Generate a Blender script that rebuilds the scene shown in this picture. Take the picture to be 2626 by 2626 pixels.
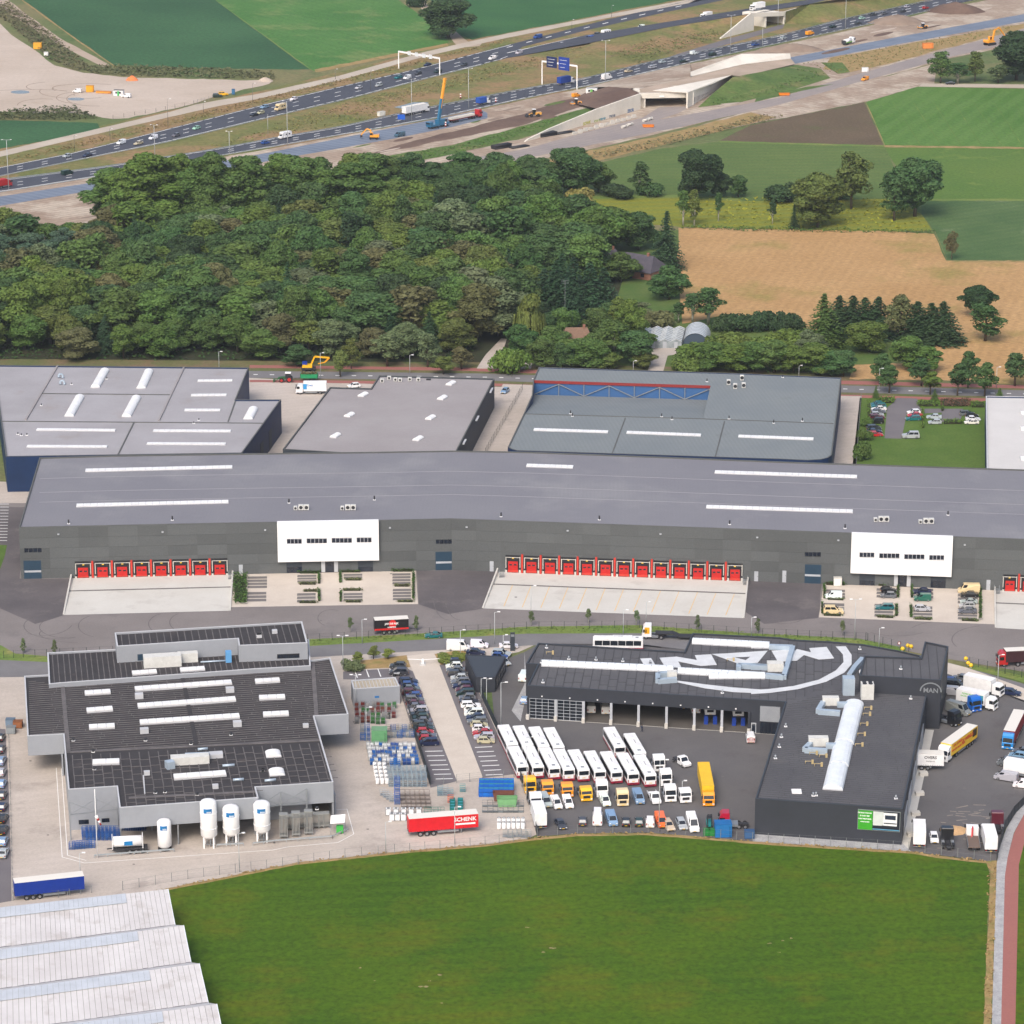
import bpy,bmesh,math,random
from mathutils import Vector,Matrix
R=math.radians
rnd=random.Random(7)
sc=bpy.context.scene
for o in list(bpy.data.objects): bpy.data.objects.remove(o)

# ---------------------------------------------------------------- camera, sky, sun, exposure
IMG=2626.0;FPX=8269.0;PITCH=R(17.7);CAMH=264.6
cd=bpy.data.cameras.new('camera');cam=bpy.data.objects.new('camera',cd)
sc.collection.objects.link(cam);sc.camera=cam
cam.location=(0,0,CAMH);cam.rotation_euler=(math.pi/2 - PITCH,0,0)
cd.sensor_width=36;cd.lens=FPX/IMG*36;cd.clip_start=1;cd.clip_end=9000

SUN_EL,SUN_AZ=46,198          # azimuth: where the sun stands, clockwise from +Y (away from the camera)
w=bpy.data.worlds.new('World');sc.world=w;w.use_nodes=True
nt=w.node_tree;bg=nt.nodes['Background']
sky=nt.nodes.new('ShaderNodeTexSky');sky.sky_type='NISHITA';sky.sun_disc=False
sky.sun_elevation=R(SUN_EL);sky.sun_rotation=R(SUN_AZ)
sky.air_density=1.0;sky.dust_density=5.0;sky.ozone_density=0.6
nt.links.new(sky.outputs[0],bg.inputs[0]);bg.inputs[1].default_value=0.15
sl=bpy.data.lights.new('sun','SUN');sl.energy=1.25;sl.angle=R(28);sl.color=(1,.985,.96)
so=bpy.data.objects.new('sun',sl);sc.collection.objects.link(so)
so.rotation_euler=(R(90-SUN_EL),0,R(180-SUN_AZ));so.location=(0,500,500)
sc.view_settings.view_transform='Standard';sc.view_settings.look='None'
sc.view_settings.exposure=0.46;sc.view_settings.gamma=1
sc.cycles.max_bounces=6;sc.cycles.diffuse_bounces=3;sc.cycles.glossy_bounces=2
sc.cycles.transmission_bounces=3;sc.cycles.transparent_max_bounces=8;sc.cycles.volume_bounces=0
sc.cycles.use_denoising=True
sc.cycles.use_adaptive_sampling=False

# ---------------------------------------------------------------- pixel to place
FW=Vector((0,math.cos(PITCH),-math.sin(PITCH)));UP=Vector((0,math.sin(PITCH),math.cos(PITCH)))
CAM=Vector((0,0,CAMH))
def ray(px,py): return FW*FPX + Vector((1,0,0))*(px-1313) - UP*(py-1313)
def P(px,py,z=0.0):
    d=ray(px,py);return CAM + d*((z-CAMH)/d.z)
def sc_at(py): return (FPX*math.sin(PITCH) + (py-1313)*math.cos(PITCH))/CAMH    # pixels per metre across
def onwall(px,py,A,B):
    """pixel ray meets the vertical plane through A and B"""
    n=Vector((B.y-A.y,A.x-B.x,0));d=ray(px,py)
    return CAM + d*((A-CAM).dot(n)/d.dot(n))
def height_px(py_base,py_top,px=1313):
    """height of an upright thing standing at py_base whose top shows at py_top"""
    b=P(px,py_base);d=ray(px,py_top);t=math.hypot(b.x,b.y)/math.hypot(d.x,d.y)
    return CAMH + d.z*t

# ---------------------------------------------------------------- objects
COL=sc.collection
KIDS={}
def kid(o,p):
    o.parent=p
    if p: KIDS.setdefault(p,[]).append(o)
    return o
def tag(o,label=None,cat=None,group=None,kind=None):
    if label: o['label']=label
    if cat: o['category']=cat
    if group: o['group']=group
    if kind: o['kind']=kind
    return o
def thing(name,label,cat,loc=(0,0,0),rz=0.0,group=None):
    o=bpy.data.objects.new(name,None);COL.objects.link(o);o.empty_display_size=.3
    o.location=loc;o.rotation_euler=(0,0,rz)
    return tag(o,label,cat,group)
def copy_tree(o,parent=None):
    c=o.copy();COL.objects.link(c);kid(c,parent)
    for ch in KIDS.get(o,()): copy_tree(ch,c)
    return c
def offs(o):
    v=Vector((0,0,0))
    while o: v=v + o.location;o=o.parent
    return v

class MB:
    def __init__(s): s.v=[];s.f=[];s.sm=[]
    def add(s,vs,fs,smooth=False):
        k=len(s.v);s.v += [tuple(x) for x in vs];s.f += [[i+k for i in f] for f in fs];s.sm += [smooth]*len(fs);return s
    def box(s,x0,x1,y0,y1,z0,z1):
        return s.add([(x0,y0,z0),(x1,y0,z0),(x1,y1,z0),(x0,y1,z0),(x0,y0,z1),(x1,y0,z1),(x1,y1,z1),(x0,y1,z1)],
                     [(0,3,2,1),(4,5,6,7),(0,1,5,4),(1,2,6,5),(2,3,7,6),(3,0,4,7)])
    def cbox(s,c,dx,dy,dz,rz=0.0):
        cz,sn=math.cos(rz),math.sin(rz);vs=[]
        for z in (0,dz):
            for x,y in ((-dx/2,-dy/2),(dx/2,-dy/2),(dx/2,dy/2),(-dx/2,dy/2)):
                vs.append((c[0]+x*cz-y*sn,c[1]+x*sn+y*cz,c[2]+z))
        return s.add(vs,[(0,3,2,1),(4,5,6,7),(0,1,5,4),(1,2,6,5),(2,3,7,6),(3,0,4,7)])
    def prism(s,poly,z0,z1,cap=True):
        """poly: list of (x, y) or (x, y, z_top); either winding"""
        a=sum(poly[i][0]*poly[(i+1) % len(poly)][1]-poly[(i+1) % len(poly)][0]*poly[i][1] for i in range(len(poly)))
        if a < 0: poly=poly[::-1]
        n=len(poly)
        vs=[(p[0],p[1],z0) for p in poly] + [(p[0],p[1],p[2] if len(p) > 2 and z1 is None else z1) for p in poly]
        fs=[(i,(i+1) % n,n+(i+1) % n,n+i) for i in range(n)]
        if cap: fs += [tuple(range(n-1,-1,-1)),tuple(range(n,2*n))]
        return s.add(vs,fs)
    def bar(s,a,b,w,h=None,up=(0,0,1)):
        a,b=Vector(a),Vector(b);d=b-a
        if d.length < 1e-6: return s
        d.normalize();u=Vector(up)
        if abs(d.dot(u)) > .99: u=Vector((1,0,0))
        x=d.cross(u).normalized();y=x.cross(d);h=h or w;vs=[]
        for q in (a,b):
            for i,j in ((-1,-1),(1,-1),(1,1),(-1,1)): vs.append(q + x*(i*w/2) + y*(j*h/2))
        return s.add(vs,[(0,1,2,3),(7,6,5,4),(0,4,5,1),(1,5,6,2),(2,6,7,3),(3,7,4,0)])
    def tube(s,a,b,r0,r1=None,n=8,smooth=True,cap=True):
        a,b=Vector(a),Vector(b);d=(b-a).normalized();r1=r0 if r1 is None else r1
        u=Vector((0,0,1)) if abs(d.z) < .9 else Vector((1,0,0))
        x=d.cross(u).normalized();y=d.cross(x);k=len(s.v);vs=[]
        for q,r in ((a,r0),(b,r1)):
            for i in range(n):
                t=2*math.pi*i/n;vs.append(q + x*(r*math.cos(t)) + y*(r*math.sin(t)))
        s.add(vs,[(i,i+n,(i+1) % n+n,(i+1) % n) for i in range(n)],smooth)
        if cap:
            s.f += [[k+i for i in range(n)],[k+n+i for i in range(n-1,-1,-1)]];s.sm += [False,False]
        return s
    def lathe(s,c,prof,n=16,smooth=True):
        vs=[];m=len(prof)
        for r,z in prof:
            for i in range(n):
                t=2*math.pi*i/n;vs.append((c[0]+r*math.cos(t),c[1]+r*math.sin(t),c[2]+z))
        fs=[(j*n+i,j*n+(i+1) % n,(j+1)*n+(i+1) % n,(j+1)*n+i) for j in range(m-1) for i in range(n)]
        return s.add(vs,fs,smooth)
    def quad(s,*q): return s.add(q,[tuple(range(len(q)))])
    def profile(s,pts,w,ch=.06,shrink=.95):
        """side profile (x, z) extruded over y with chamfered flanks"""
        cx=sum(p[0] for p in pts)/len(pts);cz=sum(p[1] for p in pts)/len(pts);n=len(pts);vs=[]
        for y,k in ((-w/2,shrink),(-w/2+ch,1),(w/2-ch,1),(w/2,shrink)):
            for x,z in pts: vs.append((cx+(x-cx)*(1-(1-k)*.35),y,cz+(z-cz)*k))
        fs=[tuple(range(n)),tuple(3*n+i for i in range(n-1,-1,-1))]
        for l in range(3):
            for i in range(n): fs.append((l*n+i,l*n+n+i,l*n+n+(i+1) % n,l*n+(i+1) % n))
        return s.add(vs,fs)
    def build(s,name,mat,parent=None,world=False,loc=None):
        me=bpy.data.meshes.new(name);vs=s.v
        if world and parent:
            o_=offs(parent);vs=[(a[0]-o_.x,a[1]-o_.y,a[2]-o_.z) for a in vs]
        me.from_pydata(vs,[],s.f)
        for p,m in zip(me.polygons,s.sm): p.use_smooth=m
        if mat: me.materials.append(mat)
        o=bpy.data.objects.new(name,me);COL.objects.link(o);kid(o,parent)
        if loc: o.location=loc
        return o
def K1(op,name,mat,parent,world=False): return lambda *a,**k: getattr(MB(),op)(*a,**k).build(name,mat,parent,world)
def share(name,src,parent,loc=(0,0,0),rot=None,scale=None):
    o=bpy.data.objects.new(name,src.data);COL.objects.link(o);kid(o,parent);o.location=loc
    if rot: o.rotation_euler=rot
    if scale: o.scale=scale
    o.color=src.color
    return o

# ---------------------------------------------------------------- colours and materials
KE=1.0
def S(r,g,b):
    f=lambda c: (c/255/12.92 if c/255 <= .04045 else ((c/255+.055)/1.055)**2.4)
    return tuple(min(.82,f(c)/KE) for c in (r,g,b))
MATS={}
def newmat(name):
    m=bpy.data.materials.new(name);m.use_nodes=True;MATS[name]=m
    return m,m.node_tree,m.node_tree.nodes['Principled BSDF']
def pm(name,c,var=.12,scale=.25,fine=.1,fscale=3.0,rough=.85,c2=None,metal=0.0,bump=0.0,pos=True,stripes=None,spec=.3,patch=None,obj=False):
    """procedural colour: c with large soft patches (to c2) and fine grain; stripes = (angle, width in m, strength, colour)"""
    m,nt,b=newmat(name);L=nt.links.new;N=nt.nodes.new
    b.inputs['Roughness'].default_value=rough;b.inputs['Metallic'].default_value=metal;b.inputs['Specular IOR Level'].default_value=spec
    if pos: g=N('ShaderNodeNewGeometry').outputs['Position']
    else: g=N('ShaderNodeTexCoord').outputs['Object']
    def noise(sca,det=4,rg=.6):
        n=N('ShaderNodeTexNoise');n.inputs['Scale'].default_value=sca;n.inputs['Detail'].default_value=det;n.inputs['Roughness'].default_value=rg
        L(g,n.inputs['Vector']);return n.outputs['Fac']
    def ramp(src,lo,hi,a,z):
        r=N('ShaderNodeMapRange');L(src,r.inputs[0])
        for i,x in enumerate((lo,hi,a,z)): r.inputs[i+1].default_value=x
        return r.outputs[0]
    def mix(fac,A,B,mode='MIX'):
        x=N('ShaderNodeMix');x.data_type='RGBA';x.blend_type=mode
        (L(fac,x.inputs[0]) if not isinstance(fac,float) else setattr(x.inputs[0],'default_value',fac))
        for i,q in ((6,A),(7,B)):
            if isinstance(q,tuple): x.inputs[i].default_value=(*q,1)
            else: L(q,x.inputs[i])
        return x.outputs[2]
    c2=c2 or tuple(min(1,k*(1-var)) for k in c)
    if obj:
        oi=N('ShaderNodeObjectInfo').outputs['Color'];base=mix(ramp(noise(scale),.35,.65,0,var),oi,c2)
    else: base=mix(ramp(noise(scale),.35,.65,0,1),c,c2)
    if patch:                                                # (colour, scale, threshold, strength)
        base=mix(ramp(noise(patch[1],5,.65),patch[2],patch[2]+.12,0,patch[3]),base,patch[0])
    if stripes:
        an,wd,st,scol=stripes
        mp=N('ShaderNodeMapping');mp.inputs['Rotation'].default_value=(0,0,an);L(g,mp.inputs['Vector'])
        wv=N('ShaderNodeTexWave');wv.inputs['Scale'].default_value=.314/wd;wv.inputs['Distortion'].default_value=.6;wv.inputs['Detail'].default_value=1
        L(mp.outputs[0],wv.inputs['Vector'])
        base=mix(ramp(wv.outputs['Fac'],.3,.7,0,st),base,scol)
    if fine:
        hs=N('ShaderNodeHueSaturation');L(base,hs.inputs['Color']);L(ramp(noise(fscale,3,.7),.3,.7,1-fine,1+fine),hs.inputs['Value']);base=hs.outputs[0]
    L(base,b.inputs['Base Color'])
    if bump:
        bp=N('ShaderNodeBump');bp.inputs['Strength'].default_value=bump;bp.inputs['Distance'].default_value=.1;L(noise(fscale,3),bp.inputs['Height']);L(bp.outputs[0],b.inputs['Normal'])
    return m
def plain(name,c,rough=.5,metal=0.0,spec=.5,emit=0):
    m,nt,b=newmat(name);b.inputs['Base Color'].default_value=(*c,1);b.inputs['Roughness'].default_value=rough
    b.inputs['Metallic'].default_value=metal;b.inputs['Specular IOR Level'].default_value=spec
    return m
# car paint, box bodies and leaves take their colour from the object
def objpaint(name,rough,spec=.5,coat=0.0,grime=.0):
    m,nt,b=newmat(name);oi=nt.nodes.new('ShaderNodeObjectInfo')
    src=oi.outputs['Color']
    if grime:
        tc=nt.nodes.new('ShaderNodeTexCoord');n=nt.nodes.new('ShaderNodeTexNoise');n.inputs['Scale'].default_value=.9;n.inputs['Detail'].default_value=5
        nt.links.new(tc.outputs['Object'],n.inputs['Vector'])
        mr=nt.nodes.new('ShaderNodeMapRange');nt.links.new(n.outputs['Fac'],mr.inputs[0])
        for i,x in enumerate((.35,.7,1,1-grime)): mr.inputs[i+1].default_value=x
        hs=nt.nodes.new('ShaderNodeHueSaturation');nt.links.new(src,hs.inputs['Color']);nt.links.new(mr.outputs[0],hs.inputs['Value']);src=hs.outputs[0]
    nt.links.new(src,b.inputs['Base Color']);b.inputs['Roughness'].default_value=rough
    b.inputs['Specular IOR Level'].default_value=spec;b.inputs['Coat Weight'].default_value=coat;b.inputs['Coat Roughness'].default_value=.08
    return m
PAINT=objpaint('car_paint',.35,.5,.5);BOXPAINT=objpaint('box_paint',.55,.4,0,.12);ANY=objpaint('any_colour',.7,.3,0,.15)
GLASS=plain('dark_glass',S(28,34,42),.08,0,.8);TYRE=plain('tyre',S(34,34,36),.9);RIM=plain('rim',S(150,152,156),.35,.6)
LAMPW=plain('lamp_lens',S(225,228,230),.15);LAMPR=plain('tail_lens',S(150,22,20),.25);BLACK=plain('black_plastic',S(36,36,40),.6)
CHASSIS=plain('chassis',S(48,48,52),.7);STEEL=plain('galvanised',S(150,155,160),.45,.5);WHITE=plain('white_paint',S(238,239,240),.45)
DGREEN=plain('fence_green',S(38,52,48),.6);PLATE=plain('yellow_plate',S(225,180,40),.5)
def OC(o,c):
    o.color=(*c,1);return o
def text_mesh(txt,size,name,mat,parent,M,extrude=.004,bold=0.0):
    cu=bpy.data.curves.new('t','FONT');cu.body=txt;cu.size=size;cu.align_x='CENTER';cu.align_y='CENTER';cu.extrude=extrude;cu.offset=bold
    cu.resolution_u=2
    t=bpy.data.objects.new('t',cu);COL.objects.link(t)
    dg=bpy.context.evaluated_depsgraph_get();me=bpy.data.meshes.new_from_object(t.evaluated_get(dg));bpy.data.objects.remove(t)
    me.transform(M);me.materials.clear();me.materials.append(mat)
    o=bpy.data.objects.new(name,me);COL.objects.link(o);kid(o,parent);return o
def frame_m(origin,xdir,ydir):
    x=Vector(xdir).normalized();y=Vector(ydir).normalized();z=x.cross(y)
    return Matrix(((x.x,y.x,z.x,origin[0]),(x.y,y.y,z.y,origin[1]),(x.z,y.z,z.z,origin[2]),(0,0,0,1)))
# ---------------------------------------------------------------- ground materials
M=MATS
pm('m_base',S(88,104,58),scale=.012,c2=S(120,112,78),fine=.25,fscale=.5,rough=1,patch=(S(70,96,50),.03,.5,.7))
pm('m_crop',S(44,82,50),scale=.015,c2=S(58,98,60),fine=.34,fscale=.55,rough=1,stripes=(R(35),1.6,.35,S(24,70,42)),bump=.6)
pm('m_crop2',S(46,90,50),scale=.03,c2=S(56,100,54),fine=.24,fscale=.8,rough=1,stripes=(R(-40),2.2,.25,S(32,76,40)),bump=.6)
pm('m_green',S(62,108,46),scale=.03,c2=S(76,118,56),fine=.28,fscale=.6,rough=1,patch=(S(118,132,78),.035,.52,.6),stripes=(R(-35),6,.2,S(56,98,44)))
pm('m_field_r',S(66,104,36),scale=.012,c2=S(82,116,50),fine=.26,fscale=.6,rough=1,stripes=(R(22),9,.3,S(96,126,62)))
pm('m_pasture',S(78,98,48),scale=.03,c2=S(94,110,56),fine=.24,fscale=.9,rough=1,stripes=(R(86),6,.3,S(66,100,48)))
pm('m_pasture2',S(88,112,46),scale=.02,c2=S(76,106,42),fine=.22,fscale=.8,rough=1,patch=(S(126,138,66),.04,.55,.6))
pm('m_darkpast',S(66,92,50),scale=.05,c2=S(82,104,60),fine=.24,fscale=1.0,rough=1,patch=(S(138,146,112),.06,.6,.5),stripes=(R(60),5,.25,S(54,88,46)))
pm('m_yellow',S(112,116,34),scale=.05,c2=S(128,128,38),fine=.24,fscale=.8,rough=1,stripes=(R(80),7,.5,S(104,118,52)))
pm('m_wheat',S(164,130,86),scale=.02,c2=S(176,142,98),fine=.22,fscale=.6,rough=1,patch=(S(134,122,66),.022,.52,.8),stripes=(R(15),3.5,.18,S(148,114,74)))
pm('m_brownfield',S(98,84,66),scale=.04,c2=S(88,76,58),fine=.3,fscale=.9,rough=1,patch=(S(84,88,54),.06,.56,.6))
pm('m_sand',S(188,175,163),scale=.02,c2=S(172,158,144),fine=.08,fscale=.6,rough=1,patch=(S(164,146,128),.05,.58,.55),stripes=(R(70),5,.2,S(186,168,150)))
pm('m_earth',S(164,148,132),scale=.03,c2=S(146,128,112),fine=.2,fscale=.4,rough=1,patch=(S(184,172,156),.04,.46,.9),stripes=(R(50),3,.3,S(128,106,92)),bump=.5)
pm('m_brownearth',S(112,92,80),scale=.05,c2=S(92,74,66),fine=.15,fscale=.6,rough=1,bump=.5)
pm('m_verge',S(118,112,68),scale=.05,c2=S(96,104,54),fine=.28,fscale=.5,rough=1,patch=(S(140,114,82),.03,.46,.9),bump=.7)
pm('m_greenverge',S(92,118,54),scale=.06,c2=S(112,124,62),fine=.2,fscale=.9,rough=1,patch=(S(140,132,84),.12,.56,.6),bump=.6)
pm('m_greenbank',S(72,98,44),scale=.06,c2=S(90,108,54),fine=.28,fscale=.5,rough=1,patch=(S(128,120,80),.05,.54,.7),bump=.8)
pm('m_drygrass',S(158,132,92),scale=.2,c2=S(140,120,76),fine=.2,fscale=1.2,rough=1,patch=(S(104,112,54),.3,.52,.6))
pm('m_track',S(182,172,158),scale=.05,c2=S(170,158,144),fine=.06,fscale=.8,rough=1)
pm('m_track2',S(176,158,142),scale=.05,c2=S(160,144,126),fine=.06,fscale=.8,rough=1)
pm('m_asphalt',S(66,70,80),scale=.05,c2=S(72,76,86),fine=.05,fscale=1,rough=.9,stripes=(R(-50),1.75,.2,S(60,63,72)))
pm('m_newasphalt',S(112,122,138),scale=.06,c2=S(96,106,122),fine=.05,fscale=.8,rough=.6,stripes=(R(-50),4,.35,S(132,142,156)))
pm('m_oldroad',S(138,130,128),scale=.05,c2=S(152,142,136),fine=.06,fscale=.8,rough=.95,stripes=(R(-50),3,.3,S(120,114,114)))
pm('m_street',S(118,117,118),scale=.15,c2=S(110,108,110),fine=.05,fscale=2,rough=.95)
pm('m_redpath',S(150,98,90),scale=.3,c2=S(148,96,90),fine=.06,fscale=2,rough=.95)
pm('m_paver',S(186,176,167),scale=.05,c2=S(172,162,152),fine=.09,fscale=1.6,rough=.95,patch=(S(152,142,134),.09,.55,.7),stripes=(R(72),3,.14,S(162,152,144)))
pm('m_lotpaver',S(196,186,174),scale=.15,c2=S(188,177,165),fine=.06,fscale=2.5,rough=.95)
pm('m_brickyard',S(128,122,120),scale=.05,c2=S(118,112,110),fine=.08,fscale=2.2,rough=.95,patch=(S(104,100,100),.07,.56,.6))
pm('m_darkyard',S(98,93,94),scale=.07,c2=S(84,80,82),fine=.08,fscale=1.6,rough=.92,patch=(S(116,110,108),.1,.55,.5))
pm('m_manyard',S(92,90,91),scale=.06,c2=S(100,98,98),fine=.06,fscale=2,rough=.92,patch=(S(82,76,76),.1,.57,.5))
pm('m_concrete',S(198,196,190),scale=.08,c2=S(190,187,180),fine=.03,fscale=1.5,rough=.9,patch=(S(176,172,166),.12,.56,.6))
pm('m_stall',S(112,108,106),scale=.3,fine=.08,fscale=3,rough=.95)
pm('m_parking',S(104,100,104),scale=.1,c2=S(112,108,110),fine=.06,fscale=3,rough=.95)
pm('m_lawn',S(52,82,1),scale=.03,c2=S(68,92,2),fine=.3,fscale=.8,rough=1,patch=(S(84,92,8),.04,.5,.7),stripes=(R(84),4.5,.4,S(66,95,2)),bump=.6)
pm('m_garden',S(70,96,42),scale=.08,c2=S(88,104,52),fine=.15,fscale=1,rough=1,patch=(S(138,120,90),.06,.62,.7))
pm('m_forestfloor',S(52,50,34),scale=.1,c2=S(42,52,30),fine=.2,fscale=1,rough=1)
pm('m_smalllawn',S(72,98,36),scale=.1,c2=S(84,106,44),fine=.2,fscale=1.5,rough=1)
pm('m_streetverge',S(106,100,68),scale=.1,c2=S(86,96,54),fine=.2,fscale=1,rough=1,patch=(S(120,96,78),.08,.5,.7))
pm('m_gravel',S(150,150,152),scale=.5,c2=S(170,170,170),fine=.25,fscale=5,rough=1)
pm('m_water',S(120,128,132),scale=.2,fine=0,rough=.15,spec=.6)
plain('m_line',S(228,228,226),.7);plain('m_yellowline',S(214,176,110),.8);plain('m_kerb',S(190,188,184),.9)

def poly_px(pts,z=0.0,j=0.0,step=22):
    out=[];n=len(pts)
    for i in range(n):
        a,b=pts[i],pts[(i+1) % n];k=max(1,int(math.hypot(b[0]-a[0],b[1]-a[1])/step)) if j else 1
        for q in range(k):
            t=q/k;jj=j if q else 0
            px=a[0]+(b[0]-a[0])*t + rnd.uniform(-jj,jj);py=a[1]+(b[1]-a[1])*t + rnd.uniform(-jj,jj)*.5
            zz=z + (a[2]*(1-t) if len(a) > 2 else 0) + (b[2]*t if len(b) > 2 else 0)
            out.append(P(px,py,zz))
    return out
def sheet(name,pts,z,mat,j=0.0,kind='structure'):
    m=MB();q=poly_px(pts,z,j)
    a=sum(q[i].x*q[(i+1) % len(q)].y-q[(i+1) % len(q)].x*q[i].y for i in range(len(q)))
    m.quad(*(q if a > 0 else q[::-1]));o=m.build(name,M[mat]);tag(o,kind=kind);return o
def band(top,bot): return top + bot[::-1]

g=MB();g.quad((-4000,-500,0),(4000,-500,0),(4000,7000,0),(-4000,7000,0));tag(g.build('ground',M['m_base']),kind='structure')

# fields and tracks behind the motorway
sheet('crop_field',[(-90,-120),(400,-120),(552,0),(795,178),(560,176),(290,167),(54,0)],.03,'m_crop',2)
sheet('meadow',[(400,-120),(900,-120),(1022,0),(1095,52),(1150,104),(1146,114),(980,146),(806,182),(798,178),(552,0)],.03,'m_green',2)
sheet('crop_field',[(1095,-120),(1960,-120),(1735,0),(1300,84),(1210,102),(1172,84),(1105,0)],.03,'m_crop2',2)
sheet('sand_lot',[(-60,20),(0,60),(30,90),(80,122),(140,168),(215,187),(330,198),(500,203),(700,207),(690,215),(560,246),(440,280),(330,303),(290,305),(190,290),(-60,287)],.03,'m_sand',3)
sheet('crop_field',[(-60,308),(120,310),(250,316),(256,328),(180,350),(-60,392)],.035,'m_crop',2)
sheet('dirt_track',[(0,-15),(20,0),(150,95),(285,168),(265,174),(140,108),(-30,0)],.035,'m_track2',2)
TRK_T=[(-60,402),(0,388),(217,338),(435,287),(500,268),(565,256),(650,243),(867,195),(1085,134),(1179,112),(1300,86),(1554,38),(1800,-8),(2100,-70)]
TRK_B=[(-60,416),(0,402),(217,351),(435,300),(565,271),(650,256),(867,207),(1085,146),(1179,124),(1300,97),(1554,47),(1800,2),(2100,-60)]
sheet('verge',band([(-60,380),(217,332),(435,283),(700,226),(1000,152),(1179,104),(1554,33),(2100,-75)],[(-60,545),(300,480),(700,400),(1100,320),(1350,270),(1700,170),(2100,85),(2500,-20),(2700,-80)]),.02,'m_verge',1)
sheet('service_track',band(TRK_T,TRK_B),.05,'m_track',.6)
sheet('dirt_track',[(1066,-10),(1090,-10),(1100,30),(1160,72),(1185,95),(1205,110),(1240,106),(1230,118),(1180,122),(1165,110),(1140,75),(1085,35)],.045,'m_track2',1)

# motorway
UT=[(-60,441),(0,429),(181,393),(275,370),(377,344),(700,262),(788,241),(1049,181),(1350,103),(1554,51),(1771,0),(2000,-52)]
UB=[(-60,463),(0,451),(203,409),(435,362),(700,298),(904,250),(1099,199),(1300,149),(1340,120),(1503,78),(1699,33),(1894,-8),(2000,-38)]
sheet('motorway',band(UT,UB),.05,'m_asphalt')
RT=[(1130,180),(1300,136),(1503,90,.8),(1699,58,3),(1923,21,6.4),(2090,-3,6.6),(2300,-38,6.6)]
RB=[(1110,196),(1300,149),(1517,109,.8),(1699,72,3),(1916,36,6.4),(2140,0,6.6),(2320,-28,6.6)]
sheet('motorway_ramp',band(RT,RB),.07,'m_asphalt')
LT=[(-60,470),(0,462),(283,426),(576,379),(700,355),(867,327),(1049,286),(1350,227),(1492,203),(1699,152),(2000,92),(2143,54),(2325,14),(2390,0),(2600,-50)]
LB=[(-60,500),(36,486),(283,446),(594,393),(700,375),(940,333),(1121,301),(1350,250),(1517,217),(1771,159),(2000,109),(2158,76),(2361,31),(2520,-5),(2700,-45)]
sheet('motorway',band(LT,LB),.055,'m_asphalt')
def lerp_px(pts,x):
    for a,b in zip(pts,pts[1:]):
        if a[0] <= x <= b[0]: return a[1]+(b[1]-a[1])*(x-a[0])/(b[0]-a[0])
    return pts[-1][1]
def marks(name,T,B,fr,x0,x1,period,length,wpx,z):
    m=MB();x=x0
    while x < x1:
        q=[]
        for xx,s in ((x,0),(x+length,0),(x+length,1),(x,1)):
            y=lerp_px(T,xx)*(1-fr)+lerp_px(B,xx)*fr;q.append(P(xx,y + (wpx if s else 0),z))
        m.quad(*q[::-1]);x += period*max(.55,1-.0002*(x-x0))
    tag(m.build(name,M['m_line']),kind='stuff')
for T,B in ((UT,UB),(LT,LB)):
    X1=1290 if T is UT else 2560
    for fr in (.36,.63): marks('lane_marking',T,B,fr,-20,X1,64,15,.8,.075)
    marks('edge_line',T,B,.03,-20,X1,30,31,.8,.075);marks('edge_line',T,B,.95,-20,X1,30,31,.8,.075)
marks('lane_marking',[(1290,112),(1771,0),(1900,-29)],[(1300,132),(1503,78),(1699,33),(1894,-8)],.5,1300,1760,50,15,1.2,.075)
marks('edge_line',[(1300,135),(1503,89)],[(1300,147),(1503,108)],.03,1300,1480,30,31,1.1,.3)
NT_=[(-60,512),(0,504),(283,461),(616,405),(700,389),(904,348),(1085,312),(1235,282),(1250,290)]
NB_=[(-60,537),(0,528),(268,483),(623,427),(700,410),(828,388),(1012,355),(1157,326),(1250,303)]
sheet('earthworks',[(-60,496),(283,449),(640,391),(900,344),(1140,301),(1350,255),(1517,222),(1760,166),(2000,116),(2160,82),(2363,36),(2530,0),(2900,-60),(2900,40),(2630,110),(2433,150),(2216,211),(1990,262),(1771,322),(1590,366),(1336,418),(1000,470),(800,490),(260,590),(-60,660)],.025,'m_earth',1.5)
sheet('new_carriageway',band(NT_,NB_),.05,'m_newasphalt')
sheet('new_carriageway',[(2016,149),(2300,95),(2626,36),(2800,2),(2800,18),(2626,55),(2300,114),(2036,164)],.05,'m_newasphalt')
sheet('bare_soil',[(1020,372),(1160,338),(1350,290),(1430,262),(1600,228),(1615,240),(1500,272),(1350,318),(1160,356),(940,398)],.04,'m_brownearth',3)
sheet('grass_bank',[(905,418),(960,405),(1160,372),(1350,320),(1500,278),(1532,276),(1420,325),(1350,352),(1150,398),(990,428),(930,434)],.045,'m_greenbank',3)
sheet('old_road',[(980,438),(1100,425),(1336,384),(1554,330),(1735,299),(2000,250),(2216,185),(2433,125),(2626,74),(2800,30),(2800,60),(2626,103),(2433,147),(2216,207),(2000,268),(1771,320),(1590,357),(1336,408),(1150,440),(990,458)],.05,'m_oldroad',.8)
sheet('old_road',[(1340,384),(1480,345),(1650,301),(1690,275),(1775,271),(1740,290),(1640,322),(1520,352),(1400,380)],.055,'m_oldroad',.8)
sheet('old_road',[(1640,166),(1735,139),(1850,104),(2000,64),(2012,62),(2010,72),(1860,115),(1740,149),(1660,172)],.05,'m_parking',.5)
sheet('soil_bank',[(1926,283),(2216,210),(2400,163),(2396,214),(2350,224),(2225,260),(1990,306),(1850,334),(1700,366),(1700,350)],.045,'m_earth',2)
sheet('rough_verge',[(1490,392),(1700,346),(1926,288),(1990,300),(1850,336),(1700,372),(1530,414),(1440,440),(1330,452),(1330,430)],.05,'m_drygrass',3)
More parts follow.
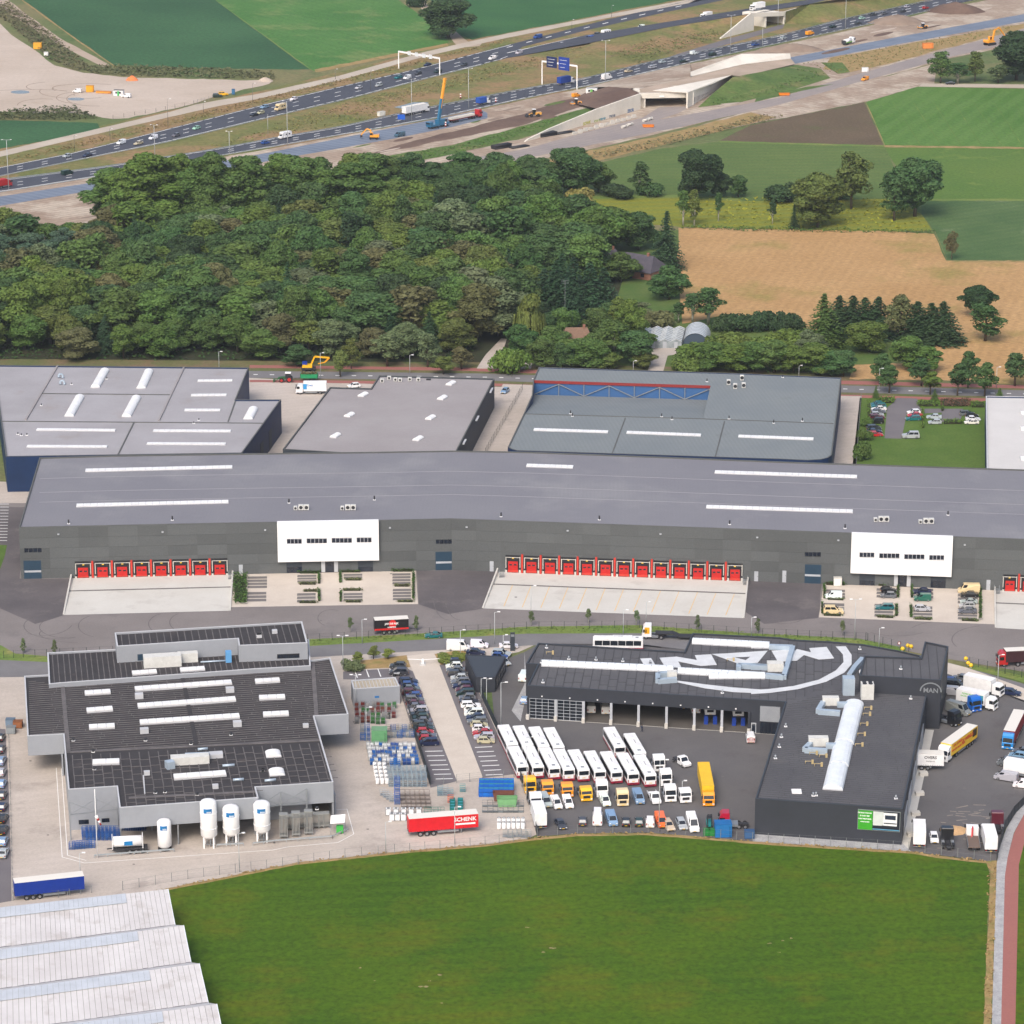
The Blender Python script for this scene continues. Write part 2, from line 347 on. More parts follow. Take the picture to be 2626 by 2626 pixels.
sheet('rough_verge',[(2130,148),(2400,100),(2626,60),(2626,72),(2433,122),(2250,170),(2180,185),(2110,178)],.05,'m_drygrass',3)
sheet('grass_bank',[(1940,250),(2070,222),(2140,215),(2060,232),(1935,262)],.055,'m_greenbank',2)
sheet('grass_bank',[(2105,160),(2160,160),(2180,185),(2150,190)],.06,'m_greenbank',2)

# fields on the near side of the motorway
sheet('pasture',[(1400,450),(1530,418),(1700,380),(1843,363),(2266,374),(2300,440),(2365,520),(2370,560),(1400,510)],.04,'m_pasture',2)
sheet('bare_field',[(1843,362),(1926,321),(2216,262),(2266,373),(1926,367)],.05,'m_brownfield',2)
sheet('grass_field',[(2221,261),(2354,222),(2700,230),(2700,379),(2268,373)],.05,'m_field_r',1)
sheet('gravel_lane',[(2366,214),(2700,217),(2700,227),(2356,222)],.06,'m_track')
sheet('pasture',[(2270,378),(2700,381),(2700,514),(2560,510),(2385,512),(2310,448)],.05,'m_pasture2',2)
sheet('pasture',[(2362,512),(2560,511),(2700,514),(2700,669),(2428,669),(2395,592),(2364,550)],.052,'m_darkpast',2)
sheet('meadow',[(1380,508),(1740,503),(1900,516),(2300,510),(2364,550),(2390,590),(2300,594),(1745,582),(1600,570),(1420,540)],.055,'m_yellow',3)
sheet('wheat_field',[(1740,584),(2300,594),(2395,600),(2426,668),(2700,669),(2700,990),(2400,975),(2178,972),(2190,935),(2350,930),(2420,905),(2280,870),(2050,840),(1850,810),(1750,830),(1745,780),(1735,690)],.06,'m_wheat',3)
sheet('garden_lawn',[(1480,600),(1740,590),(1742,780),(1900,800),(2060,830),(2300,872),(2300,925),(2190,970),(1300,950),(1300,700)],.03,'m_garden',3)
sheet('forest_floor',[(-80,650),(250,640),(280,575),(700,520),(1200,480),(1500,560),(1600,700),(1560,820),(1300,930),(1200,937),(-80,930)],.04,'m_forestfloor',4)

# the industrial street
sheet('street_verge',[(-80,920),(1300,930),(2700,965),(2700,1040),(2158,1025),(1300,990),(640,990),(-80,975)],.05,'m_streetverge',1)
sheet('cycle_path',[(640,936),(1200,943),(2158,976),(2700,990),(2700,998),(2158,985),(1200,951),(640,943)],.07,'m_redpath')
sheet('street',[(-80,946),(640,951),(1250,958),(2158,988),(2700,1003),(2700,1021),(2158,1006),(1250,976),(640,969),(-80,960)],.08,'m_street')
sheet('cycle_path',[(640,974),(900,976),(1300,984),(1400,988),(2158,1012),(2540,1022),(2540,1030),(2158,1020),(1300,991),(900,983),(640,980)],.07,'m_redpath')
mk=MB()
for i in range(50):
    x=650+i*42;y=lerp_px([(0,954),(640,960),(1250,967),(2158,997),(2700,1012)],x)
    mk.quad(P(x,y+.8,.09),P(x+11,y+1,.09),P(x+11,y-.4,.09),P(x,y-.6,.09))
tag(mk.build('lane_marking',M['m_line']),kind='stuff')
sheet('driveway',[(1222,945),(1268,945),(1290,900),(1300,868),(1285,868),(1245,910)],.075,'m_paver',.5)
sheet('driveway',[(1335,945),(1362,945),(1372,900),(1395,880),(1370,878),(1345,905)],.075,'m_paver',.5)
sheet('driveway',[(1660,955),(1700,955),(1712,912),(1762,904),(1752,892),(1670,890),(1672,915)],.075,'m_paver',.5)

# plots between the street and the long warehouse
sheet('yard',[(620,968),(960,985),(1290,992),(1400,1000),(1330,1180),(620,1180)],.06,'m_paver')
sheet('yard',[(-80,1230),(90,1240),(90,1290),(-80,1290)],.06,'m_paver')
sheet('delivery_lane',[(1290,985),(1390,988),(1330,1180),(1180,1180)],.075,'m_paver')
sheet('delivery_lane',[(2155,1015),(2210,1016),(2195,1210),(2120,1210)],.075,'m_paver')
sheet('lawn',[(2205,1020),(2535,1030),(2535,1215),(2185,1205)],.075,'m_smalllawn')
sheet('parking_lane',[(2300,1020),(2352,1022),(2360,1048),(2470,1048),(2463,1082),(2414,1082),(2415,1058),(2325,1062),(2312,1125),(2268,1124),(2275,1045),(2292,1032)],.09,'m_parking')
# yard of the long warehouse
sheet('asphalt_yard',[(-80,1270),(120,1280),(2700,1440),(2700,1735),(2433,1690),(2320,1668),(2200,1640),(1926,1626),(1640,1606),(1350,1610),(1070,1627),(780,1645),(300,1690),(120,1690),(40,1676),(5,1658),(-80,1600)],.05,'m_brickyard')
sheet('asphalt_patch',[(-30,1300),(70,1300),(50,1484),(181,1484),(165,1577),(90,1600),(0,1560),(-30,1500)],.06,'m_darkyard',2)
sheet('asphalt_patch',[(1068,1463),(1276,1462),(1240,1560),(1150,1575),(1074,1550)],.06,'m_darkyard',2)
sheet('asphalt_patch',[(1922,1489),(2108,1497),(2098,1585),(1960,1600),(1912,1570)],.06,'m_darkyard',2)
RAMPS=[[(183,1483),(597,1473),(590,1566),(163,1577)],[(1277,1465),(1918,1489),(1907,1585),(1238,1560)],[(2551,1512),(2720,1518),(2720,1620),(2553,1610)]]
for r in RAMPS:
    sheet('loading_ramp',r,.075,'m_concrete')
    a=[(r[0][0]+(r[3][0]-r[0][0])*t,r[0][1]+(r[3][1]-r[0][1])*t) for t in (.33,.36)];b=[(r[1][0]+(r[2][0]-r[1][0])*t,r[1][1]+(r[2][1]-r[1][1])*t) for t in (.33,.36)]
    sheet('drain_channel',[a[0],b[0],b[1],a[1]],.085,'m_stall')
for i in range(13):                                             # faded lane lines on the middle ramp
    x=1310+i*47.4;y=1500+i*1.9
    sheet('lane_line',[(x+4,y),(x+5.5,y),(x-17,y+55),(x-19,y+55)],.085,'m_yellowline')
LOTS=[[(598,1473),(1066,1463),(1072,1549),(592,1557)],[(2112,1498),(2549,1511),(2551,1601),(2100,1583)]]
for r in LOTS: sheet('car_park',r,.07,'m_lotpaver')
BLOCKS=[]
for zx0,zx1,zy0,zy1,n in ((1755,1890,352,440,4),(1750,1885,462,535,3)): BLOCKS.append((0+zx0*.3623,0+zx1*.3623,1350+zy0*.3623,1350+zy1*.3623,n))
for zx0,zx1,zy0,zy1,n in ((312,446,342,398,3),(310,440,470,540,3),(640,770,335,370,2),(640,772,470,530,3),(985,1112,330,412,4),(988,1115,440,525,4)): BLOCKS.append((650+zx0*.3623,650+zx1*.3623,1350+zy0*.3623,1350+zy1*.3623,n))
for zx0,zx1,zy0,zy1,n in ((532,665,442,510,3),(515,660,538,618,3),(890,1035,434,505,3),(875,1005,545,640,4),(1135,1290,434,508,3),(1150,1283,560,655,4),(1465,1605,475,545,3),(1465,1600,575,660,4)): BLOCKS.append((1926+zx0*.3623,1926+zx1*.3623,1350+zy0*.3623,1350+zy1*.3623,n))
for x0,x1,y0,y1,n in BLOCKS:
    sk=.027*(x1-x0) if x0 > 1500 else -.015*(x1-x0)
    for i in range(n):
        a=y0+(y1-y0)*(i+.12)/n;b=y0+(y1-y0)*(i+.88)/n
        sheet('parking_bay',[(x0,a),(x1,a+sk),(x1,b+sk),(x0-1,b)],.085,'m_stall')
# fence verge and street below it
sheet('fence_verge',[(780,1640),(1070,1625),(1350,1607),(1640,1603),(1926,1624),(2200,1637),(2325,1662),(2318,1674),(2220,1662),(1926,1640),(1640,1624),(1350,1625),(1070,1641),(789,1657)],.07,'m_greenverge',.6)
sheet('fence_verge',[(-40,1640),(5,1656),(40,1676),(125,1683),(125,1698),(40,1694),(-40,1690)],.07,'m_greenverge',.6)
sheet('fence_verge',[(2478,1700),(2530,1712),(2700,1750),(2700,1775),(2600,1742),(2490,1716)],.07,'m_greenverge',.6)
sheet('access_road',[(-80,1688),(40,1693),(125,1697),(400,1680),(789,1656),(1070,1640),(1350,1624),(1640,1622),(1926,1638),(2220,1660),(2360,1680),(2480,1712),(2700,1775),(2700,1830),(2433,1725),(2300,1720),(1926,1690),(1640,1655),(1360,1655),(1012,1673),(789,1686),(120,1735),(-80,1738)],.06,'m_street')
sheet('pavement',[(-80,1736),(120,1733),(600,1700),(789,1685),(1012,1671),(1280,1652),(1380,1650),(1330,1672),(1245,1690),(1200,1700),(1265,1850),(1350,2035),(1376,2140),(1350,2152),(1244,2167),(1012,2187),(759,2214),(650,2236),(431,2280),(0,2335),(-80,2335)],.05,'m_paver')
sheet('pavement',[(2360,1682),(2480,1712),(2640,1770),(2640,1800),(2470,1740),(2420,1725)],.07,'m_lotpaver')
sheet('flower_bed',[(900,1697),(1043,1680),(1053,1711),(905,1716)],.07,'m_drygrass',.5)
sheet('flower_bed',[(1114,1677),(1190,1666),(1215,1690),(1130,1705)],.07,'m_drygrass',.5)
sheet('parking_strip',[(880,1722),(1040,1712),(1060,1722),(1172,2003),(1104,2020),(1022,1760),(1018,1745),(880,1742)],.07,'m_parking')
sheet('parking_strip',[(1123,1706),(1192,1694),(1322,1985),(1236,1995)],.07,'m_parking')
sheet('concrete_lane',[(1043,1682),(1112,1674),(1125,1700),(1238,1993),(1172,2003)],.08,'m_lotpaver')
for i in range(7): sheet('bay_line',[(1090+4.6*i,1926+11.8*i),(1135+4.4*i,1925+11.8*i),(1135+4.4*i,1926.5+11.8*i),(1090+4.6*i,1927.5+11.8*i)],.085,'m_line')
for i in range(7): sheet('bay_line',[(1218+4.6*i,1916+11.8*i),(1262+4.6*i,1914+11.8*i),(1262+4.6*i,1915.5+11.8*i),(1218+4.6*i,1917.5+11.8*i)],.085,'m_line')
for i in range(4): sheet('bay_line',[(908+30*i,1718-1.5*i),(910+30*i,1718-1.5*i),(918+30*i,1738-1.5*i),(915+30*i,1738-1.5*i)],.085,'m_line')
sheet('parking_strip',[(-80,1860),(14,1870),(22,2020),(28,2200),(30,2310),(-80,2330)],.07,'m_parking')
for i in range(13): sheet('bay_line',[(-40,1292+i*7.8),(23-i*.4,1292+i*7.8),(23-i*.4,1293+i*7.8),(-40,1293+i*7.8)],.085,'m_line')
sheet('verge',[(-80,1395),(18,1398),(12,1425),(0,1460),(-80,1470)],.08,'m_smalllawn')
# truck dealer yard
sheet('truck_yard',[(1385,1650),(1345,1672),(1255,1706),(1268,1850),(1352,2033),(1377,2145),(1481,2137),(1662,2135),(1807,2146),(1930,2158),(2335,2184),(2400,2192),(2542,2210),(2556,2206),(2578,2126),(2640,2043),(2700,1990),(2700,1825),(2433,1722),(1926,1685),(1640,1652)],.06,'m_manyard')
sheet('pavement',[(1345,1672),(1352,1770),(1335,1850),(1312,1822),(1345,1755)],.075,'m_gravel')
sheet('concrete_apron',[(1348,1833),(1992,1875),(1990,1884),(1348,1842)],.08,'m_concrete')
sheet('concrete_apron',[(2372,1870),(2395,1872),(2330,2180),(2312,2165)],.08,'m_concrete')
sheet('gravel_strip',[(1930,2136),(2312,2160),(2336,2183),(1930,2158)],.085,'m_gravel')
sheet('concrete_plate',[(2600,2025),(2700,2030),(2700,1990),(2612,1995)],.08,'m_stall')
# near meadow, dry margin, paths
GB=[(400,2285),(431,2277),(650,2234),(759,2212),(1012,2185),(1244,2165),(1350,2151),(1481,2138),(1662,2136),(1807,2147),(1930,2158),(2130,2171),(2335,2183),(2400,2194),(2530,2208)]
sheet('dry_margin',GB + [(2556,2206),(2556,2230),(2542,2640),(2520,2640),(2540,2230),(2530,2222)] + [(x,y+10) for x,y in GB[::-1]],.09,'m_drygrass',2.5)
sheet('meadow',[(-100,2340),(400,2290)] + [(x,y+6) for x,y in GB[1:]] + [(2538,2240),(2530,2430),(2522,2640),(2515,2800),(-100,2800)],.095,'m_lawn',1.5)
sheet('brick_strip',[(2626,2052),(2650,2040),(2650,2060),(2626,2088),(2600,2135),(2584,2199),(2577,2246),(2567,2640),(2566,2800),(2536,2800),(2543,2640),(2556,2215),(2562,2180),(2580,2126)],.1,'m_gravel')
sheet('cycle_path',[(2700,2020),(2650,2058),(2626,2088),(2600,2137),(2584,2199),(2577,2246),(2567,2640),(2566,2800),(2598,2800),(2604,2626),(2613,2217),(2626,2165),(2700,2100)],.11,'m_redpath')
sheet('verge',[(2700,2100),(2626,2165),(2613,2217),(2604,2626),(2598,2800),(2760,2800),(2760,2080)],.1,'m_lawn')

def margin(pts,wp,mat='m_drygrass',z=.065,name='field_margin'):
    up=[(x,y-wp/2) for x,y in pts];dn=[(x+wp*.6,y+wp/2) for x,y in pts];sheet(name,up+dn[::-1],z,mat,1.6)
margin([(552,0),(680,94),(797,179)],4,'m_greenverge');margin([(2266,375),(2450,377),(2700,381)],5);margin([(2219,262),(2245,320),(2268,374)],4);margin([(1843,363),(2050,369),(2266,374)],4,'m_greenverge');margin([(1420,508),(1740,503),(1900,514)],7,'m_greenverge',.07);margin([(2372,513),(2560,512),(2700,515)],5,'m_greenverge',.075);margin([(2396,592),(2412,630),(2427,666)],4,'m_drygrass',.07);margin([(2440,670),(2700,671)],4,'m_drygrass',.073);margin([(54,0),(170,84),(290,168)],6);margin([(806,182),(980,147),(1146,114)],7)
for k in range(7): x=2290+k*52;sheet('tramline',[(x,262+k*.5),(x+1.6,262+k*.5),(x+72,372),(x+69.5,372)],.066+.0005*k,'m_pasture2')
for x,y in ((1320,1530),(1000,1470),(640,1520),(2285,1545),(1490,1600),(940,2125),(700,2160),(760,1905),(905,1850),(340,2215),(120,2140),(1850,1990),(1700,2080),(2470,2020),(2450,1900),(1540,2070),(820,1590),(2180,1600),(75,1950)): sheet('drain_cover',[(x,y),(x+6,y),(x+6,y+2.4),(x,y+2.4)],.09,'m_stall')
# ---------------------------------------------------------------- underpasses, banks, heaps
pm('m_whiteconc',S(226,220,208),scale=.1,c2=S(212,206,194),fine=.03,fscale=1,rough=.85,patch=(S(196,190,180),.15,.6,.5))
pm('m_heap',S(142,126,112),scale=.2,c2=S(126,110,98),fine=.12,fscale=.8,rough=1,bump=.5)
def wallpx(m,A,B,tops,th=.7,z0=-.1):
    """upright wall on the ground line A-B whose top edge passes through pixels tops"""
    n=Vector((B.y-A.y,A.x-B.x,0)).normalized();n=n if n.y > 0 else -n
    T=[onwall(x,y,A,B) for x,y in tops]
    for a,b in zip(T,T[1:]):
        q=[Vector((a.x,a.y,z0)),Vector((b.x,b.y,z0)),b,a]
        m.add([*q,*[p+n*th for p in q]],[(0,1,2,3),(7,6,5,4),(3,2,6,7),(0,3,7,4),(1,5,6,2)])
    return T
def underpass(label,wl,wl_top,mouth,lint_top,lint_bot,wr,wr_top,deck,zd):
    A,B=P(*wl[0]),P(*wl[1]);r=thing('road_underpass',label,'underpass',P(*mouth[0]))
    m=MB();wallpx(m,A,B,wl_top);m.build('wing_wall',M['m_whiteconc'],r,True)
    C,D=P(*mouth[0]),P(*mouth[1]);m=MB()
    n=Vector((D.y-C.y,C.x-D.x,0)).normalized();n=n if n.y > 0 else -n
    q=[onwall(*lint_bot[0],C,D),onwall(*lint_bot[1],C,D),onwall(*lint_top[1],C,D),onwall(*lint_top[0],C,D)]
    q=[p-n*.5 for p in q]
    m.add([*q,*[p+n*1.4 for p in q]],[(0,1,2,3),(7,6,5,4),(3,2,6,7),(0,4,5,1),(0,3,7,4),(1,5,6,2)]);m.build('lintel',M['m_whiteconc'],r,True)
    for e in (C,D):                                        # tunnel side walls
        m=MB();d=n*16;t=(D-C).normalized()*.5*(-1 if e is C else 1);a=e+t*0
        m.prism([(a.x,a.y),(a.x+t.x,a.y+t.y),(a.x+t.x+d.x,a.y+t.y+d.y),(a.x+d.x,a.y+d.y)],-.1,zd-.6);m.build('tunnel_wall',M['m_whiteconc'],r,True)
    m=MB();a,b=C+n*16,D+n*16;m.prism([(a.x,a.y),(b.x,b.y),(b.x+n.x*.4,b.y+n.y*.4),(a.x+n.x*.4,a.y+n.y*.4)],-.1,zd-.6);m.build('tunnel_end',M['m_darkyard'],r,True)
    m=MB();a,b=C,D;m.prism([(a.x,a.y),(b.x,b.y),(b.x+n.x*16.4,b.y+n.y*16.4),(a.x+n.x*16.4,a.y+n.y*16.4)],zd-1.0,zd-.3);m.build('deck_slab',M['m_whiteconc'],r,True)
    m=MB();wallpx(m,P(*wr[0]),P(*wr[1]),wr_top);w2=m.build('wing_wall',M['m_whiteconc'],r,True)
    return r,w2
r1,w2=underpass('pale concrete underpass with graffiti on its long sloping wing wall',[(1347,364),(1655,277)],[(1347,363),(1356,356),(1409,330),(1532,279),(1600,255),(1643,240)],
    [(1655,277),(1776,270)],[(1640,239),(1765,237)],[(1647,252),(1763,250)],[(1776,270),(1880,205)],[(1764,237),(1800,222),(1840,206),(1876,193),(1880,200)],None,6.4)
m=MB();A,B=P(1776,270),P(1880,205)
n_=Vector((B.y-A.y,A.x-B.x,0)).normalized();n_=n_ if n_.y < 0 else -n_
for i in range(12):
    a=onwall(1781+i*3.3,262-i*2.3,A,B);b=onwall(1781+i*3.3,249-i*1.15,A,B)
    K1('bar','wall_slot',M['m_darkyard'],w2,True)(a+n_*.02,b+n_*.02,.35,.12,up=n_)
gr=[(1505,316,20,S(190,186,90)),(1532,311,12,S(160,176,90)),(1545,307,16,S(90,150,170)),(1570,299,10,S(120,128,140)),(1617,284,24,S(96,122,160)),(1648,272,12,S(170,120,140)),(1670,264,20,S(110,104,116))]
A,B=P(1347,364),P(1655,277);n_=Vector((B.y-A.y,A.x-B.x,0)).normalized();n_=n_ if n_.y < 0 else -n_;d_=(B-A).normalized()
for x,y,wd,c in gr[:5]:
    o=onwall(x,y,A,B);t=text_mesh(rnd.choice(['SOWK','ZEOR','KAUS']),2.0,'graffiti',ANY,r1,frame_m(o+n_*.04-r1.location,d_,(0,0,1)),.01,.09);OC(t,c)
o_=onwall(1697,246,P(1655,277),P(1776,270));K1('cbox','lintel_sign',WHITE,r1,True)((o_.x,o_.y-.8,o_.z-.3),2.2,.1,.6)
r2,_=underpass('pale concrete road bridge carrying the slip road at the bend',[(1850,99),(1965,70)],[(1848,98),(1870,80),(1926,34),(1934,38)],
    [(1965,70),(2012,62)],[(1926,33),(2012,30)],[(1931,43),(2008,41)],[(2012,62),(2082,30)],[(2012,30),(2045,20),(2078,9),(2082,12)],None,6.4)
def slope(name,pts,mat): 
    m=MB();q=poly_px(pts,.0);k=len(q);c=sum(q,Vector())/k
    m.quad(*q);o=m.build(name,M[mat]);bm=bmesh.new();bm.from_mesh(o.data);bmesh.ops.triangulate(bm,faces=bm.faces);bmesh.ops.recalc_face_normals(bm,faces=bm.faces)
    bm.to_mesh(o.data);bm.free();tag(o,kind='structure')
slope('grass_embankment',[(1400,172,.04),(1517,110,.9),(1699,73,3.05),(1920,37,6.4),(1927,35,6.4),(1900,64,3),(1850,97,.05),(1700,152,.05),(1560,190,.05)],'m_verge')
slope('grass_embankment',[(2010,31,6.3),(2078,10,6.4),(2200,-20,6.4),(2390,-2,.06),(2140,54,.06),(2000,92,.06),(2012,62,.06)],'m_verge')
slope('earth_fill',[(1460,262,.05),(1500,238,.05),(1560,222,3),(1612,226,6),(1643,240,6.35),(1600,255,4.2),(1532,279,2.2)],'m_brownearth')
slope('earth_fill',[(1500,224,.05),(1640,190,.05),(1770,162,.05),(1772,200,5.5),(1640,226,6.2),(1612,227,6),(1560,223,3)],'m_earth')
slope('bridge_deck',[(1640,227,6.3),(1772,199,5.6),(1900,166,3.6),(2026,148,1.2),(2040,164,1),(1900,196,4.8),(1876,193,5.6),(1764,237,6.4),(1642,239,6.4)],'m_track2')
slope('grass_embankment',[(1880,197,5.2),(1960,183,3.5),(2042,166,.9),(2105,176,.3),(2130,200,.06),(2040,228,.06),(1900,262,.06),(1790,275,.06),(1830,238,2.6)],'m_greenbank')
slope('soil_bank',[(1840,262,.3),(1900,225,1.6),(1985,205,1.2),(2060,205,.5),(2060,216,.1),(1950,248,.1),(1860,272,.1)],'m_sand')
pw=thing('retaining_wall','pale concrete trough wall beside the unfinished carriageway','wall',P(1900,170,3))
m=MB()
for a,b,c,d in (((1771,196,5.6),(1901,166,3.8),(1901,138,6.6),(1771,184,7.2)),((1901,166,3.8),(2028,150,1.2),(2026,137,3.2),(1901,138,6.6))):
    q=[P(*a),P(*b),P(*c),P(*d)];q2=[p+Vector((0,1,-.3)) for p in q];m.add(q+q2,[(0,1,2,3),(7,6,5,4),(3,2,6,7),(0,4,5,1),(0,3,7,4),(1,5,6,2)])
m.build('wall_panel',M['m_whiteconc'],pw,True)
m=MB();q=[P(1674,232,6.5),P(1836,210,6),P(1874,193,6),P(1764,237,6.6)];m.add(q+[p+Vector((0,0,-.25)) for p in q],[(3,2,1,0),(4,5,6,7),(0,1,5,4),(1,2,6,5),(2,3,7,6),(3,0,4,7)]);m.build('parapet_slab',M['m_whiteconc'],pw,True)
def heap(name,label,px,py,wpx,h,mat,deep=.6):
    c=P(px,py);k=sc_at(py);rx=wpx/k/2;m=MB();rr=random.Random(px);nn=20;rings=[]
    for a in range(6):
        t=a/5;rings.append([(math.cos(2*math.pi*i/nn)*rx*(1-t)*(1+rr.uniform(-.08,.08)),math.sin(2*math.pi*i/nn)*rx*deep*(1-t)*(1+rr.uniform(-.08,.08)),h*(1-(1-t)**1.5)*(1+rr.uniform(-.1,.1))-.05) for i in range(nn)])
    vs=sum(rings,[]);fs=[(j*nn+i,j*nn+(i+1) % nn,j*nn+nn+(i+1) % nn,j*nn+nn+i) for j in range(5) for i in range(nn)]
    m.add(vs,fs,True);o=m.build(name,M[mat],None,loc=c);tag(o,label,'heap');return o
heap('sand_heap','long grey sand heap beside the underpass wall',2030,128,170,3.2,'m_heap',.5)
heap('sand_heap','pale grey spoil heap along the motorway edge',2300,58,150,4,'m_heap',.7)
heap('earth_heap','dark spoil heap next to the far dirt track',2450,28,150,4.5,'m_brownearth',.8)
pm('m_orange_heap',S(236,128,78),scale=1,fine=.1,rough=1)
heap('sheeted_heap','small heap covered by an orange sheet on the sand lot',339,206,34,2.2,'m_orange_heap',.7)
heap('sand_heap','small pale sand heap at the sand lot corner by the track',680,208,42,1.8,'m_sand',.6)
pm('m_gritpile',S(206,168,124),scale=.8,fine=.12,fscale=3,rough=1)
heap('sand_heap','flat orange sand pile behind the parked trucks',2446,2130,84,.5,'m_gritpile',.9)
for x,y,a,b in ((52,236,50,9),(195,254,44,8)): sheet('puddle',[(x+a/2*math.cos(t*.52),y+b/2*math.sin(t*.52)) for t in range(12)],.05,'m_water',1)
sheet('puddle',[(1010,275),(1060,262),(1100,262),(1090,270),(1040,280)],.05,'m_water',1)

# worn spots and tyre marks
pm('m_bare',S(150,138,104),scale=2,c2=S(120,118,70),fine=.2,rough=1);pm('m_tyremark',S(84,80,80),scale=.6,c2=S(104,100,99),fine=.08,rough=.9);pm('m_spill',S(150,140,130),scale=.5,c2=S(118,112,108),fine=.1,rough=1)
for x,y,w_,h_ in ((1355,2378,22,3),(1412,2431,26,4),(1395,2442,14,3),(925,2482,12,3),(1130,2500,22,4),(1085,2530,26,5),(1100,2515,10,2),(1133,2572,16,3),(960,2515,12,2),(1975,2419,24,3),(2008,2412,10,3),(2030,2406,10,4),(2000,2442,12,2)):
    for e in range(2): dx=rnd.uniform(-w_*.3,w_*.3);sheet('bare_patch',[(x+dx+w_/3*math.cos(t*.785)*rnd.uniform(.5,1.1),y+rnd.uniform(-1,1)+h_/2*math.sin(t*.785)*rnd.uniform(.5,1.1)) for t in range(8)],.1+.004*e,'m_bare')
def arc_mark(cx,cy,rx,ry,a0,a1,w_,z,mat='m_tyremark'):
    n=14;o=[];i_=[]
    for k in range(n+1):
        a=R(a0+(a1-a0)*k/n);o.append((cx+rx*math.cos(a),cy+ry*math.sin(a)));i_.append((cx+(rx-w_)*math.cos(a),cy+(ry-w_*.35)*math.sin(a)))
    sheet('tyre_mark',o+i_[::-1],z,mat)
for k,(cx,cy,rx,ry,a0,a1) in enumerate(((150,1605,90,34,60,250),(170,1608,70,28,70,230),(260,1605,60,30,110,240),(430,1600,50,28,120,250),(480,1596,46,26,120,240),(850,1585,36,22,120,300),(110,1590,80,40,20,120),(220,1625,120,24,100,200),(2530,1640,90,36,150,260),(2450,1620,120,30,200,300),(2300,1605,90,26,40,140),(1180,1530,40,60,90,180),(1150,1530,40,60,90,180),(2010,1560,70,40,30,120))): arc_mark(cx,cy,rx,ry,a0,a1,2.2,.064+.0006*k)
for k in range(26):
    x,y=2400+rnd.uniform(0,130),2060+rnd.uniform(0,120);w_=rnd.uniform(8,34);sl_=rnd.uniform(-.5,.5);sheet('sand_smear',[(x,y),(x+w_,y+w_*sl_*.4),(x+w_*1.05,y+w_*sl_*.4+1.6),(x+2,y+1.8)],.064+.0003*k,'m_spill',.5)

for k in range(34):                                            # mud, puddles and weeds strewn over the earthworks
    x=rnd.uniform(880,2560);y=lerp_px([(880,385),(1300,295),(1600,245),(2000,150),(2300,80),(2560,20)],x)+rnd.uniform(-14,26)
    if 1470 < x < 2140 and y < 290: continue
    w_=rnd.uniform(20,80);h_=rnd.uniform(3,8);sl_=-.2
    sheet('mud_patch',[(x+w_/2*math.cos(t*.524),y+w_/2*math.cos(t*.524)*sl_+h_/2*math.sin(t*.524)) for t in range(12)],.0455+.0002*k,rnd.choice(['m_brownearth','m_sand','m_brownearth','m_greenbank','m_heap']),2.5)
for k in range(16): x,y=rnd.uniform(0,250),rnd.uniform(545,600);w_=rnd.uniform(30,90);sheet('mud_patch',[(x+w_/2*math.cos(t*.524),y-.16*w_/2*math.cos(t*.524)+rnd.uniform(2,4)*math.sin(t*.524)) for t in range(12)],.036+.0002*k,rnd.choice(['m_brownearth','m_sand','m_heap']),2)
for k in range(10): arc_mark(rnd.uniform(30,300),rnd.uniform(215,270),rnd.uniform(40,120),rnd.uniform(8,22),rnd.uniform(0,180),rnd.uniform(190,330),2.4,.036+.0006*k,'m_heap')
# ---------------------------------------------------------------- building helpers
def ccw(q):
    a=sum(q[i].x*q[(i+1) % len(q)].y-q[(i+1) % len(q)].x*q[i].y for i in range(len(q)))
    return q if a > 0 else q[::-1]
def inset(q,d):
    n=len(q);out=[]
    for i in range(n):
        a,b,c=q[i-1],q[i],q[(i+1) % n]
        d1=(b-a).normalized();d2=(c-b).normalized();n1=Vector((-d1.y,d1.x,0));n2=Vector((-d2.y,d2.x,0))
        k=1+n1.dot(n2);out.append(b + (n1+n2)*(d/max(.35,k)))
    return out
def block(root,q,h,wall,roof,z0=0.0,rim=.35,coping=None,cw=.35,roofname='roof',walls=True,skip=()):
    """walls one mesh per side, recessed roof sheet, coping strips; q = corner points (x, y)"""
    q=ccw([Vector((p.x,p.y,0)) for p in q]);qi=inset(q,cw);n=len(q);res=[]
    for i in range(n):
        a,b,c,d=q[i],q[(i+1) % n],qi[(i+1) % n],qi[i]
        if walls and i not in skip:
            m=MB();m.prism([(a.x,a.y),(b.x,b.y),(c.x,c.y),(d.x,d.y)],z0,h);res.append(m.build('wall',wall,root,True))
        if coping:
            K1('prism','coping',coping,root,True)([(a.x,a.y),(b.x,b.y),(c.x,c.y),(d.x,d.y)],h+.003,h+.09)
    m=MB();m.quad(*[Vector((p.x,p.y,h-rim)) for p in qi]);ro=m.build(roofname,roof,root,True)
    return q,ro
def PX(pts,z): return [P(x,y,z) for x,y in pts]
def zt(ox,oy,pts,k=.36232): return [(ox+x*k,oy+y*k) for x,y in pts]
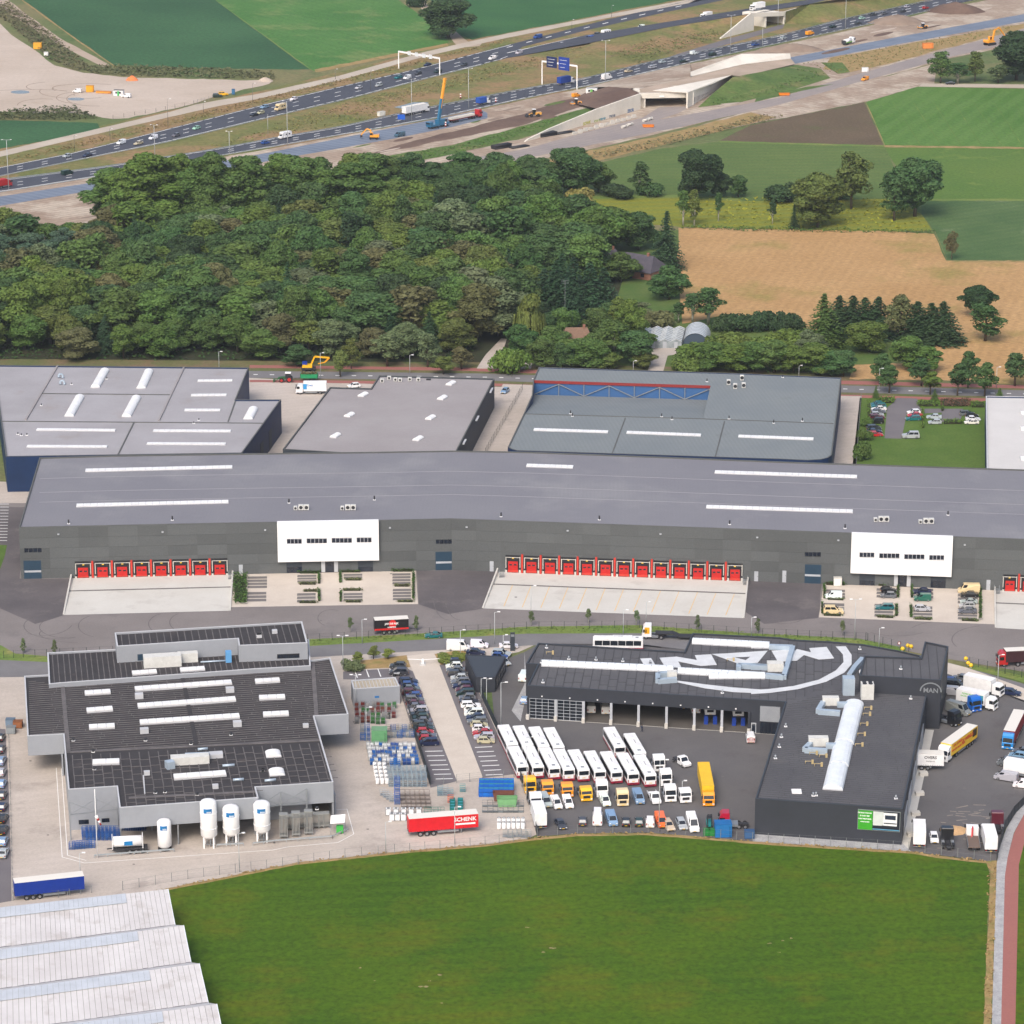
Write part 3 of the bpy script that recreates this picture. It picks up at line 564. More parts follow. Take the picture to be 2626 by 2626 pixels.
def ribs(root,q,d,pitch,wd,ht,z,mat,name='roof_seam',jit=0.0,brk=0.0):
    """thin seams across polygon q along direction d, joined: too many to tell apart"""
    d=Vector((d[0],d[1],0)).normalized();s=Vector((-d.y,d.x,0));n=len(q)
    lo,hi=min(p.dot(s) for p in q),max(p.dot(s) for p in q);m=MB();t=lo+pitch*.6;rr=random.Random(int(lo*7))
    while t < hi-.2:
        xs=[]
        for i in range(n):
            a,b=q[i],q[(i+1) % n];ta,tb=a.dot(s)-t,b.dot(s)-t
            if (ta < 0) != (tb < 0): xs.append((a+(b-a)*(ta/(ta-tb))).dot(d))
        xs.sort()
        for a,b in zip(xs[::2],xs[1::2]):
            if b-a < .6: continue
            a += .15;b -= .15
            cuts=[a]
            if brk:
                while cuts[-1]+brk < b: cuts.append(cuts[-1]+brk*rr.uniform(.7,1.3))
            cuts.append(b)
            for u,v in zip(cuts,cuts[1:]):
                o=s*(t+rr.uniform(-jit,jit));p0,p1=o+d*u,o+d*max(u+.1,v-.05);m.bar((p0.x,p0.y,z),(p1.x,p1.y,z),wd,ht)
                if brk and v < b-.5: m.bar((p1.x,p1.y,z),(p1.x+s.x*pitch,p1.y+s.y*pitch,z),wd*.7,ht*.9)
        t += pitch
    if m.f: return tag(m.build(name,mat,root,True),kind='stuff')
def strip(root,a,b,wd,z,n,mat,name='skylight',curb=None,arch=0.0,ht=.35):
    """a row of roof-light panes from point a to b (centre line); each pane a sub-part of the curb"""
    a,b=Vector((a.x,a.y,0)),Vector((b.x,b.y,0));d=(b-a).normalized();L=(b-a).length;s=Vector((-d.y,d.x,0))
    m=MB();c=(a+b)/2;rz=math.atan2(d.y,d.x);m.cbox((c.x,c.y,z),L,wd,ht*.6,rz);k=m.build(name,curb or M['m_curb'],root,True)
    pl=L/n;m=MB()
    if arch:
        pr=[(-wd/2*math.cos(math.pi*i/8),ht*.5+arch*math.sin(math.pi*i/8)) for i in range(9)]
        vs=[(x,y,zz) for x in (.04,pl-.04) for y,zz in pr];m.add(vs,[(i,i+1,i+10,i+9) for i in range(8)]+[tuple(range(8,-1,-1)),tuple(range(9,18))])
    else: m.box(.04,pl-.04,-wd/2-.03,wd/2+.03,ht*.6,ht)
    o0=m.build('pane',mat,k);off=a-offs(root)
    for i in range(n):
        o=o0 if i == 0 else share('pane',o0,k);p=off+d*(pl*i);o.location=(p.x,p.y,z-offs(root).z);o.rotation_euler=(0,0,rz)
    return k
def pstrip(root,x0,y0,x1,y1,wd,z,n,mat,**kw): return strip(root,P(x0,y0,z),P(x1,y1,z),wd,z,n,mat,**kw)
def rbox(root,name,mat,px,py,z,dx,dy,dz,rz=0.0,col=None):
    p=P(px,py,z);m=MB();m.cbox((p.x,p.y,z),dx,dy,dz,rz);o=m.build(name,mat,root,True)
    if col: OC(o,col)
    return o
def vent(root,px,py,z,h=.8,r=.16,dark=True):
    p=P(px,py,z);m=MB();m.tube((p.x,p.y,z),(p.x,p.y,z+h),r,n=8);v=m.build('vent_pipe',BLACK if dark else STEEL,root,True)
    K1('cbox','vent_flashing',WHITE,v,True)((p.x,p.y,z),.7,.7,.12)
def acunit(root,px,py,z,sx=1.0,sy=.8,h=1.0):
    p=P(px,py,z);m=MB();m.cbox((p.x,p.y,z+.15),sx,sy,h);v=m.build('cooling_unit',M['m_acbox'],root,True)
    K1('tube','fan_grille',BLACK,v,True)((p.x,p.y-sy/2-.03,z+.15+h*.5),(p.x,p.y-sy/2,z+.15+h*.5),h*.36,n=12)
    m=MB()
    for s in (-1,1): m.cbox((p.x+s*sx*.35,p.y,z),.1,sy,.16)
    m.build('mounting_rail',STEEL,v,True)
def wrect(name,mat,root,A,B,px0,px1,pyt,pyb,th=.08,off=0.0,z0=None,z1=None):
    a,b=onwall(px0,pyb,A,B),onwall(px1,pyb,A,B);t=onwall(px0,pyt,A,B)
    n=Vector((B.y-A.y,A.x-B.x,0)).normalized();n=n if n.y < 0 else -n
    za=a.z if z0 is None else z0;zb=t.z if z1 is None else z1
    a,b=a+n*(off-.02),b+n*(off-.02);m=MB();m.prism([(a.x,a.y),(b.x,b.y),(b.x+n.x*(th+.02),b.y+n.y*(th+.02)),(a.x+n.x*(th+.02),a.y+n.y*(th+.02))],za,zb)
    return m.build(name,mat,root,True)

pm('m_roofgrey',S(122,122,128),scale=.05,c2=S(117,117,124),fine=.05,fscale=2.5,rough=.9,stripes=(R(2),1.0,.12,S(114,114,121)),patch=(S(132,132,136),.03,.52,.8))
pm('m_wpanel',S(100,102,100),scale=.3,fine=.14,fscale=4,rough=.9,obj=True,var=.15)
pm('m_joint',S(92,94,93),fine=.05,rough=.9)
pm('m_roofpale',S(156,154,158),scale=.06,c2=S(147,145,148),fine=.05,fscale=2,rough=.9,patch=(S(142,134,130),.07,.6,.6))
pm('m_roofpale2',S(150,146,147),scale=.06,c2=S(142,137,138),fine=.05,fscale=2,rough=.9,stripes=(R(84),2,.25,S(146,139,138)))
pm('m_roofgreen',S(114,121,125),scale=.06,c2=S(122,128,130),fine=.05,fscale=2,rough=.9,stripes=(R(-8),1.2,.25,S(104,111,112)),patch=(S(98,102,104),.06,.6,.6))
pm('m_rooflight',S(190,188,186),scale=.06,c2=S(198,196,194),fine=.03,fscale=2,rough=.9)
pm('m_bluewall',S(24,48,86),scale=.2,c2=S(20,42,76),fine=.04,fscale=2,rough=.55,pos=True)
pm('m_charwall',S(58,64,72),scale=.2,fine=.06,fscale=2,rough=.6)
pm('m_manwall',S(54,57,65),scale=.25,c2=S(50,53,60),fine=.05,fscale=2,rough=.6)
pm('m_manroof',S(88,88,91),scale=.1,c2=S(80,80,84),fine=.08,fscale=2,rough=.9,patch=(S(100,98,97),.08,.6,.5))
pm('m_manseam',S(66,66,70),fine=.05,rough=.9)
pm('m_croof',S(60,58,60),scale=.15,c2=S(52,50,52),fine=.1,fscale=1.5,rough=.9,patch=(S(92,84,80),.12,.62,.6))
pm('m_crib',S(106,102,102),scale=.5,c2=S(88,85,86),fine=.1,rough=.9)
pm('m_cwall',S(152,156,163),scale=.1,c2=S(146,150,156),fine=.03,fscale=1,rough=.5,stripes=(0,.25,.25,S(134,138,146)))
pm('m_skylight',S(238,240,242),scale=.4,fine=.02,rough=.35);pm('m_skylight2',S(222,228,238),scale=.4,fine=.02,rough=.3);pm('m_curb',S(190,192,196),fine=.03,rough=.6)
pm('m_acbox',S(206,206,202),scale=1,fine=.04,rough=.6);pm('m_duct',S(168,184,198),scale=.5,c2=S(180,194,206),fine=.03,rough=.4,metal=.3)
pm('m_panelwhite',S(248,248,246),scale=.2,c2=S(244,244,242),fine=.01,rough=.5)
pm('m_red',S(186,36,32),scale=.5,fine=.04,rough=.5);pm('m_redpillar',S(196,62,50),scale=.5,fine=.04,rough=.6);pm('m_dockdark',S(38,38,42),fine=.06,rough=.8)
pm('m_bluedoor',S(44,66,84),scale=.5,fine=.04,rough=.5);pm('m_lightdoor',S(176,180,186),fine=.03,rough=.5);pm('m_dockpad',S(200,196,188),fine=.05,rough=.8)
pm('m_window',S(22,28,40),scale=.5,c2=S(34,42,54),fine=.05,rough=.1,spec=.7)
pm('m_louver',S(142,146,152),fine=.03,rough=.5)

# ---------------------------------------------------------------- the long warehouse
HW=13.7
WR=[(101,1174),(300,1168),(650,1163),(976,1159),(1157,1156),(1350,1159),(1700,1172),(2000,1184),(2700,1207)]
WF=[(48,1353),(580,1342),(976,1335),(1157,1331),(1350,1338),(2000,1361),(2720,1387)]
W=thing('warehouse','very long grey warehouse with red loading docks and two white office boxes','warehouse',P(1157,1461))
q,roofW=block(W,PX(WR+WF[::-1],HW),HW,M['m_joint'],M['m_roofgrey'],rim=.25,coping=M['m_joint'])
FP=PX(WF,HW);FP=[Vector((p.x,p.y,0)) for p in FP]
def seg(px):
    for i in range(len(WF)-1):
        if px <= WF[i+1][0]: return FP[i],FP[i+1]
    return FP[-2],FP[-1]
# facade panels
m=MB();m.box(.004,.996,-.05,.01,.004,.996);pan0=m.build('wall_panel',M['m_wpanel'],W);first=True
for i in range(len(FP)-1):
    a,b=FP[i],FP[i+1];L=(b-a).length;nc=max(1,round(L/7.3));rz=math.atan2(b.y-a.y,b.x-a.x)
    for c in range(nc):
        for r in range(5):
            o=pan0 if first else share('wall_panel',pan0,W);first=False
            p=a+(b-a)*(c/nc)-W.location;o.location=(p.x,p.y,.02+r*2.71-W.location.z);o.rotation_euler=(0,0,rz);o.scale=(L/nc,1,2.68)
            v=rnd.choice([1,1,.97,1.04,.94]);g_=S(88*v,91*v,92*v);OC(o,g_)
def wr(name,mat,px0,px1,pyt,pyb,root=None,**kw):
    A,B=seg((px0+px1)/2);return wrect(name,mat,root or W,A,B,px0,px1,pyt,pyb,**kw)
def dock(px,pitch,yb):
    k=pitch
    fr=wr('dock_shelter',M['m_dockdark'],px,px+k*.8,yb-46,yb+1,th=.35,z0=.1)
    d=wr('dock_door',M['m_red'],px+k*.14,px+k*.66,yb-31,yb-2,th=.06,off=.36,z0=.35)
    wr('dock_leveller',M['m_redpillar'],px+k*.12,px+k*.68,yb-9,yb-1,th=.12,off=.37,z0=.2)
    for s in (.2,.44): wr('door_window',M['m_window'],px+k*s,px+k*(s+.15),yb-24,yb-20.5,d,th=.03,off=.42)
    for x0,x1,y0 in ((.0,.04,42),(.76,.8,42)): wr('frame_bar',M['m_dockpad'],px+k*x0,px+k*x1,yb-y0,yb-14,fr,th=.05,off=.36)
    wr('frame_bar',M['m_dockpad'],px,px+k*.8,yb-42,yb-40.6,fr,th=.05,off=.37);wr('dock_number',PLATE,px+k*.35,px+k*.45,yb-40,yb-37.5,fr,th=.05,off=.4)
    for s in (-.02,.72): wr('dock_bumper',M['m_dockpad'],px+k*s,px+k*(s+.1),yb-9,yb,fr,th=.5,off=.05,z0=.08)
    return fr
def pillar(px,k,yb): wr('dock_pillar',M['m_redpillar'],px+k*.845,px+k*.945,yb-48,yb+2,th=.6,z0=.08)
for i in range(8):
    x=194+i*50;yb=1486-i*1.1;dock(x,50,yb);(pillar(x,50,yb) if i < 7 else None)
for i in range(13):
    x=1297+i*47.4;yb=1469+i*1.75;dock(x,47.4,yb);(pillar(x,47.4,yb) if i < 12 else None)
for i in range(3): dock(2571+i*45,45,1519+i*1.5);pillar(2571+i*45,45,1519+i*1.5)
for x in (200,380,560): pass
for px0,y0 in ((713,1339),(2181,1367)):
    x1=px0+259;sl=-5 if px0 < 1000 else 10;A,B=seg(px0+130)
    nA=Vector((B.y-A.y,A.x-B.x,0)).normalized();nA=nA if nA.y < 0 else -nA;A2,B2=A+nA*1.2,B+nA*1.2
    ob=wrect('office_box',M['m_panelwhite'],W,A,B,px0,x1,y0-4,y0+99,th=1.2,z1=HW+.35)
    wy=y0+50 if px0 < 1000 else y0+54
    for g0,g1,n in ((63,168,4),(203,346,5),(380,523,5),(557,662,4)):
        x0,xx1=px0+g0*.3623,px0+g1*.3623;yy=wy+sl*((g0+g1)/2/717)
        f=wrect('window_band',M['m_curb'],ob,A2,B2,x0-.8,xx1+.8,yy-7,yy+7,th=.03)
        for k in range(n):
            a_=x0+(xx1-x0)*k/n;wrect('window_pane',M['m_window'],f,A2,B2,a_+.6,a_+(xx1-x0)/n-.6,yy-5.5,yy+5.5,th=.03,off=.02)
    for k in range(1,4): wrect('panel_joint',M['m_curb'],ob,A2,B2,px0+k*65,px0+k*65+.6,y0-2,y0+97,th=.01,z1=HW+.3)
    yb=y0+131+sl*.4;
    for x0,xx1 in ((22,62),(205,244)): 
        d=wr('glass_front',M['m_charwall'],px0+x0,px0+xx1,yb-33,yb-1,th=.08,z0=.1);wr('window_pane',M['m_window'],px0+x0+1,px0+xx1-1,yb-14,yb-2,d,th=.02,off=.08,z0=.2)
    d=wr('entrance',M['m_dockdark'],px0+110,px0+155,yb-33,yb-1,th=.06,z0=.05)
    for x0,xx1 in ((111,121),(123,142),(144,154)): wr('glass_door',M['m_window'] if x0 == 123 else M['m_curb'],px0+x0,px0+xx1,yb-28,yb-2,d,th=.03,off=.07,z0=.2)
for x0,x1,yw,yd in ((62,107,1405,1438),(1117,1159,1383,1415),(2063,2105,1415,1447)):
    f=wr('window_band',M['m_dockdark'],x0,x1,yw,yw+12,th=.05)
    for k in range(4): wr('window_pane',M['m_window'],x0+1+(x1-x0)*k/4,x0-.5+(x1-x0)*(k+1)/4,yw+1,yw+11,f,th=.03,off=.06)
    d=wr('roller_door',M['m_bluedoor'],x0,x1,yd,yd+45,th=.08,z0=.05);wr('door_window',M['m_lightdoor'],x0+1,x1-1,yd+25,yd+30,d,th=.02,off=.09)
for x0,y0 in ((613,1448),(1256,1439),(1934,1465),(2006,1463),(2529,1487),(1926,1462)):
    if x0 != 1926: d=wr('service_door',M['m_lightdoor'],x0,x0+10,y0,y0+23,th=.06,z0=.05);wr('door_handle',BLACK,x0+8,x0+9,y0+12,y0+13.5,d,th=.05,off=.07)
for x in (150,417,680,1000,1197,1456,1694,1942,2150,2474): wr('wall_lamp',M['m_lightdoor'],x-2.5,x+2.5,lerp_px(WF,x)+17,lerp_px(WF,x)+20,th=.4)
zr=HW-.25
for x0,y0,x1,y1,n in ((219,1208,596,1199,22),(196,1298,586,1288,22),(1350,1195,1470,1199,8),(1833,1212,2198,1224,22),(1811,1301,2187,1313,22)): pstrip(W,x0,y0,x1,y1,2.2,zr,n,M['m_skylight'])
for x,y in ((176,1343),(442,1334),(741,1290),(960,1282),(1285,1325),(1537,1333),(1871,1345),(2167,1355),(2431,1321)): vent(W,x,y,zr,1.1,.2)
for x0,y0 in ((758,1308),(878,1308),(2245,1338),(2360,1343)):
    for k,(dx,sz) in enumerate(((0,.9),(14,1.3),(28,1.3))): acunit(W,x0+dx,y0,zr,sz,.9,sz)
m=MB()
for y_off,wd in ((.3,.06),(.5,.1),(.64,.06)):             # roof membrane joints
    for i in range(len(WR)-1):
        pa=[P(WR[i+e][0],WR[i+e][1]+(lerp_px(WF,max(48,WR[i+e][0]))-WR[i+e][1])*y_off,zr) for e in (0,1)];m.bar(pa[0]+Vector((0,0,.01)),pa[1]+Vector((0,0,.01)),.22,.03)
tag(m.build('roof_joint',M['m_roofpale'],roofW,True),kind='stuff')
for r in RAMPS:                                                # kerb walls of the loading ramps
    for e in ((0,3),(1,2)):
        a,b=P(*r[e[0]]),P(*r[e[1]]);m=MB();d=(b-a);s=Vector((-d.y,d.x,0)).normalized()*.2
        m.add([a-s,b-s,b+s,a+s,a-s+Vector((0,0,1.1)),b-s+Vector((0,0,.25)),b+s+Vector((0,0,.25)),a+s+Vector((0,0,1.1))],[(0,3,2,1),(4,5,6,7),(0,1,5,4),(1,2,6,5),(2,3,7,6),(3,0,4,7)])
        tag(m.build('ramp_wall',M['m_concrete']),'low concrete ramp wall dropping away from the %s end of the %s dock row' % (('west','east')[e[0]],('eight door','thirteen door','short eastern')[RAMPS.index(r)]),'wall')
ST=thing('dock_stairs','steel stairs beside the end of the thirteen door dock row','stairs',P(1287,1478))
for i in range(6):
    K1('box','step',STEEL,ST)(-.6,.6,-i*.25,-i*.25+.24,1.0-i*.18,1.06-i*.18)
for s in (-.6,.6):
    m=MB();m.bar((s,.2,1.0),(s,-1.3,0),.05);m.bar((s,.2,2.0),(s,-1.3,1.0),.05);m.bar((s,.2,.1),(s,.2,2.0),.05);m.bar((s,-1.3,0),(s,-1.3,1),.05);m.build('handrail',STEEL,ST)
for x,y,lb in ((593,1482,'steel stairs at the east end of the eight door dock row'),(1911,1496,'steel stairs at the east end of the thirteen door dock row'),(2556,1520,'steel stairs beside the short eastern dock row')):
    c=copy_tree(ST);c.location=P(x,y);c['label']=lb
ST['label']='steel stairs at the west end of the thirteen door dock row'

# ---------------------------------------------------------------- warehouses along the street
H1=10.2
B1=thing('blue_warehouse','dark blue warehouse with a pale flat roof and arched white roof lights','warehouse',P(300,1262))
b1=PX([(-70,936),(638,943),(605,1025),(721,1025),(621,1162),(15,1171),(-8,1010),(-70,1008)],H1)
block(B1,b1,H1,M['m_bluewall'],M['m_roofpale'],coping=M['m_joint']);zr=H1-.35
for pts in ((148,939,66,1078),(472,943,407,1080)):
    a,b=P(pts[0],pts[1],zr),P(pts[2],pts[3],zr);K1('bar','roof_ridge',M['m_roofpale2'],B1,True)(a+Vector((0,0,.15)),b+Vector((0,0,.15)),.5,.4)
for pts in ((6,1081,673,1086),(108,1010,438,1013),(344,1083,303,1166),(605,1025,585,1082)):
    a,b=P(pts[0],pts[1],zr),P(pts[2],pts[3],zr);K1('bar','roof_ridge',M['m_joint'],B1,True)(a+Vector((0,0,.08)),b+Vector((0,0,.08)),.35,.22)
for x0,y0,x1,y1 in ((269,951,244,995),(382,953,362,997),(205,1019,177,1069),(350,1021,324,1070),(650,1050,636,1076)): pstrip(B1,x0,y0,x1,y1,2.7,zr,6,M['m_skylight'],arch=.9)
for x0,y0,x1,y1,n in ((507,978,596,977,6),(490,1015,581,1014,6),(473,1053,565,1053,6),(94,1103,296,1105,14),(69,1146,275,1147,14),(393,1106,592,1107,14),(377,1139,579,1140,14)): pstrip(B1,x0,y0,x1,y1,1.7,zr,n,M['m_skylight'])
for x,y in ((156,970),(160,987)):
    p=P(x,y,zr);m=MB()
    for t in range(6):
        a0,a1=math.pi*t/6,math.pi*(t+1)/6;m.tube((p.x+.6*math.cos(a0),p.y,zr+.7+.6*math.sin(a0)),(p.x+.6*math.cos(a1),p.y,zr+.7+.6*math.sin(a1)),.35,n=8)
    m.tube((p.x+.6,p.y,zr),(p.x+.6,p.y,zr+.7),.35);m.tube((p.x-.6,p.y,zr+.3),(p.x-.6,p.y,zr+.7),.35);m.build('roof_duct',M['m_duct'],B1,True)
for x,y in ((106,1040),(184,986),(274,972),(510,1078),(497,1086),(69,1116),(46,1114),(55,1117)): vent(B1,x,y,zr,.6)
wA,wB=b1[3],b1[4]
for x0,x1,y0,y1 in ((690,697,1105,1142),(668,676,1138,1168)): wrect('roller_door',M['m_charwall'],B1,wA,wB,x0,x1,y0,y1,th=.06,z0=0.1)
H2=9.0
B2=thing('flat_warehouse','charcoal sided warehouse with eight small white dome lights on its roof','warehouse',P(1000,1240))
b2=PX([(972,963),(1268,971),(1160,1178),(725,1152),(846,993),(951,996)],H2)
block(B2,b2,H2,M['m_charwall'],M['m_roofpale2'],coping=M['m_joint']);zr=H2-.35
for x,y in ((1159,985),(934,1014),(1137,1022),(899,1066),(1107,1073),(863,1119),(1075,1127)):
    a=P(x,y,zr);strip(B2,a+Vector((-1.0,-1.6,0)),a+Vector((.4,1.6,0)),2.0,zr,2,M['m_skylight'],arch=.6)
for x,y in ((980,981),(998,974),(1014,978),(1026,979),(1051,977),(1073,978)): acunit(B2,x,y,zr,1.1,.9,1.0)
rbox(B2,'roof_hatch',M['m_dockdark'],1099,974,zr,1.4,1.0,.25)
for x,y in ((1256,1005),(1220,1077),(1187,1137)): wrect('wall_lamp',WHITE,B2,b2[1],b2[2],x-1,x+5,y,y+3,th=.5)
H3=9.6
B3=thing('sawtooth_warehouse','grey green roofed warehouse with a blue trussed clerestory under a red edge','warehouse',P(1700,1250))
f3=zt(1300,900,[(225,115),(1660,160)]) + zt(1926,900,[(640,190),(572,738),(545,757),(500,768),(400,775)]) + zt(1300,900,[(1932,766),(70,706),(28,694),(6,680),(118,445),(175,315),(185,205)])
b3=PX(f3,H3);block(B3,b3,H3,M['m_bluewall'],M['m_roofgreen'],coping=M['m_joint'],rim=.2,skip=());zr=H3-.2
for o in [o for o in B3.children if o.name.startswith('roof')]: bpy.data.objects.remove(o)
for o in list(B3.children):                                     # the sunk part opens the west parapet
    pass
KA,KB=PX(zt(1300,900,[(190,208),(1440,246)]),H3)        # top of the clerestory
R0,R1=[Vector((p.x,p.y,H3-4.4)) for p in (KA,KB)]
SA,SB=PX(zt(1300,900,[(124,447),(1388,482)]),zr)
m=MB();q3=[Vector((p.x,p.y,zr)) for p in b3]
back=[q3[0],q3[1],q3[2]];m.quad(*ccw([q3[0],q3[1],q3[2],Vector((KB.x,KB.y,zr)),Vector((KA.x,KA.y,zr))]));m.build('roof',M['m_roofgreen'],B3,True)
m=MB();rgt=[q3[2],*q3[3:10],q3[11],q3[12],SB,Vector((KB.x,KB.y,zr))]
m.quad(*ccw([q3[2],q3[3],q3[4],q3[5],q3[6],q3[7],q3[8],q3[9],q3[10],SA,SB,Vector((KB.x,KB.y,zr))]));m.build('roof',M['m_roofgreen'],B3,True)
m=MB();m.quad(R0,R1,SB,SA);m.add([R1,SB,Vector((R1.x,R1.y,zr))],[(0,1,2)]);m.build('sloping_roof',M['m_roofgreen'],B3,True)
cl=wrect('clerestory',plain('clerestory_blue',S(52,92,140),.5),B3,KA,KB,*zt(1300,900,[(190,0)])[0][:1],1300+1440*.36232,980,1010,th=.02,z0=H3-4.5,z1=H3)
nB=Vector((KB.y-KA.y,KA.x-KB.x,0)).normalized();nB=nB if nB.y < 0 else -nB
m=MB();m.bar(KA+nB*.15+Vector((0,0,-.35)),KB+nB*.15+Vector((0,0,-.35)),.3,.8);m.build('red_fascia',plain('fascia_red',S(132,38,36),.6),cl,True)
for k in range(8):
    t=k/7;a=KA+(KB-KA)*t+nB*.3;mm=MB();mm.bar(a+Vector((0,0,-.8)),a+Vector((0,0,-4.4)),.22);mm.build('truss_post',STEEL,cl,True)
    if k < 7:
        b=KA+(KB-KA)*((k+1)/7)+nB*.3;u,v=(a+Vector((0,0,-4.3)),b+Vector((0,0,-.9))) if k % 2 == 0 else (a+Vector((0,0,-.9)),b+Vector((0,0,-4.3)))
        mm=MB();mm.bar(u,v,.22);mm.build('truss_brace',STEEL,cl,True)
for pts in (zt(1300,900,[(190,560),(716,577)]),zt(1300,900,[(847,580),(1374,600)]),[*zt(1300,900,[(1638,607)]),*zt(1926,900,[(442,627)])]): pstrip(B3,*pts[0],*pts[1],1.9,zr,12,M['m_skylight'])
for x,y in zt(1300,900,[(450,445),(463,463),(1095,466),(1168,486),(1572,482),(1888,510),(1416,218)])+zt(1926,900,[(160,512),(363,497),(224,188)]): vent(B3,x,y,zr,1.0)
for x,y in zt(1300,900,[(1615,268),(1663,208),(1675,262),(1568,240)]): acunit(B3,x,y,zr,1.1,.9,1.5)
for pts in (zt(1300,900,[(838,475),(745,725)]),zt(1300,900,[(1540,500),(1475,748)])):
    a,b=PX(pts,zr);K1('bar','roof_ridge',M['m_joint'],B3,True)(a+Vector((0,0,.04)),b+Vector((0,0,.04)),.3,.14)
a,b=SA,PX(zt(1926,900,[(585,515)]),zr)[0];m=MB();m.bar(a+Vector((0,0,.05)),SB+Vector((0,0,.05)),.3,.2);m.bar(SB+Vector((0,0,.05)),b+Vector((0,0,.05)),.3,.2);m.build('roof_ridge',M['m_joint'],B3,True)
B4=thing('pale_warehouse','pale roofed warehouse with white box lights beside the small lawn','warehouse',P(2600,1260))
b4=PX([(2528,1016),(2760,1020),(2760,1260),(2531,1250)],8.0);block(B4,b4,8.0,M['m_bluewall'],M['m_rooflight'],coping=M['m_curb'])
for y in (1056,1096,1172):
    a=P(2632,y,7.65);strip(B4,a+Vector((-2,-2.2,0)),a+Vector((4,-2.2,0)),3.2,7.65,3,M['m_skylight'],arch=.6)
# ---------------------------------------------------------------- gas depot: dark ribbed roofs, light grey cladding
HC=9.1;HM=9.8;HU=13.4
C=thing('gas_depot','grey clad gas depot with dark ribbed roofs and overhanging canopies','depot building',P(450,2150))
cm=[(62,1734),(797,1694),(847,1687),(894,1832),(806,1837),(855,2006),(656,2019),(663,2046),(306,2072),(299,2017),(175,2025),(162,1883),(70,1888)]
qc=ccw(PX(cm,HC));qi=inset([Vector((p.x,p.y,0)) for p in qc],.3)
m=MB();m.quad(*[Vector((p.x,p.y,HC-.3)) for p in qi]);rC=m.build('roof',M['m_croof'],C,True)
cmq=[Vector((p.x,p.y,0)) for p in PX(cm,HC)];cmi=inset(cmq if ccw(cmq) is cmq else cmq,.3) if ccw(cmq) == cmq else inset(cmq[::-1],.3)[::-1]
low={2: 4.6,3: 4.6,8: 4.6,7: 4.6,5: 4.6,6: 4.6,4: .0,11: 4.6,12: 4.6,10: .0,9: .0,0: 0,1: 4.6}   # side -> underside of the cladding
for i in range(len(cm)):
    a,b,c,d=cmq[i],cmq[(i+1) % len(cm)],cmi[(i+1) % len(cm)],cmi[i];z0=low.get(i,0)
    K1('prism','wall',M['m_cwall'],C,True)([(a.x,a.y),(b.x,b.y),(c.x,c.y),(d.x,d.y)],z0,HC)
    K1('prism','coping',M['m_curb'],C,True)([(a.x,a.y),(b.x,b.y),(c.x,c.y),(d.x,d.y)],HC+.003,HC+.1)
# inner walls under the canopies, set back
def inner(pts,z1,mat='m_cwall',name='inner_wall'):
    for a,b in zip(pts,pts[1:]):
        p,q=P(*a),P(*b);n=(q-p).normalized();s=Vector((-n.y,n.x,0))*.15;m=MB();m.prism([(p.x-s.x,p.y-s.y),(q.x-s.x,q.y-s.y),(q.x+s.x,q.y+s.y),(p.x+s.x,p.y+s.y)],0,z1);m.build(name,M[mat],C,True)
inner([(310,2120),(655,2093)],4.7);inner([(162,1990),(150,1860)],4.6);inner([(800,1935),(860,2090)],4.6)
inner([(660,2105),(800,2095)],8.5)
K1('quad','soffit',M['m_joint'],C,True)(*[Vector((p.x,p.y,4.62)) for p in [cmq[7],cmq[8],Vector((P(310,2105).x,P(310,2105).y,0)),Vector((P(655,2085).x,P(655,2085).y,0))]])
for a,z1 in (((390,2130),4.7),((458,2165),4.7),((310,2150),4.7)):
    p=P(*a);K1('cbox','canopy_post',STEEL,C,True)((p.x,p.y,0),.3,.3,z1)
# braced steel frames in front of the recesses
for pts,z1 in (([(182,2155),(250,2147),(308,2140)],8.4),([(655,2140),(722,2128),(788,2120)],8.4)):
    g_=[P(*a) for a in pts]
    for p in g_: K1('cbox','frame_post',STEEL,C,True)((p.x,p.y,0),.28,.28,z1)
    for a,b in zip(g_,g_[1:]):
        K1('bar','frame_beam',STEEL,C,True)((a.x,a.y,z1-2.8),(b.x,b.y,z1-2.8),.22)
        K1('bar','frame_brace',STEEL,C,True)((a.x,a.y,z1-2.8),(b.x,b.y,z1),.1)
        K1('bar','frame_brace',STEEL,C,True)((b.x,b.y,z1-2.8),(a.x,a.y,z1),.1)
# mid and upper blocks
qm,rm_=block(C,PX([(121,1674),(793,1640),(797,1708),(655,1716),(155,1752),(125,1755)],HM),HM,M['m_cwall'],M['m_croof'],coping=M['m_curb'])
qu,ru_=block(C,PX([(294,1623),(775,1594),(789,1649),(612,1656),(609,1638),(299,1658)],HU),HU,M['m_cwall'],M['m_croof'],z0=0,coping=M['m_curb'])
lat=P(847,1687,HC)-P(121,1730,HC);dep=P(855,2006,HC)-P(806,1837,HC)
back=[P(x,y,HC) for x,y in ((72,1740),(160,1755),(655,1718),(793,1712),(800,1696),(845,1690),(890,1828),(808,1833),(822,1893),(166,1926),(160,1880),(75,1884))]
front=[P(x,y,HC) for x,y in ((170,1934),(826,1902),(852,2002),(652,2015),(660,2042),(312,2066),(300,2012),(180,2020))]
for q_,d_,p_ in ((back,lat,1.25),(front,dep,2.0)): ribs(C,[Vector((p.x,p.y,0)) for p in ccw(q_)],d_,p_,.2,.1,HC-.26,M['m_crib'],jit=.05,brk=7 if q_ is back else 3.6)
ribs(C,[Vector((p.x,p.y,0)) for p in inset(qm,.5)],dep,1.25,.22,.1,HM-.31,M['m_crib'],jit=.05);ribs(C,[Vector((p.x,p.y,0)) for p in inset(qu,.5)],dep,1.6,.22,.1,HU-.31,M['m_crib'],jit=.05)
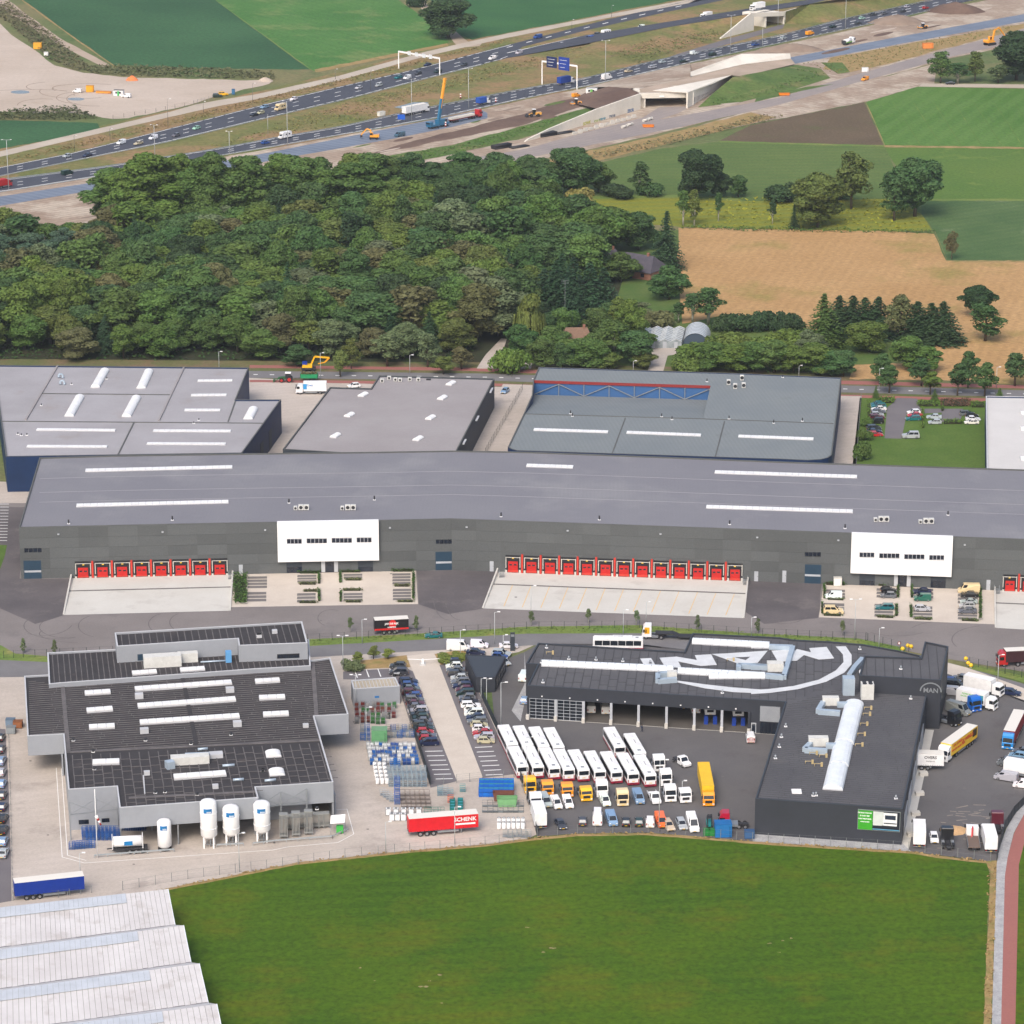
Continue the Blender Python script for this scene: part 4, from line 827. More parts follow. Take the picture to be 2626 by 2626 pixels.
for a,b in (((166,1929),(824,1898)),((160,1752),(176,1930)),((468,1735),(504,1912)),((330,2046),(655,2030)),((802,1700),(812,1838))):
    u,v=P(*a,HC-.25),P(*b,HC-.25);K1('bar','roof_ridge',M['m_croof'] if a[0] == 468 else M['m_crib'],C,True)(u,v,.9,.14)
zr=HC-.3
Q=lambda x,y: (x*.36232,1800+y*.36232);Mz=lambda x,y: (x*.36232,1350+y*.36232);Nz=lambda x,y: (650+x*.36232,1350+y*.36232);Rz=lambda x,y: (650+x*.36232,1800+y*.36232)
for a,b,wd,n in ((Mz(955,1160),Mz(1640,1112),2.1,12),(Mz(975,1280),Mz(1668,1230),2.1,12),(Q(990,155),Q(1695,108),2.1,12),(Mz(600,1190),Mz(783,1178),2.0,3),(Mz(613,1312),Mz(798,1298),2.0,3),(Q(630,188),Q(813,178),2.0,3),
                    (Nz(12,1106),Nz(186,1096),2.0,3),(Nz(40,1222),Nz(224,1214),2.0,3),(Nz(68,1340),Nz(250,1332),2.0,3),(Q(655,438),Q(846,430),2.2,2),(Q(1230,542),Q(1600,514),2.2,4)): pstrip(C,*a,*b,wd,zr,n,M['m_skylight'],ht=.6)
for a,b in ((Mz(935,1046),Mz(1110,1034)),(Mz(1275,1024),Mz(1450,1012))): pstrip(C,*a,*b,2.0,HM-.35,3,M['m_skylight'],ht=.5)
for x,y in (Rz(140,375),Rz(165,505)):
    a=P(x,y,zr);d=dep.normalized();strip(C,a-d*1.6,a+d*1.6,3.2,zr,2,M['m_skylight'],arch=.6)
for x,y in (Mz(985,1215),Mz(1628,1172),Q(1022,220),Q(1680,170)): rbox(C,'roof_cowl',M['m_curb'],x,y,zr,1.8,1.4,1.1,math.atan2(lat.y,lat.x))
def duct(root,z,pts,r,name='air_duct',mat='m_duct',box=False):
    for a,b in zip(pts,pts[1:]):
        p,q=P(*a,z+r),P(*b,z+r);m=MB();(m.bar(p,q,2*r,2*r) if box else m.tube(p,q,r,n=10));m.build(name,M[mat],root,True)
aw=math.atan2(lat.y,lat.x)
u=rbox(C,'air_handler',M['m_acbox'],*Mz(1150,985),HM-.3,8.5,2.6,2.6,aw);rbox(C,'air_handler',M['m_acbox'],*Mz(1330,955),HM-.3,4.5,1.8,2.2,aw)
duct(C,HM-.2,[Mz(1250,940),Mz(1395,925)],.7,box=True);duct(C,HM-.2,[Mz(1420,960),Mz(1600,950)],.2)
rbox(C,'chiller',plain('chiller_blue',S(96,156,206),.5),*Mz(1618,958),HM-.3,1.3,1.3,2.6,aw)
u=rbox(C,'air_handler',M['m_acbox'],*Q(1345,432),zr,8.0,2.2,1.7,aw);duct(C,zr,[Q(1230,438),Q(1175,448)],.8,box=True);duct(C,zr,[Q(1310,382),Q(1480,375)],.5,box=True);rbox(C,'roof_cowl',M['m_curb'],*Q(1530,388),zr,2.8,2.0,.9,aw)
for a,b in ((Q(1400,336),Q(1470,330)),(Q(1575,452),Q(1660,446)),(Q(1650,552),Q(1725,547)),(Rz(80,558),Rz(158,550))): duct(C,zr,[a,b],.3,'vent_pipe')
for x,y in (Q(520,275),Q(660,355),Q(668,480),Q(1100,645),Q(1395,660),Q(1030,275),Q(1352,300),Q(1635,235),Rz(65,490),Rz(450,760),Mz(742,1108),Mz(850,1030),Q(1860,490),Q(1168,640)): vent(C,x,y,zr,.6,.3)
for x,y in (Q(1040,515),Q(1525,610),Rz(370,180),Mz(1835,785),Nz(150,755),Nz(40,785)): rbox(C,'roof_vent',M['m_curb'],x,y,zr if y > 1700 else HU-.3,1.2,1.0,.8,aw)
duct(C,zr,[Q(1015,520),Q(1025,650)],.12,'cable_tray','m_curb',True)
A_,B_=P(612,1656,HU),P(789,1649,HU)
f=wrect('window_band',M['m_dockdark'],C,A_,B_,*[650+168*.3623,650+326*.3623],1350+905*.3623,1350+935*.3623,th=.06);
for k in range(4): wrect('window_pane',M['m_window'],f,A_,B_,713+k*13.9,725+k*13.9,1680,1687,th=.03,off=.06)
A_,B_=P(299,1658,HU),P(609,1638,HU);wrect('window_band',M['m_bluedoor'],C,A_,B_,353,389,1678,1694,th=.06)
A_,B_=cmq[9],cmq[10]
for x0,x1,y0,y1 in ((202,228,2103,2114),(261,281,2099,2109)):
    f=wrect('window_band',M['m_dockdark'],C,A_,B_,x0,x1,y0,y1,th=.06);wrect('window_pane',M['m_window'],f,A_,B_,x0+1,(x0+x1)/2-.4,y0+1,y1-1,th=.03,off=.06);wrect('window_pane',M['m_window'],f,A_,B_,(x0+x1)/2+.4,x1-1,y0+1,y1-1,th=.03,off=.06)
A_,B_=P(310,2120),P(655,2093)
for x0 in (395,430,470,625): d=wrect('service_door',M['m_charwall'],C,A_,B_,x0,x0+14,2096,2120,th=.2,off=.15,z0=0.05);wrect('door_handle',STEEL,d,A_,B_,x0+11,x0+12,2108,2110,th=.05,off=.36)
A_,B_=cmq[10],cmq[11]
for x0,y0 in ((165,1995),(168,2050),(170,2098)): wrect('window_band',M['m_window'],C,A_,B_,x0,x0+4,y0,y0+20,th=.05)

SH=thing('storage_shed','small grey clad shed with a ribbed beige roof at the car strip','shed',P(960,1800))
qs,rs=block(SH,PX([(900,1745),(1014,1737),(1025,1760),(906,1768)],4.3),4.3,M['m_cwall'],pm('m_shedroof',S(178,168,150),stripes=(0,.5,.4,S(160,148,130)),rough=.8),coping=M['m_curb'],rim=.15)
ribs(SH,[Vector((p.x,p.y,0)) for p in inset(qs,.5)],dep,.8,.12,.1,4.2,M['m_curb'])
wrect('shed_sign',plain('sign_blue',S(40,110,170),.5),SH,P(906,1768,4.3),P(1025,1760,4.3),961,972,1785,1790,th=.05)

# ---------------------------------------------------------------- truck dealer
HT=7.9;HO=11.6
D=thing('truck_dealer','charcoal truck workshop with open bays and pale letters on its roof','workshop',P(1750,1862))
Oz=lambda x,y: (1300+x*.36232,1350+y*.36232);Pz=lambda x,y: (1926+x*.36232,1350+y*.36232);Tz=lambda x,y: (1300+x*.36232,1800+y*.36232);Uz=lambda x,y: (1926+x*.36232,1800+y*.36232)
dm=[Oz(220,825),Oz(1255,888),Oz(1312,756),Oz(1932,786),Pz(300,802),Pz(560,815),Pz(800,836),Pz(1050,880),Pz(1200,915),(2376,1787),Uz(1075,760),Uz(30,686),(2013,1800),Oz(145,1126),Oz(218,976),Oz(135,970)]
dq=[Vector((p.x,p.y,0)) for p in PX(dm,HT)];rev=ccw(dq) != dq;di=inset(dq[::-1] if rev else dq,.35);di=di[::-1] if rev else di
m=MB();m.quad(*ccw([Vector((p.x,p.y,HT-.3)) for p in di]));rD=m.build('roof',M['m_manroof'],D,True)
for i in range(len(dm)):
    a,b,c,d=dq[i],dq[(i+1) % len(dm)],di[(i+1) % len(dm)],di[i];z0=4.95 if i == 12 else 0
    K1('prism','fascia' if i == 12 else 'wall',M['m_manwall'],D,True)([(a.x,a.y),(b.x,b.y),(c.x,c.y),(d.x,d.y)],z0,HT)
    K1('prism','coping',M['m_charwall'],D,True)([(a.x,a.y),(b.x,b.y),(c.x,c.y),(d.x,d.y)],HT+.003,HT+.08)
F0,F1=dq[13],dq[12]                                         # front of the bays, west to east
fd=(F1-F0);fl=fd.length;fd.normalize();fn=Vector((fd.y,-fd.x,0));fn=fn if fn.y < 0 else -fn
def bay_t(px): p=onwall(px,1845,F0,F1);return (p-F0).dot(fd)
edges=[bay_t(1300+x*.36232) for x in (150,347,543,738,932,1130,1327,1522,1715)]
pm('m_bayfloor',S(96,92,88),scale=.2,fine=.08,rough=.6);pm('m_bayback',S(92,94,98),scale=.2,fine=.05,rough=.8)
a,b=F0-fn*.3,F0+fd*(edges[-1]+.3)-fn*.3;c,d=b-fn*17,a-fn*17
K1('prism','bay_floor',M['m_bayfloor'],D,True)([(p.x,p.y) for p in (a+fn*.3,b+fn*.3,c,d)],.02,.16)
K1('prism','bay_back_wall',M['m_bayback'],D,True)([(p.x,p.y) for p in (c,d,d-fn*.2,c-fn*.2)],.1,HT-.5)
for e in (F0-fn*.4,b): 
    K1('prism','bay_side_wall',M['m_bayback'],D,True)([(p.x,p.y) for p in (e,e+fd*.25,e+fd*.25-fn*16,e-fn*16)],.1,HT-.5)
for k,t in enumerate(edges):
    p=F0+fd*t;rz=math.atan2(fd.y,fd.x)
    K1('cbox','bay_column',M['m_lightdoor'] if 0 < k < 8 else M['m_manwall'],D,True)((p.x+fn.x*.05,p.y+fn.y*.05,.1),.55 if k else .4,.5,4.9,rz)
    K1('cbox','column_guard',M['m_dockpad'],D,True)((p.x+fn.x*.45,p.y+fn.y*.45,.05),.7,.9,1.1,rz)
m=MB();m.box(.04,.96,-.02,.02,.04,.96);pane0=m.build('glass_pane',GLASS,D);used=False
for k in (0,1):                                               # two closed glazed doors
    t0,t1=edges[k]+.35,edges[k+1]-.35;A_=F0+fd*t0;B_=F0+fd*t1;dr=MB();W_=t1-t0
    for i in range(5): p=A_+fd*(W_*i/4);dr.bar((p.x,p.y,.15),(p.x,p.y,4.95),.09)
    for j in range(7): dr.bar((A_.x,A_.y,.2+j*.78),(B_.x,B_.y,.2+j*.78),.09)
    do=dr.build('sectional_door',M['m_lightdoor'],D,True)
    for i in range(4):
        for j in range(6):
            o=pane0 if not used else share('glass_pane',pane0,do)
            if not used: o.parent=do;used=True
            p=A_+fd*(W_*i/4)-D.location;o.location=(p.x,p.y,.2+j*.78);o.rotation_euler=(0,0,rz);o.scale=(W_/4,1,.78)
t0=edges[-1]+.3;A_=F0+fd*t0;B_=F0+fd*(fl-.2);K1('prism','wall',M['m_manwall'],D,True)([(p.x,p.y) for p in (A_,B_,B_-fn*.3,A_-fn*.3)],0,4.95)
lv=wrect('louvre_panel',M['m_louver'],D,F0,F1,*[1300+1790*.36232,2000],1808,1855,th=.1,z0=3.0,z1=6.6)
for j in range(14): 
    p,q=onwall(1949,1830,F0,F1)+fn*.14,onwall(1999,1830,F0,F1)+fn*.14;K1('bar','louvre_slat',M['m_lightdoor'],lv,True)((p.x,p.y,3.1+j*.25),(q.x,q.y,3.1+j*.25),.1,.05)
gl=wrect('glass_front',M['m_dockdark'],D,F0,F1,1949,1999,1855,1877,th=.08,z0=.1,z1=2.9)
for j in range(5): wrect('window_pane',M['m_window'],gl,F0,F1,1950+j*10,1958.5+j*10,1855,1877,th=.03,off=.08,z0=.2,z1=2.8)
d_=wrect('service_door',M['m_lightdoor'],D,F0,F1,1926,1939,1850,1873,th=.1,off=.02,z0=.1,z1=2.5);wrect('window_pane',M['m_window'],d_,F0,F1,1928,1937,1852,1872,th=.03,off=.12,z0=.3,z1=2.3)
for k in range(8): 
    p=F0+fd*((edges[k]+edges[k+1])/2);K1('cbox','wall_lamp',WHITE,D,True)((p.x+fn.x*.2,p.y+fn.y*.2,5.5),.3,.3,.2)
# front block openings: pale ribbon on the east side
A_,B_=dq[10],dq[9]
for k in range(5):
    t0,t1=.08+k*.17,.2+k*.17;a,b=A_+(B_-A_)*t0,A_+(B_-A_)*t1;n=Vector((b.y-a.y,a.x-b.x,0)).normalized();n=n if n.x > 0 else -n
    K1('prism','roller_door',M['m_lightdoor'],D,True)([(p.x,p.y) for p in (a,b,b+n*.12,a+n*.12)],.1,4.6)
    m=MB();p=a+n*1.6;m.cbox((p.x,p.y,.06),1.8,1.4,.7,.1);o=m.build('concrete_block',M['m_dockpad'],None);tag(o,'concrete block %s along the east side of the dealer' % ('first','second','third','fourth','fifth')[k],'block')
# billboard on the south wall
A_,B_=dq[11],dq[10]
bb=wrect('billboard',STEEL,D,A_,B_,*[Uz(752,0)[0],Uz(1054,0)[0]],Uz(0,757)[1],Uz(0,900)[1],th=.12)
pr=wrect('poster_panel',plain('poster_dark',S(20,26,40),.5),bb,A_,B_,Uz(756,0)[0],Uz(1050,0)[0],Uz(0,762)[1],Uz(0,896)[1],th=.03,off=.13)
nn=Vector((B_.y-A_.y,A_.x-B_.x,0)).normalized();nn=nn if nn.y < 0 else -nn;dd=(B_-A_).normalized()
def poster(zx0,zx1,zy0,zy1,c,k): o=wrect('poster_print',ANY,bb,A_,B_,Uz(zx0,0)[0],Uz(zx1,0)[0],Uz(0,zy0)[1],Uz(0,zy1)[1],th=.008,off=.15+.008*k);return OC(o,c)
poster(756,858,762,897,S(60,160,40),1);poster(862,935,772,870,S(205,210,208),1);poster(935,1032,782,880,S(228,230,232),2);poster(948,1024,800,830,S(40,50,66),3);poster(940,1030,852,860,S(60,64,70),3);poster(860,1050,893,900,S(92,150,180),2);poster(925,1034,872,884,S(40,44,50),3)
for j,(tx,sz) in enumerate((('DE MAN VAN NU',.36),('IS OOK TIJD',.36),('VAN VERSTAND',.36),('VRACHTWAGENS',.22))):
    o_=onwall(*Uz(806,783+j*21),A_,B_)+nn*.19;text_mesh(tx,sz,'poster_text',WHITE,bb,frame_m(o_-D.location,dd,(0,0,1)),.004,.02)
# office tower
tq,rt=block(D,PX([Pz(800,916),Pz(1200,931),Pz(1230,815),Pz(1398,850),Pz(1346,1090),Pz(765,1056)],HO),HO,M['m_manwall'],M['m_manroof'],coping=M['m_charwall'])
A_,B_=P(*Pz(765,1056),HO),P(*Pz(1346,1090),HO);nn=Vector((B_.y-A_.y,A_.x-B_.x,0)).normalized();nn=nn if nn.y < 0 else -nn;dd=(B_-A_).normalized()
o_=onwall(*Pz(1272,1162),A_,B_)+nn*.05-D.location;text_mesh('MAN',1.5,'emblem_text',STEEL,D,frame_m(o_,dd,(0,0,1)),.03,.03)
m=MB();o_=onwall(*Pz(1272,1168),A_,B_)+nn*.08
for i in range(14):
    t0,t1=math.pi*i/14,math.pi*(i+1)/14;m.bar(o_+dd*(2.3*math.cos(t0))+Vector((0,0,2.0*math.sin(t0))),o_+dd*(2.3*math.cos(t1))+Vector((0,0,2.0*math.sin(t1))),.28,.06,up=nn)
m.build('emblem_arc',STEEL,D,True)
m=MB();p=P(*Pz(778,1082),HT);m.tube((p.x,p.y-.5,HT+2.0),(p.x,p.y-.75,HT+2.1),.6,.5,n=12);m.build('dish_antenna',WHITE,D,True)
# roof seams, letters, rooflights, ducts
sd=P(*Oz(145,1126),HT)-P(*Oz(220,825),HT);sd.z=0
z7=HT-.3
part1=[P(x,y,HT) for x,y in (Oz(225,832),Oz(1258,893),Oz(1316,762),Pz(300,808),Pz(800,842),Pz(795,915),Pz(765,1050),Pz(240,1232),Oz(155,1120),Oz(222,985),Oz(145,965))]
ribs(D,[Vector((p.x,p.y,0)) for p in ccw(part1)],sd,2.0,.14,.08,z7+.02,M['m_manseam'],brk=6)
part2=[P(x,y,HT) for x,y in ((2020,1803),Pz(760,1100),(2370,1792),Uz(1068,750),Uz(45,678))]
ribs(D,[Vector((p.x,p.y,0)) for p in ccw(part2)],P(*Uz(1075,760),HT)-P(*Uz(30,686),HT),1.1,.1,.06,z7+.02,M['m_manseam'],brk=5)
ribs(D,[Vector((p.x,p.y,0)) for p in inset(tq,.5)],sd,2.0,.14,.08,HO-.33,M['m_manseam'])
pm('m_letter',S(206,209,212),scale=.4,fine=.03,rough=.7)
LET={'A': [Oz(1450,903),Oz(1540,900),Oz(1845,880),Oz(1775,965),Oz(1640,972)],'N': [Oz(1080,930),Oz(1200,922),Oz(1345,946),Oz(1330,912),Oz(1445,905),Oz(1486,980),Oz(1370,987),Oz(1212,955),Oz(1236,1000),Oz(1120,996)],
       'I': [Oz(943,936),Oz(1020,932),Oz(1060,996),Oz(975,988)],'M': [Pz(145,880),Pz(270,872),Pz(278,912),Pz(325,868),Pz(425,892),Pz(412,862),Pz(535,853),Pz(588,934),Pz(480,942),Pz(375,910),Pz(325,950),Pz(190,958)]}
for k,pts in LET.items():
    q_=ccw(PX(pts,z7+.09));K1('prism','roof_letter',M['m_letter'],D,True)([(p.x,p.y) for p in q_],z7+.07,z7+.12)
q_=ccw(PX([Oz(1612,926),Oz(1722,922),Oz(1690,946)],z7+.13));m=MB();m.prism([(p.x,p.y) for p in q_],z7+.1,z7+.135);m.build('letter_gap',M['m_manroof'],D,True)
arc_o=[Pz(600,850),Pz(650,905),Pz(655,960),Pz(600,1020),Pz(480,1085),Pz(300,1130),Pz(120,1152),Pz(0,1158),Oz(1800,1155),Oz(1600,1140),Oz(1400,1118),Oz(1195,1090)]
arc_i=[Pz(670,848),Pz(712,910),Pz(712,975),Pz(660,1035),Pz(530,1100),Pz(330,1152),Pz(130,1178),Pz(0,1186),Oz(1800,1180),Oz(1600,1172),Oz(1400,1145),Oz(1200,1102)]
for i in range(len(arc_o)-1):
    q_=ccw(PX([arc_o[i],arc_o[i+1],arc_i[i+1],arc_i[i]],z7+.09));K1('prism','roof_arc',M['m_letter'],D,True)([(p.x,p.y) for p in q_],z7+.068+.0004*i,z7+.115+.0004*i)
for a,b,n in ((Oz(248,978),Oz(1180,1020),18),(Oz(1210,1032),Oz(1828,1068),12),(Oz(1312,822),Oz(1858,850),11),(Pz(0,850),Pz(130,852),3),(Pz(-300,1068),Pz(98,1066),6)): pstrip(D,*a,*b,2.6,z7,n,M['m_skylight2'],arch=.9,ht=.5)
for a,b,n in ((Uz(732,20),Uz(660,300),9),(Uz(652,312),Uz(620,460),5),(Uz(615,470),Uz(578,628),5)): pstrip(D,*a,*b,4.2,z7,n,M['m_skylight2'],arch=1.2,ht=.5)
for pts in ([Oz(1200,1085),Oz(1068,1095),Oz(1068,1050),Oz(1180,1040)],[Oz(1930,1000),Oz(1640,985),Oz(1640,1010)],[Pz(128,852),Pz(295,858),Pz(232,1068),Pz(105,1056)],[Pz(240,1000),Pz(0,995)],[Pz(790,940),Pz(735,1000),Pz(695,1060)],[Pz(510,1250),Pz(475,1310),Pz(630,1322)],[Pz(610,1262),Pz(750,1258)],[Uz(420,300),Uz(380,340),Uz(540,350)],[Uz(530,310),Uz(640,312)]): duct(D,z7,pts,.55,box=True)
for x,y,a,b,c in ((*Oz(1168,1070),2.2,1.6,1.6),(*Oz(1890,1010),3.2,1.7,1.8),(*Pz(172,1020),3.6,1.7,1.9),(*Pz(688,1185),2.6,2.4,4.0),(*Pz(820,1215),2.8,2.2,3.6),(*Pz(562,1260),3.6,1.7,1.8),(*Uz(475,305),4.2,1.8,1.9)): rbox(D,'air_handler',M['m_acbox'] if c < 3.9 else M['m_duct'],x,y,z7,a,b,c)
fp=P(*Pz(820,1215),z7)
for i in (-1,1):
    for j in (-1,1):
        K1('tube','fan_grille',BLACK,D,True)((fp.x+i*.65,fp.y+j*.5,z7+3.6),(fp.x+i*.65,fp.y+j*.5,z7+3.72),.48,n=12)
YE=plain('pipe_yellow',S(178,160,118),.6)
for x,y in (Oz(325,905),Oz(1605,955),Uz(465,375),Uz(533,393),Uz(435,438),Uz(500,456),Uz(850,55),Uz(842,98),Uz(822,168),Uz(805,240),Uz(788,315)):
    p=P(x,y,z7);m=MB();m.cbox((p.x,p.y,z7),.45,.4,.9);m.tube((p.x,p.y,z7+.6),(p.x-1.5,p.y,z7+.6),.07);m.tube((p.x-1.5,p.y,z7),(p.x-1.5,p.y,z7+.7),.07);m.build('extract_fan',YE,D,True)
for x,y in (Oz(438,940),Oz(630,945),Oz(820,955),Oz(245,965),Oz(255,1105),Oz(1525,1180),Oz(280,860),Oz(1015,970),Pz(770,870),Pz(1060,1010),Uz(245,175),Uz(215,250),Uz(200,320),Uz(172,400),Uz(1025,685),Uz(440,665),Uz(460,663),Pz(1130,1220)):
    vent(D,x,y,(HO-.35) if (x > 2220 and y < 1725) else z7,.8,.2,False)
rbox(D,'roof_hatch',WHITE,*Uz(322,638),z7,2.0,2.0,.3)
K=thing('kiosk','small charcoal wedge shaped reception kiosk between the car strip and dealer','kiosk',P(1245,1774))
qk,rk=block(K,PX([(1193,1678),(1297,1683),(1270,1736),(1221,1737)],3.8),3.8,M['m_manwall'],plain('kiosk_roof',S(56,62,70),.7),rim=.08)
A_,B_=P(1297,1683,3.8),P(1270,1736,3.8)
for k in range(4):
    a,b=A_+(B_-A_)*(.1+k*.22),A_+(B_-A_)*(.28+k*.22);n=Vector((1,-.3,0));K1('prism','window_pane',M['m_window'],K,True)([(p.x,p.y) for p in (a,b,b+n*.08,a+n*.08)],.6,3.0)

# ---------------------------------------------------------------- glasshouse range with ridge vents, bottom west
pm('m_whiteglass',S(202,200,200),scale=.1,c2=S(190,187,187),fine=.03,fscale=1,rough=.45,patch=(S(172,166,162),.22,.54,.6))
pm('m_blueglass',S(186,192,200),scale=.3,fine=.02,rough=.25);pm('m_gutter',S(120,118,118),rough=.8)
G=thing('greenhouse_range','whitewashed greenhouse range of parallel gables with bluish ridge vents','greenhouse',P(200,2500))
ZR,ZV=6.2,4.3
Rg=[((0,2328),(431,2280)),((0,2436),(471,2373)),((0,2541),(511,2471)),((0,2652),(556,2575)),((0,2770),(600,2690))]
Vl=[((0,2430),(449,2372)),((0,2536),(490,2468)),((0,2646),(534,2571)),((0,2762),(578,2682)),((0,2880),(622,2800))]
m0=None
for k in range(5):
    def E(pair,z):
        a,b=P(*pair[0],z),P(*pair[1],z);return a+(a-b)*.25,b
    ra,rb=E(Rg[k],ZR);va,vb=E(Vl[k],ZV);L=(rb-ra).length;n=22;bay=MB();ds=(vb-rb)
    back_a,back_b=ra-(va-ra)*.5+Vector((0,0,0)),rb-(vb-rb)*.5
    if k: 
        pa,pb=E(Vl[k-1],ZV);dl=(pb-pa).normalized();back_b=pb;back_a=pa
    else: back_a,back_b=ra+(ra-va)*.08-Vector((0,0,1.9)),rb+(rb-vb)*.08-Vector((0,0,1.9))
    gb=MB();gb.add([rb,vb,back_b,Vector((vb.x,vb.y,0)),Vector((back_b.x,back_b.y,0))],[(0,1,2),(1,3,4,2)]);gb.build('gable_end',M['m_whiteglass'],G,True)
    bk=MB();bk.quad(ra,rb,back_b,back_a);bk.build('rear_slope',M['m_whiteglass'],G,True)
    gt=MB();gt.bar(va+Vector((0,0,-.05)),vb+Vector((0,0,-.05)),.5,.18);gt.build('gutter',M['m_gutter'],G,True)
    tr=MB();tr.bar(rb,vb,.14,.14);tr.build('gable_trim',M['m_skylight2'],G,True)
    for i in range(n*2):                                       # glazing bays from ridge to gutter
        t0,t1=i/(2*n),(i+1)/(2*n);a0,a1=ra+(rb-ra)*t0,ra+(rb-ra)*t1;b0,b1=va+(vb-va)*t0,va+(vb-va)*t1;e=(a1-a0)*.025;dz=Vector((0,0,rnd.uniform(0,.03)))
        if max(a1.x,b1.x) < P(-30,2400).x: continue
        mm=MB();q_=[a0+e+dz,a1-e+dz,b1-e+dz,b0+e+dz];mm.add(q_+[p-Vector((0,0,.06)) for p in q_],[(3,2,1,0),(0,1,5,4),(1,2,6,5),(2,3,7,6),(3,0,4,7)]);bay_o=mm.build('roof_bay',M['m_whiteglass'],G,True)
        if t1 < .80:                                           # vent flaps along the ridge
            up=Vector((0,0,.16));c0,c1=a0+(b0-a0)*.27,a1+(b1-a1)*.27;mm=MB();q_=[a0+e*.5+up*.6,a1-e*.5+up*.6,c1-e*.5+up*1.6,c0+e*.5+up*1.6];mm.add(q_+[p-Vector((0,0,.1)) for p in q_],[(3,2,1,0),(0,1,5,4),(1,2,6,5),(2,3,7,6),(3,0,4,7)]);mm.build('ridge_vent',M['m_blueglass'],bay_o,True)
wl=MB();a,b=P(0,2328,ZR)+Vector((0,1,0)),P(431,2280,ZR)+Vector((0,1,0));a=a+(a-b)*.2;wl.prism([(a.x,a.y),(b.x,b.y),(b.x,b.y-.2),(a.x,a.y-.2)],0,4.2);wl.build('side_wall',M['m_whiteglass'],G,True)

# ---------------------------------------------------------------- cottages and small glasshouses in the wood
pm('m_tileroof',S(82,78,86),scale=.6,c2=S(72,70,78),fine=.12,fscale=2,rough=.85);pm('m_tilebrown',S(122,98,82),scale=.6,fine=.14,fscale=2,rough=.9);pm('m_brickwall',S(140,100,84),scale=.5,fine=.12,fscale=3,rough=.9)
def cottage(label,px,py,L,Wd,hw,hr,rz,rm):
    r=thing('cottage',label,'house',P(px,py),rz)
    for y0,y1,x0,x1 in ((-Wd/2,-Wd/2+.3,-L/2,L/2),(Wd/2-.3,Wd/2,-L/2,L/2),(-Wd/2+.3,Wd/2-.3,-L/2,-L/2+.3),(-Wd/2+.3,Wd/2-.3,L/2-.3,L/2)): K1('box','wall',M['m_brickwall'],r)(x0,x1,y0,y1,0,hw)
    for s in (-1,1):
        m=MB();a=[(-L/2-.4,s*(Wd/2+.5),hw-.2),(L/2+.4,s*(Wd/2+.5),hw-.2),(L/2-Wd*.2,0,hr),(-L/2+Wd*.2,0,hr)];m.add(a+[(x,y,z-.2) for x,y,z in a],[(0,1,2,3) if s < 0 else (3,2,1,0),(0,4,5,1),(1,5,6,2),(2,6,7,3),(3,7,4,0)]);ro=m.build('roof',M[rm],r)
    for s in (-1,1):
        m=MB();m.add([(s*(L/2+.4),-Wd/2-.5,hw-.2),(s*(L/2+.4),Wd/2+.5,hw-.2),(s*(L/2-Wd*.2),0,hr)],[(0,1,2)]);m.build('roof_hip',M[rm],r)
    K1('box','chimney',M['m_brickwall'],r)(L*.2,L*.2+.8,-.4,.4,hr-1,hr+.9)
    for x in (-L*.3,L*.25): K1('box','window',M['m_window'],r)(x,x+1.4,-Wd/2-.04,-Wd/2,.9,2.2)
    K1('box','door',M['m_bluedoor'],r)(-.5,.5,-Wd/2-.04,-Wd/2,0,2.1);return r
cottage('grey roofed farmhouse half hidden among garden trees',1640,705,16,11,3,7.5,R(-35),'m_tileroof')
cottage('grey roofed outbuilding of the farmhouse behind a round tree',1556,680,9,7,3,6,R(5),'m_tileroof')
cottage('brown thatched cottage almost buried by trees near the street',1478,892,10,8,2.8,6.8,R(4),'m_tilebrown')
GH=thing('glasshouse','small old glasshouse of four narrow gables beside the driveway','greenhouse',P(1690,893))
for k in range(4):
    x0=-7.2+k*3.6;gl_=pm('m_oldglass%d' % k,S(120,128,130),scale=.5,c2=S(158,166,170),fine=.15,rough=.3) if k == 0 else M['m_oldglass0']
    for s in (0,1):
        m=MB();xa,xb=(x0,x0+1.8) if s == 0 else (x0+3.6,x0+1.8);m.quad((xa,0,2.2),(xa+2.0,17,2.2),(xb+2.0,17,3.0),(xb,0,3.0)) if s else m.quad((xb,0,3.0),(xb+2.0,17,3.0),(xa+2.0,17,2.2),(xa,0,2.2));m.build('roof_slope',gl_,GH)
    for j in range(9): m=MB();y=j*2.1;sh=2.0*y/17;m.bar((x0+sh,y,2.25),(x0+sh+1.8,y,3.05),.08);m.bar((x0+3.6+sh,y,2.25),(x0+sh+1.8,y,3.05),.08);m.build('glazing_bar',WHITE,GH)
    m=MB();m.add([(x0,0,0),(x0+3.6,0,0),(x0+3.6,0,2.2),(x0+1.8,0,3.0),(x0,0,2.2)],[(0,1,2,3,4)]);m.build('gable_end',gl_,GH)
    K1('box','door',M['m_lightdoor'],GH)(x0+1.2,x0+2.4,-.06,-.01,0,2.1)
K1('quad','side_wall',M['m_oldglass0'],GH)((7.2,0,0),(9.2,17,0),(9.2,17,2.2),(7.2,0,2.2))
PT=thing('polytunnel','white plastic polytunnel with a dark open end','greenhouse',P(1783,886),R(-6))
m=MB();arc=[(4.2*math.cos(math.pi*i/12),4.0*math.sin(math.pi*i/12)) for i in range(13)]
m.add([(x,y,z) for y in (0,15) for x,z in arc],[(i,i+1,i+14,i+13) for i in range(12)],True);m.build('film_cover',pm('m_film',S(186,194,200),scale=.3,fine=.04,rough=.3),PT)
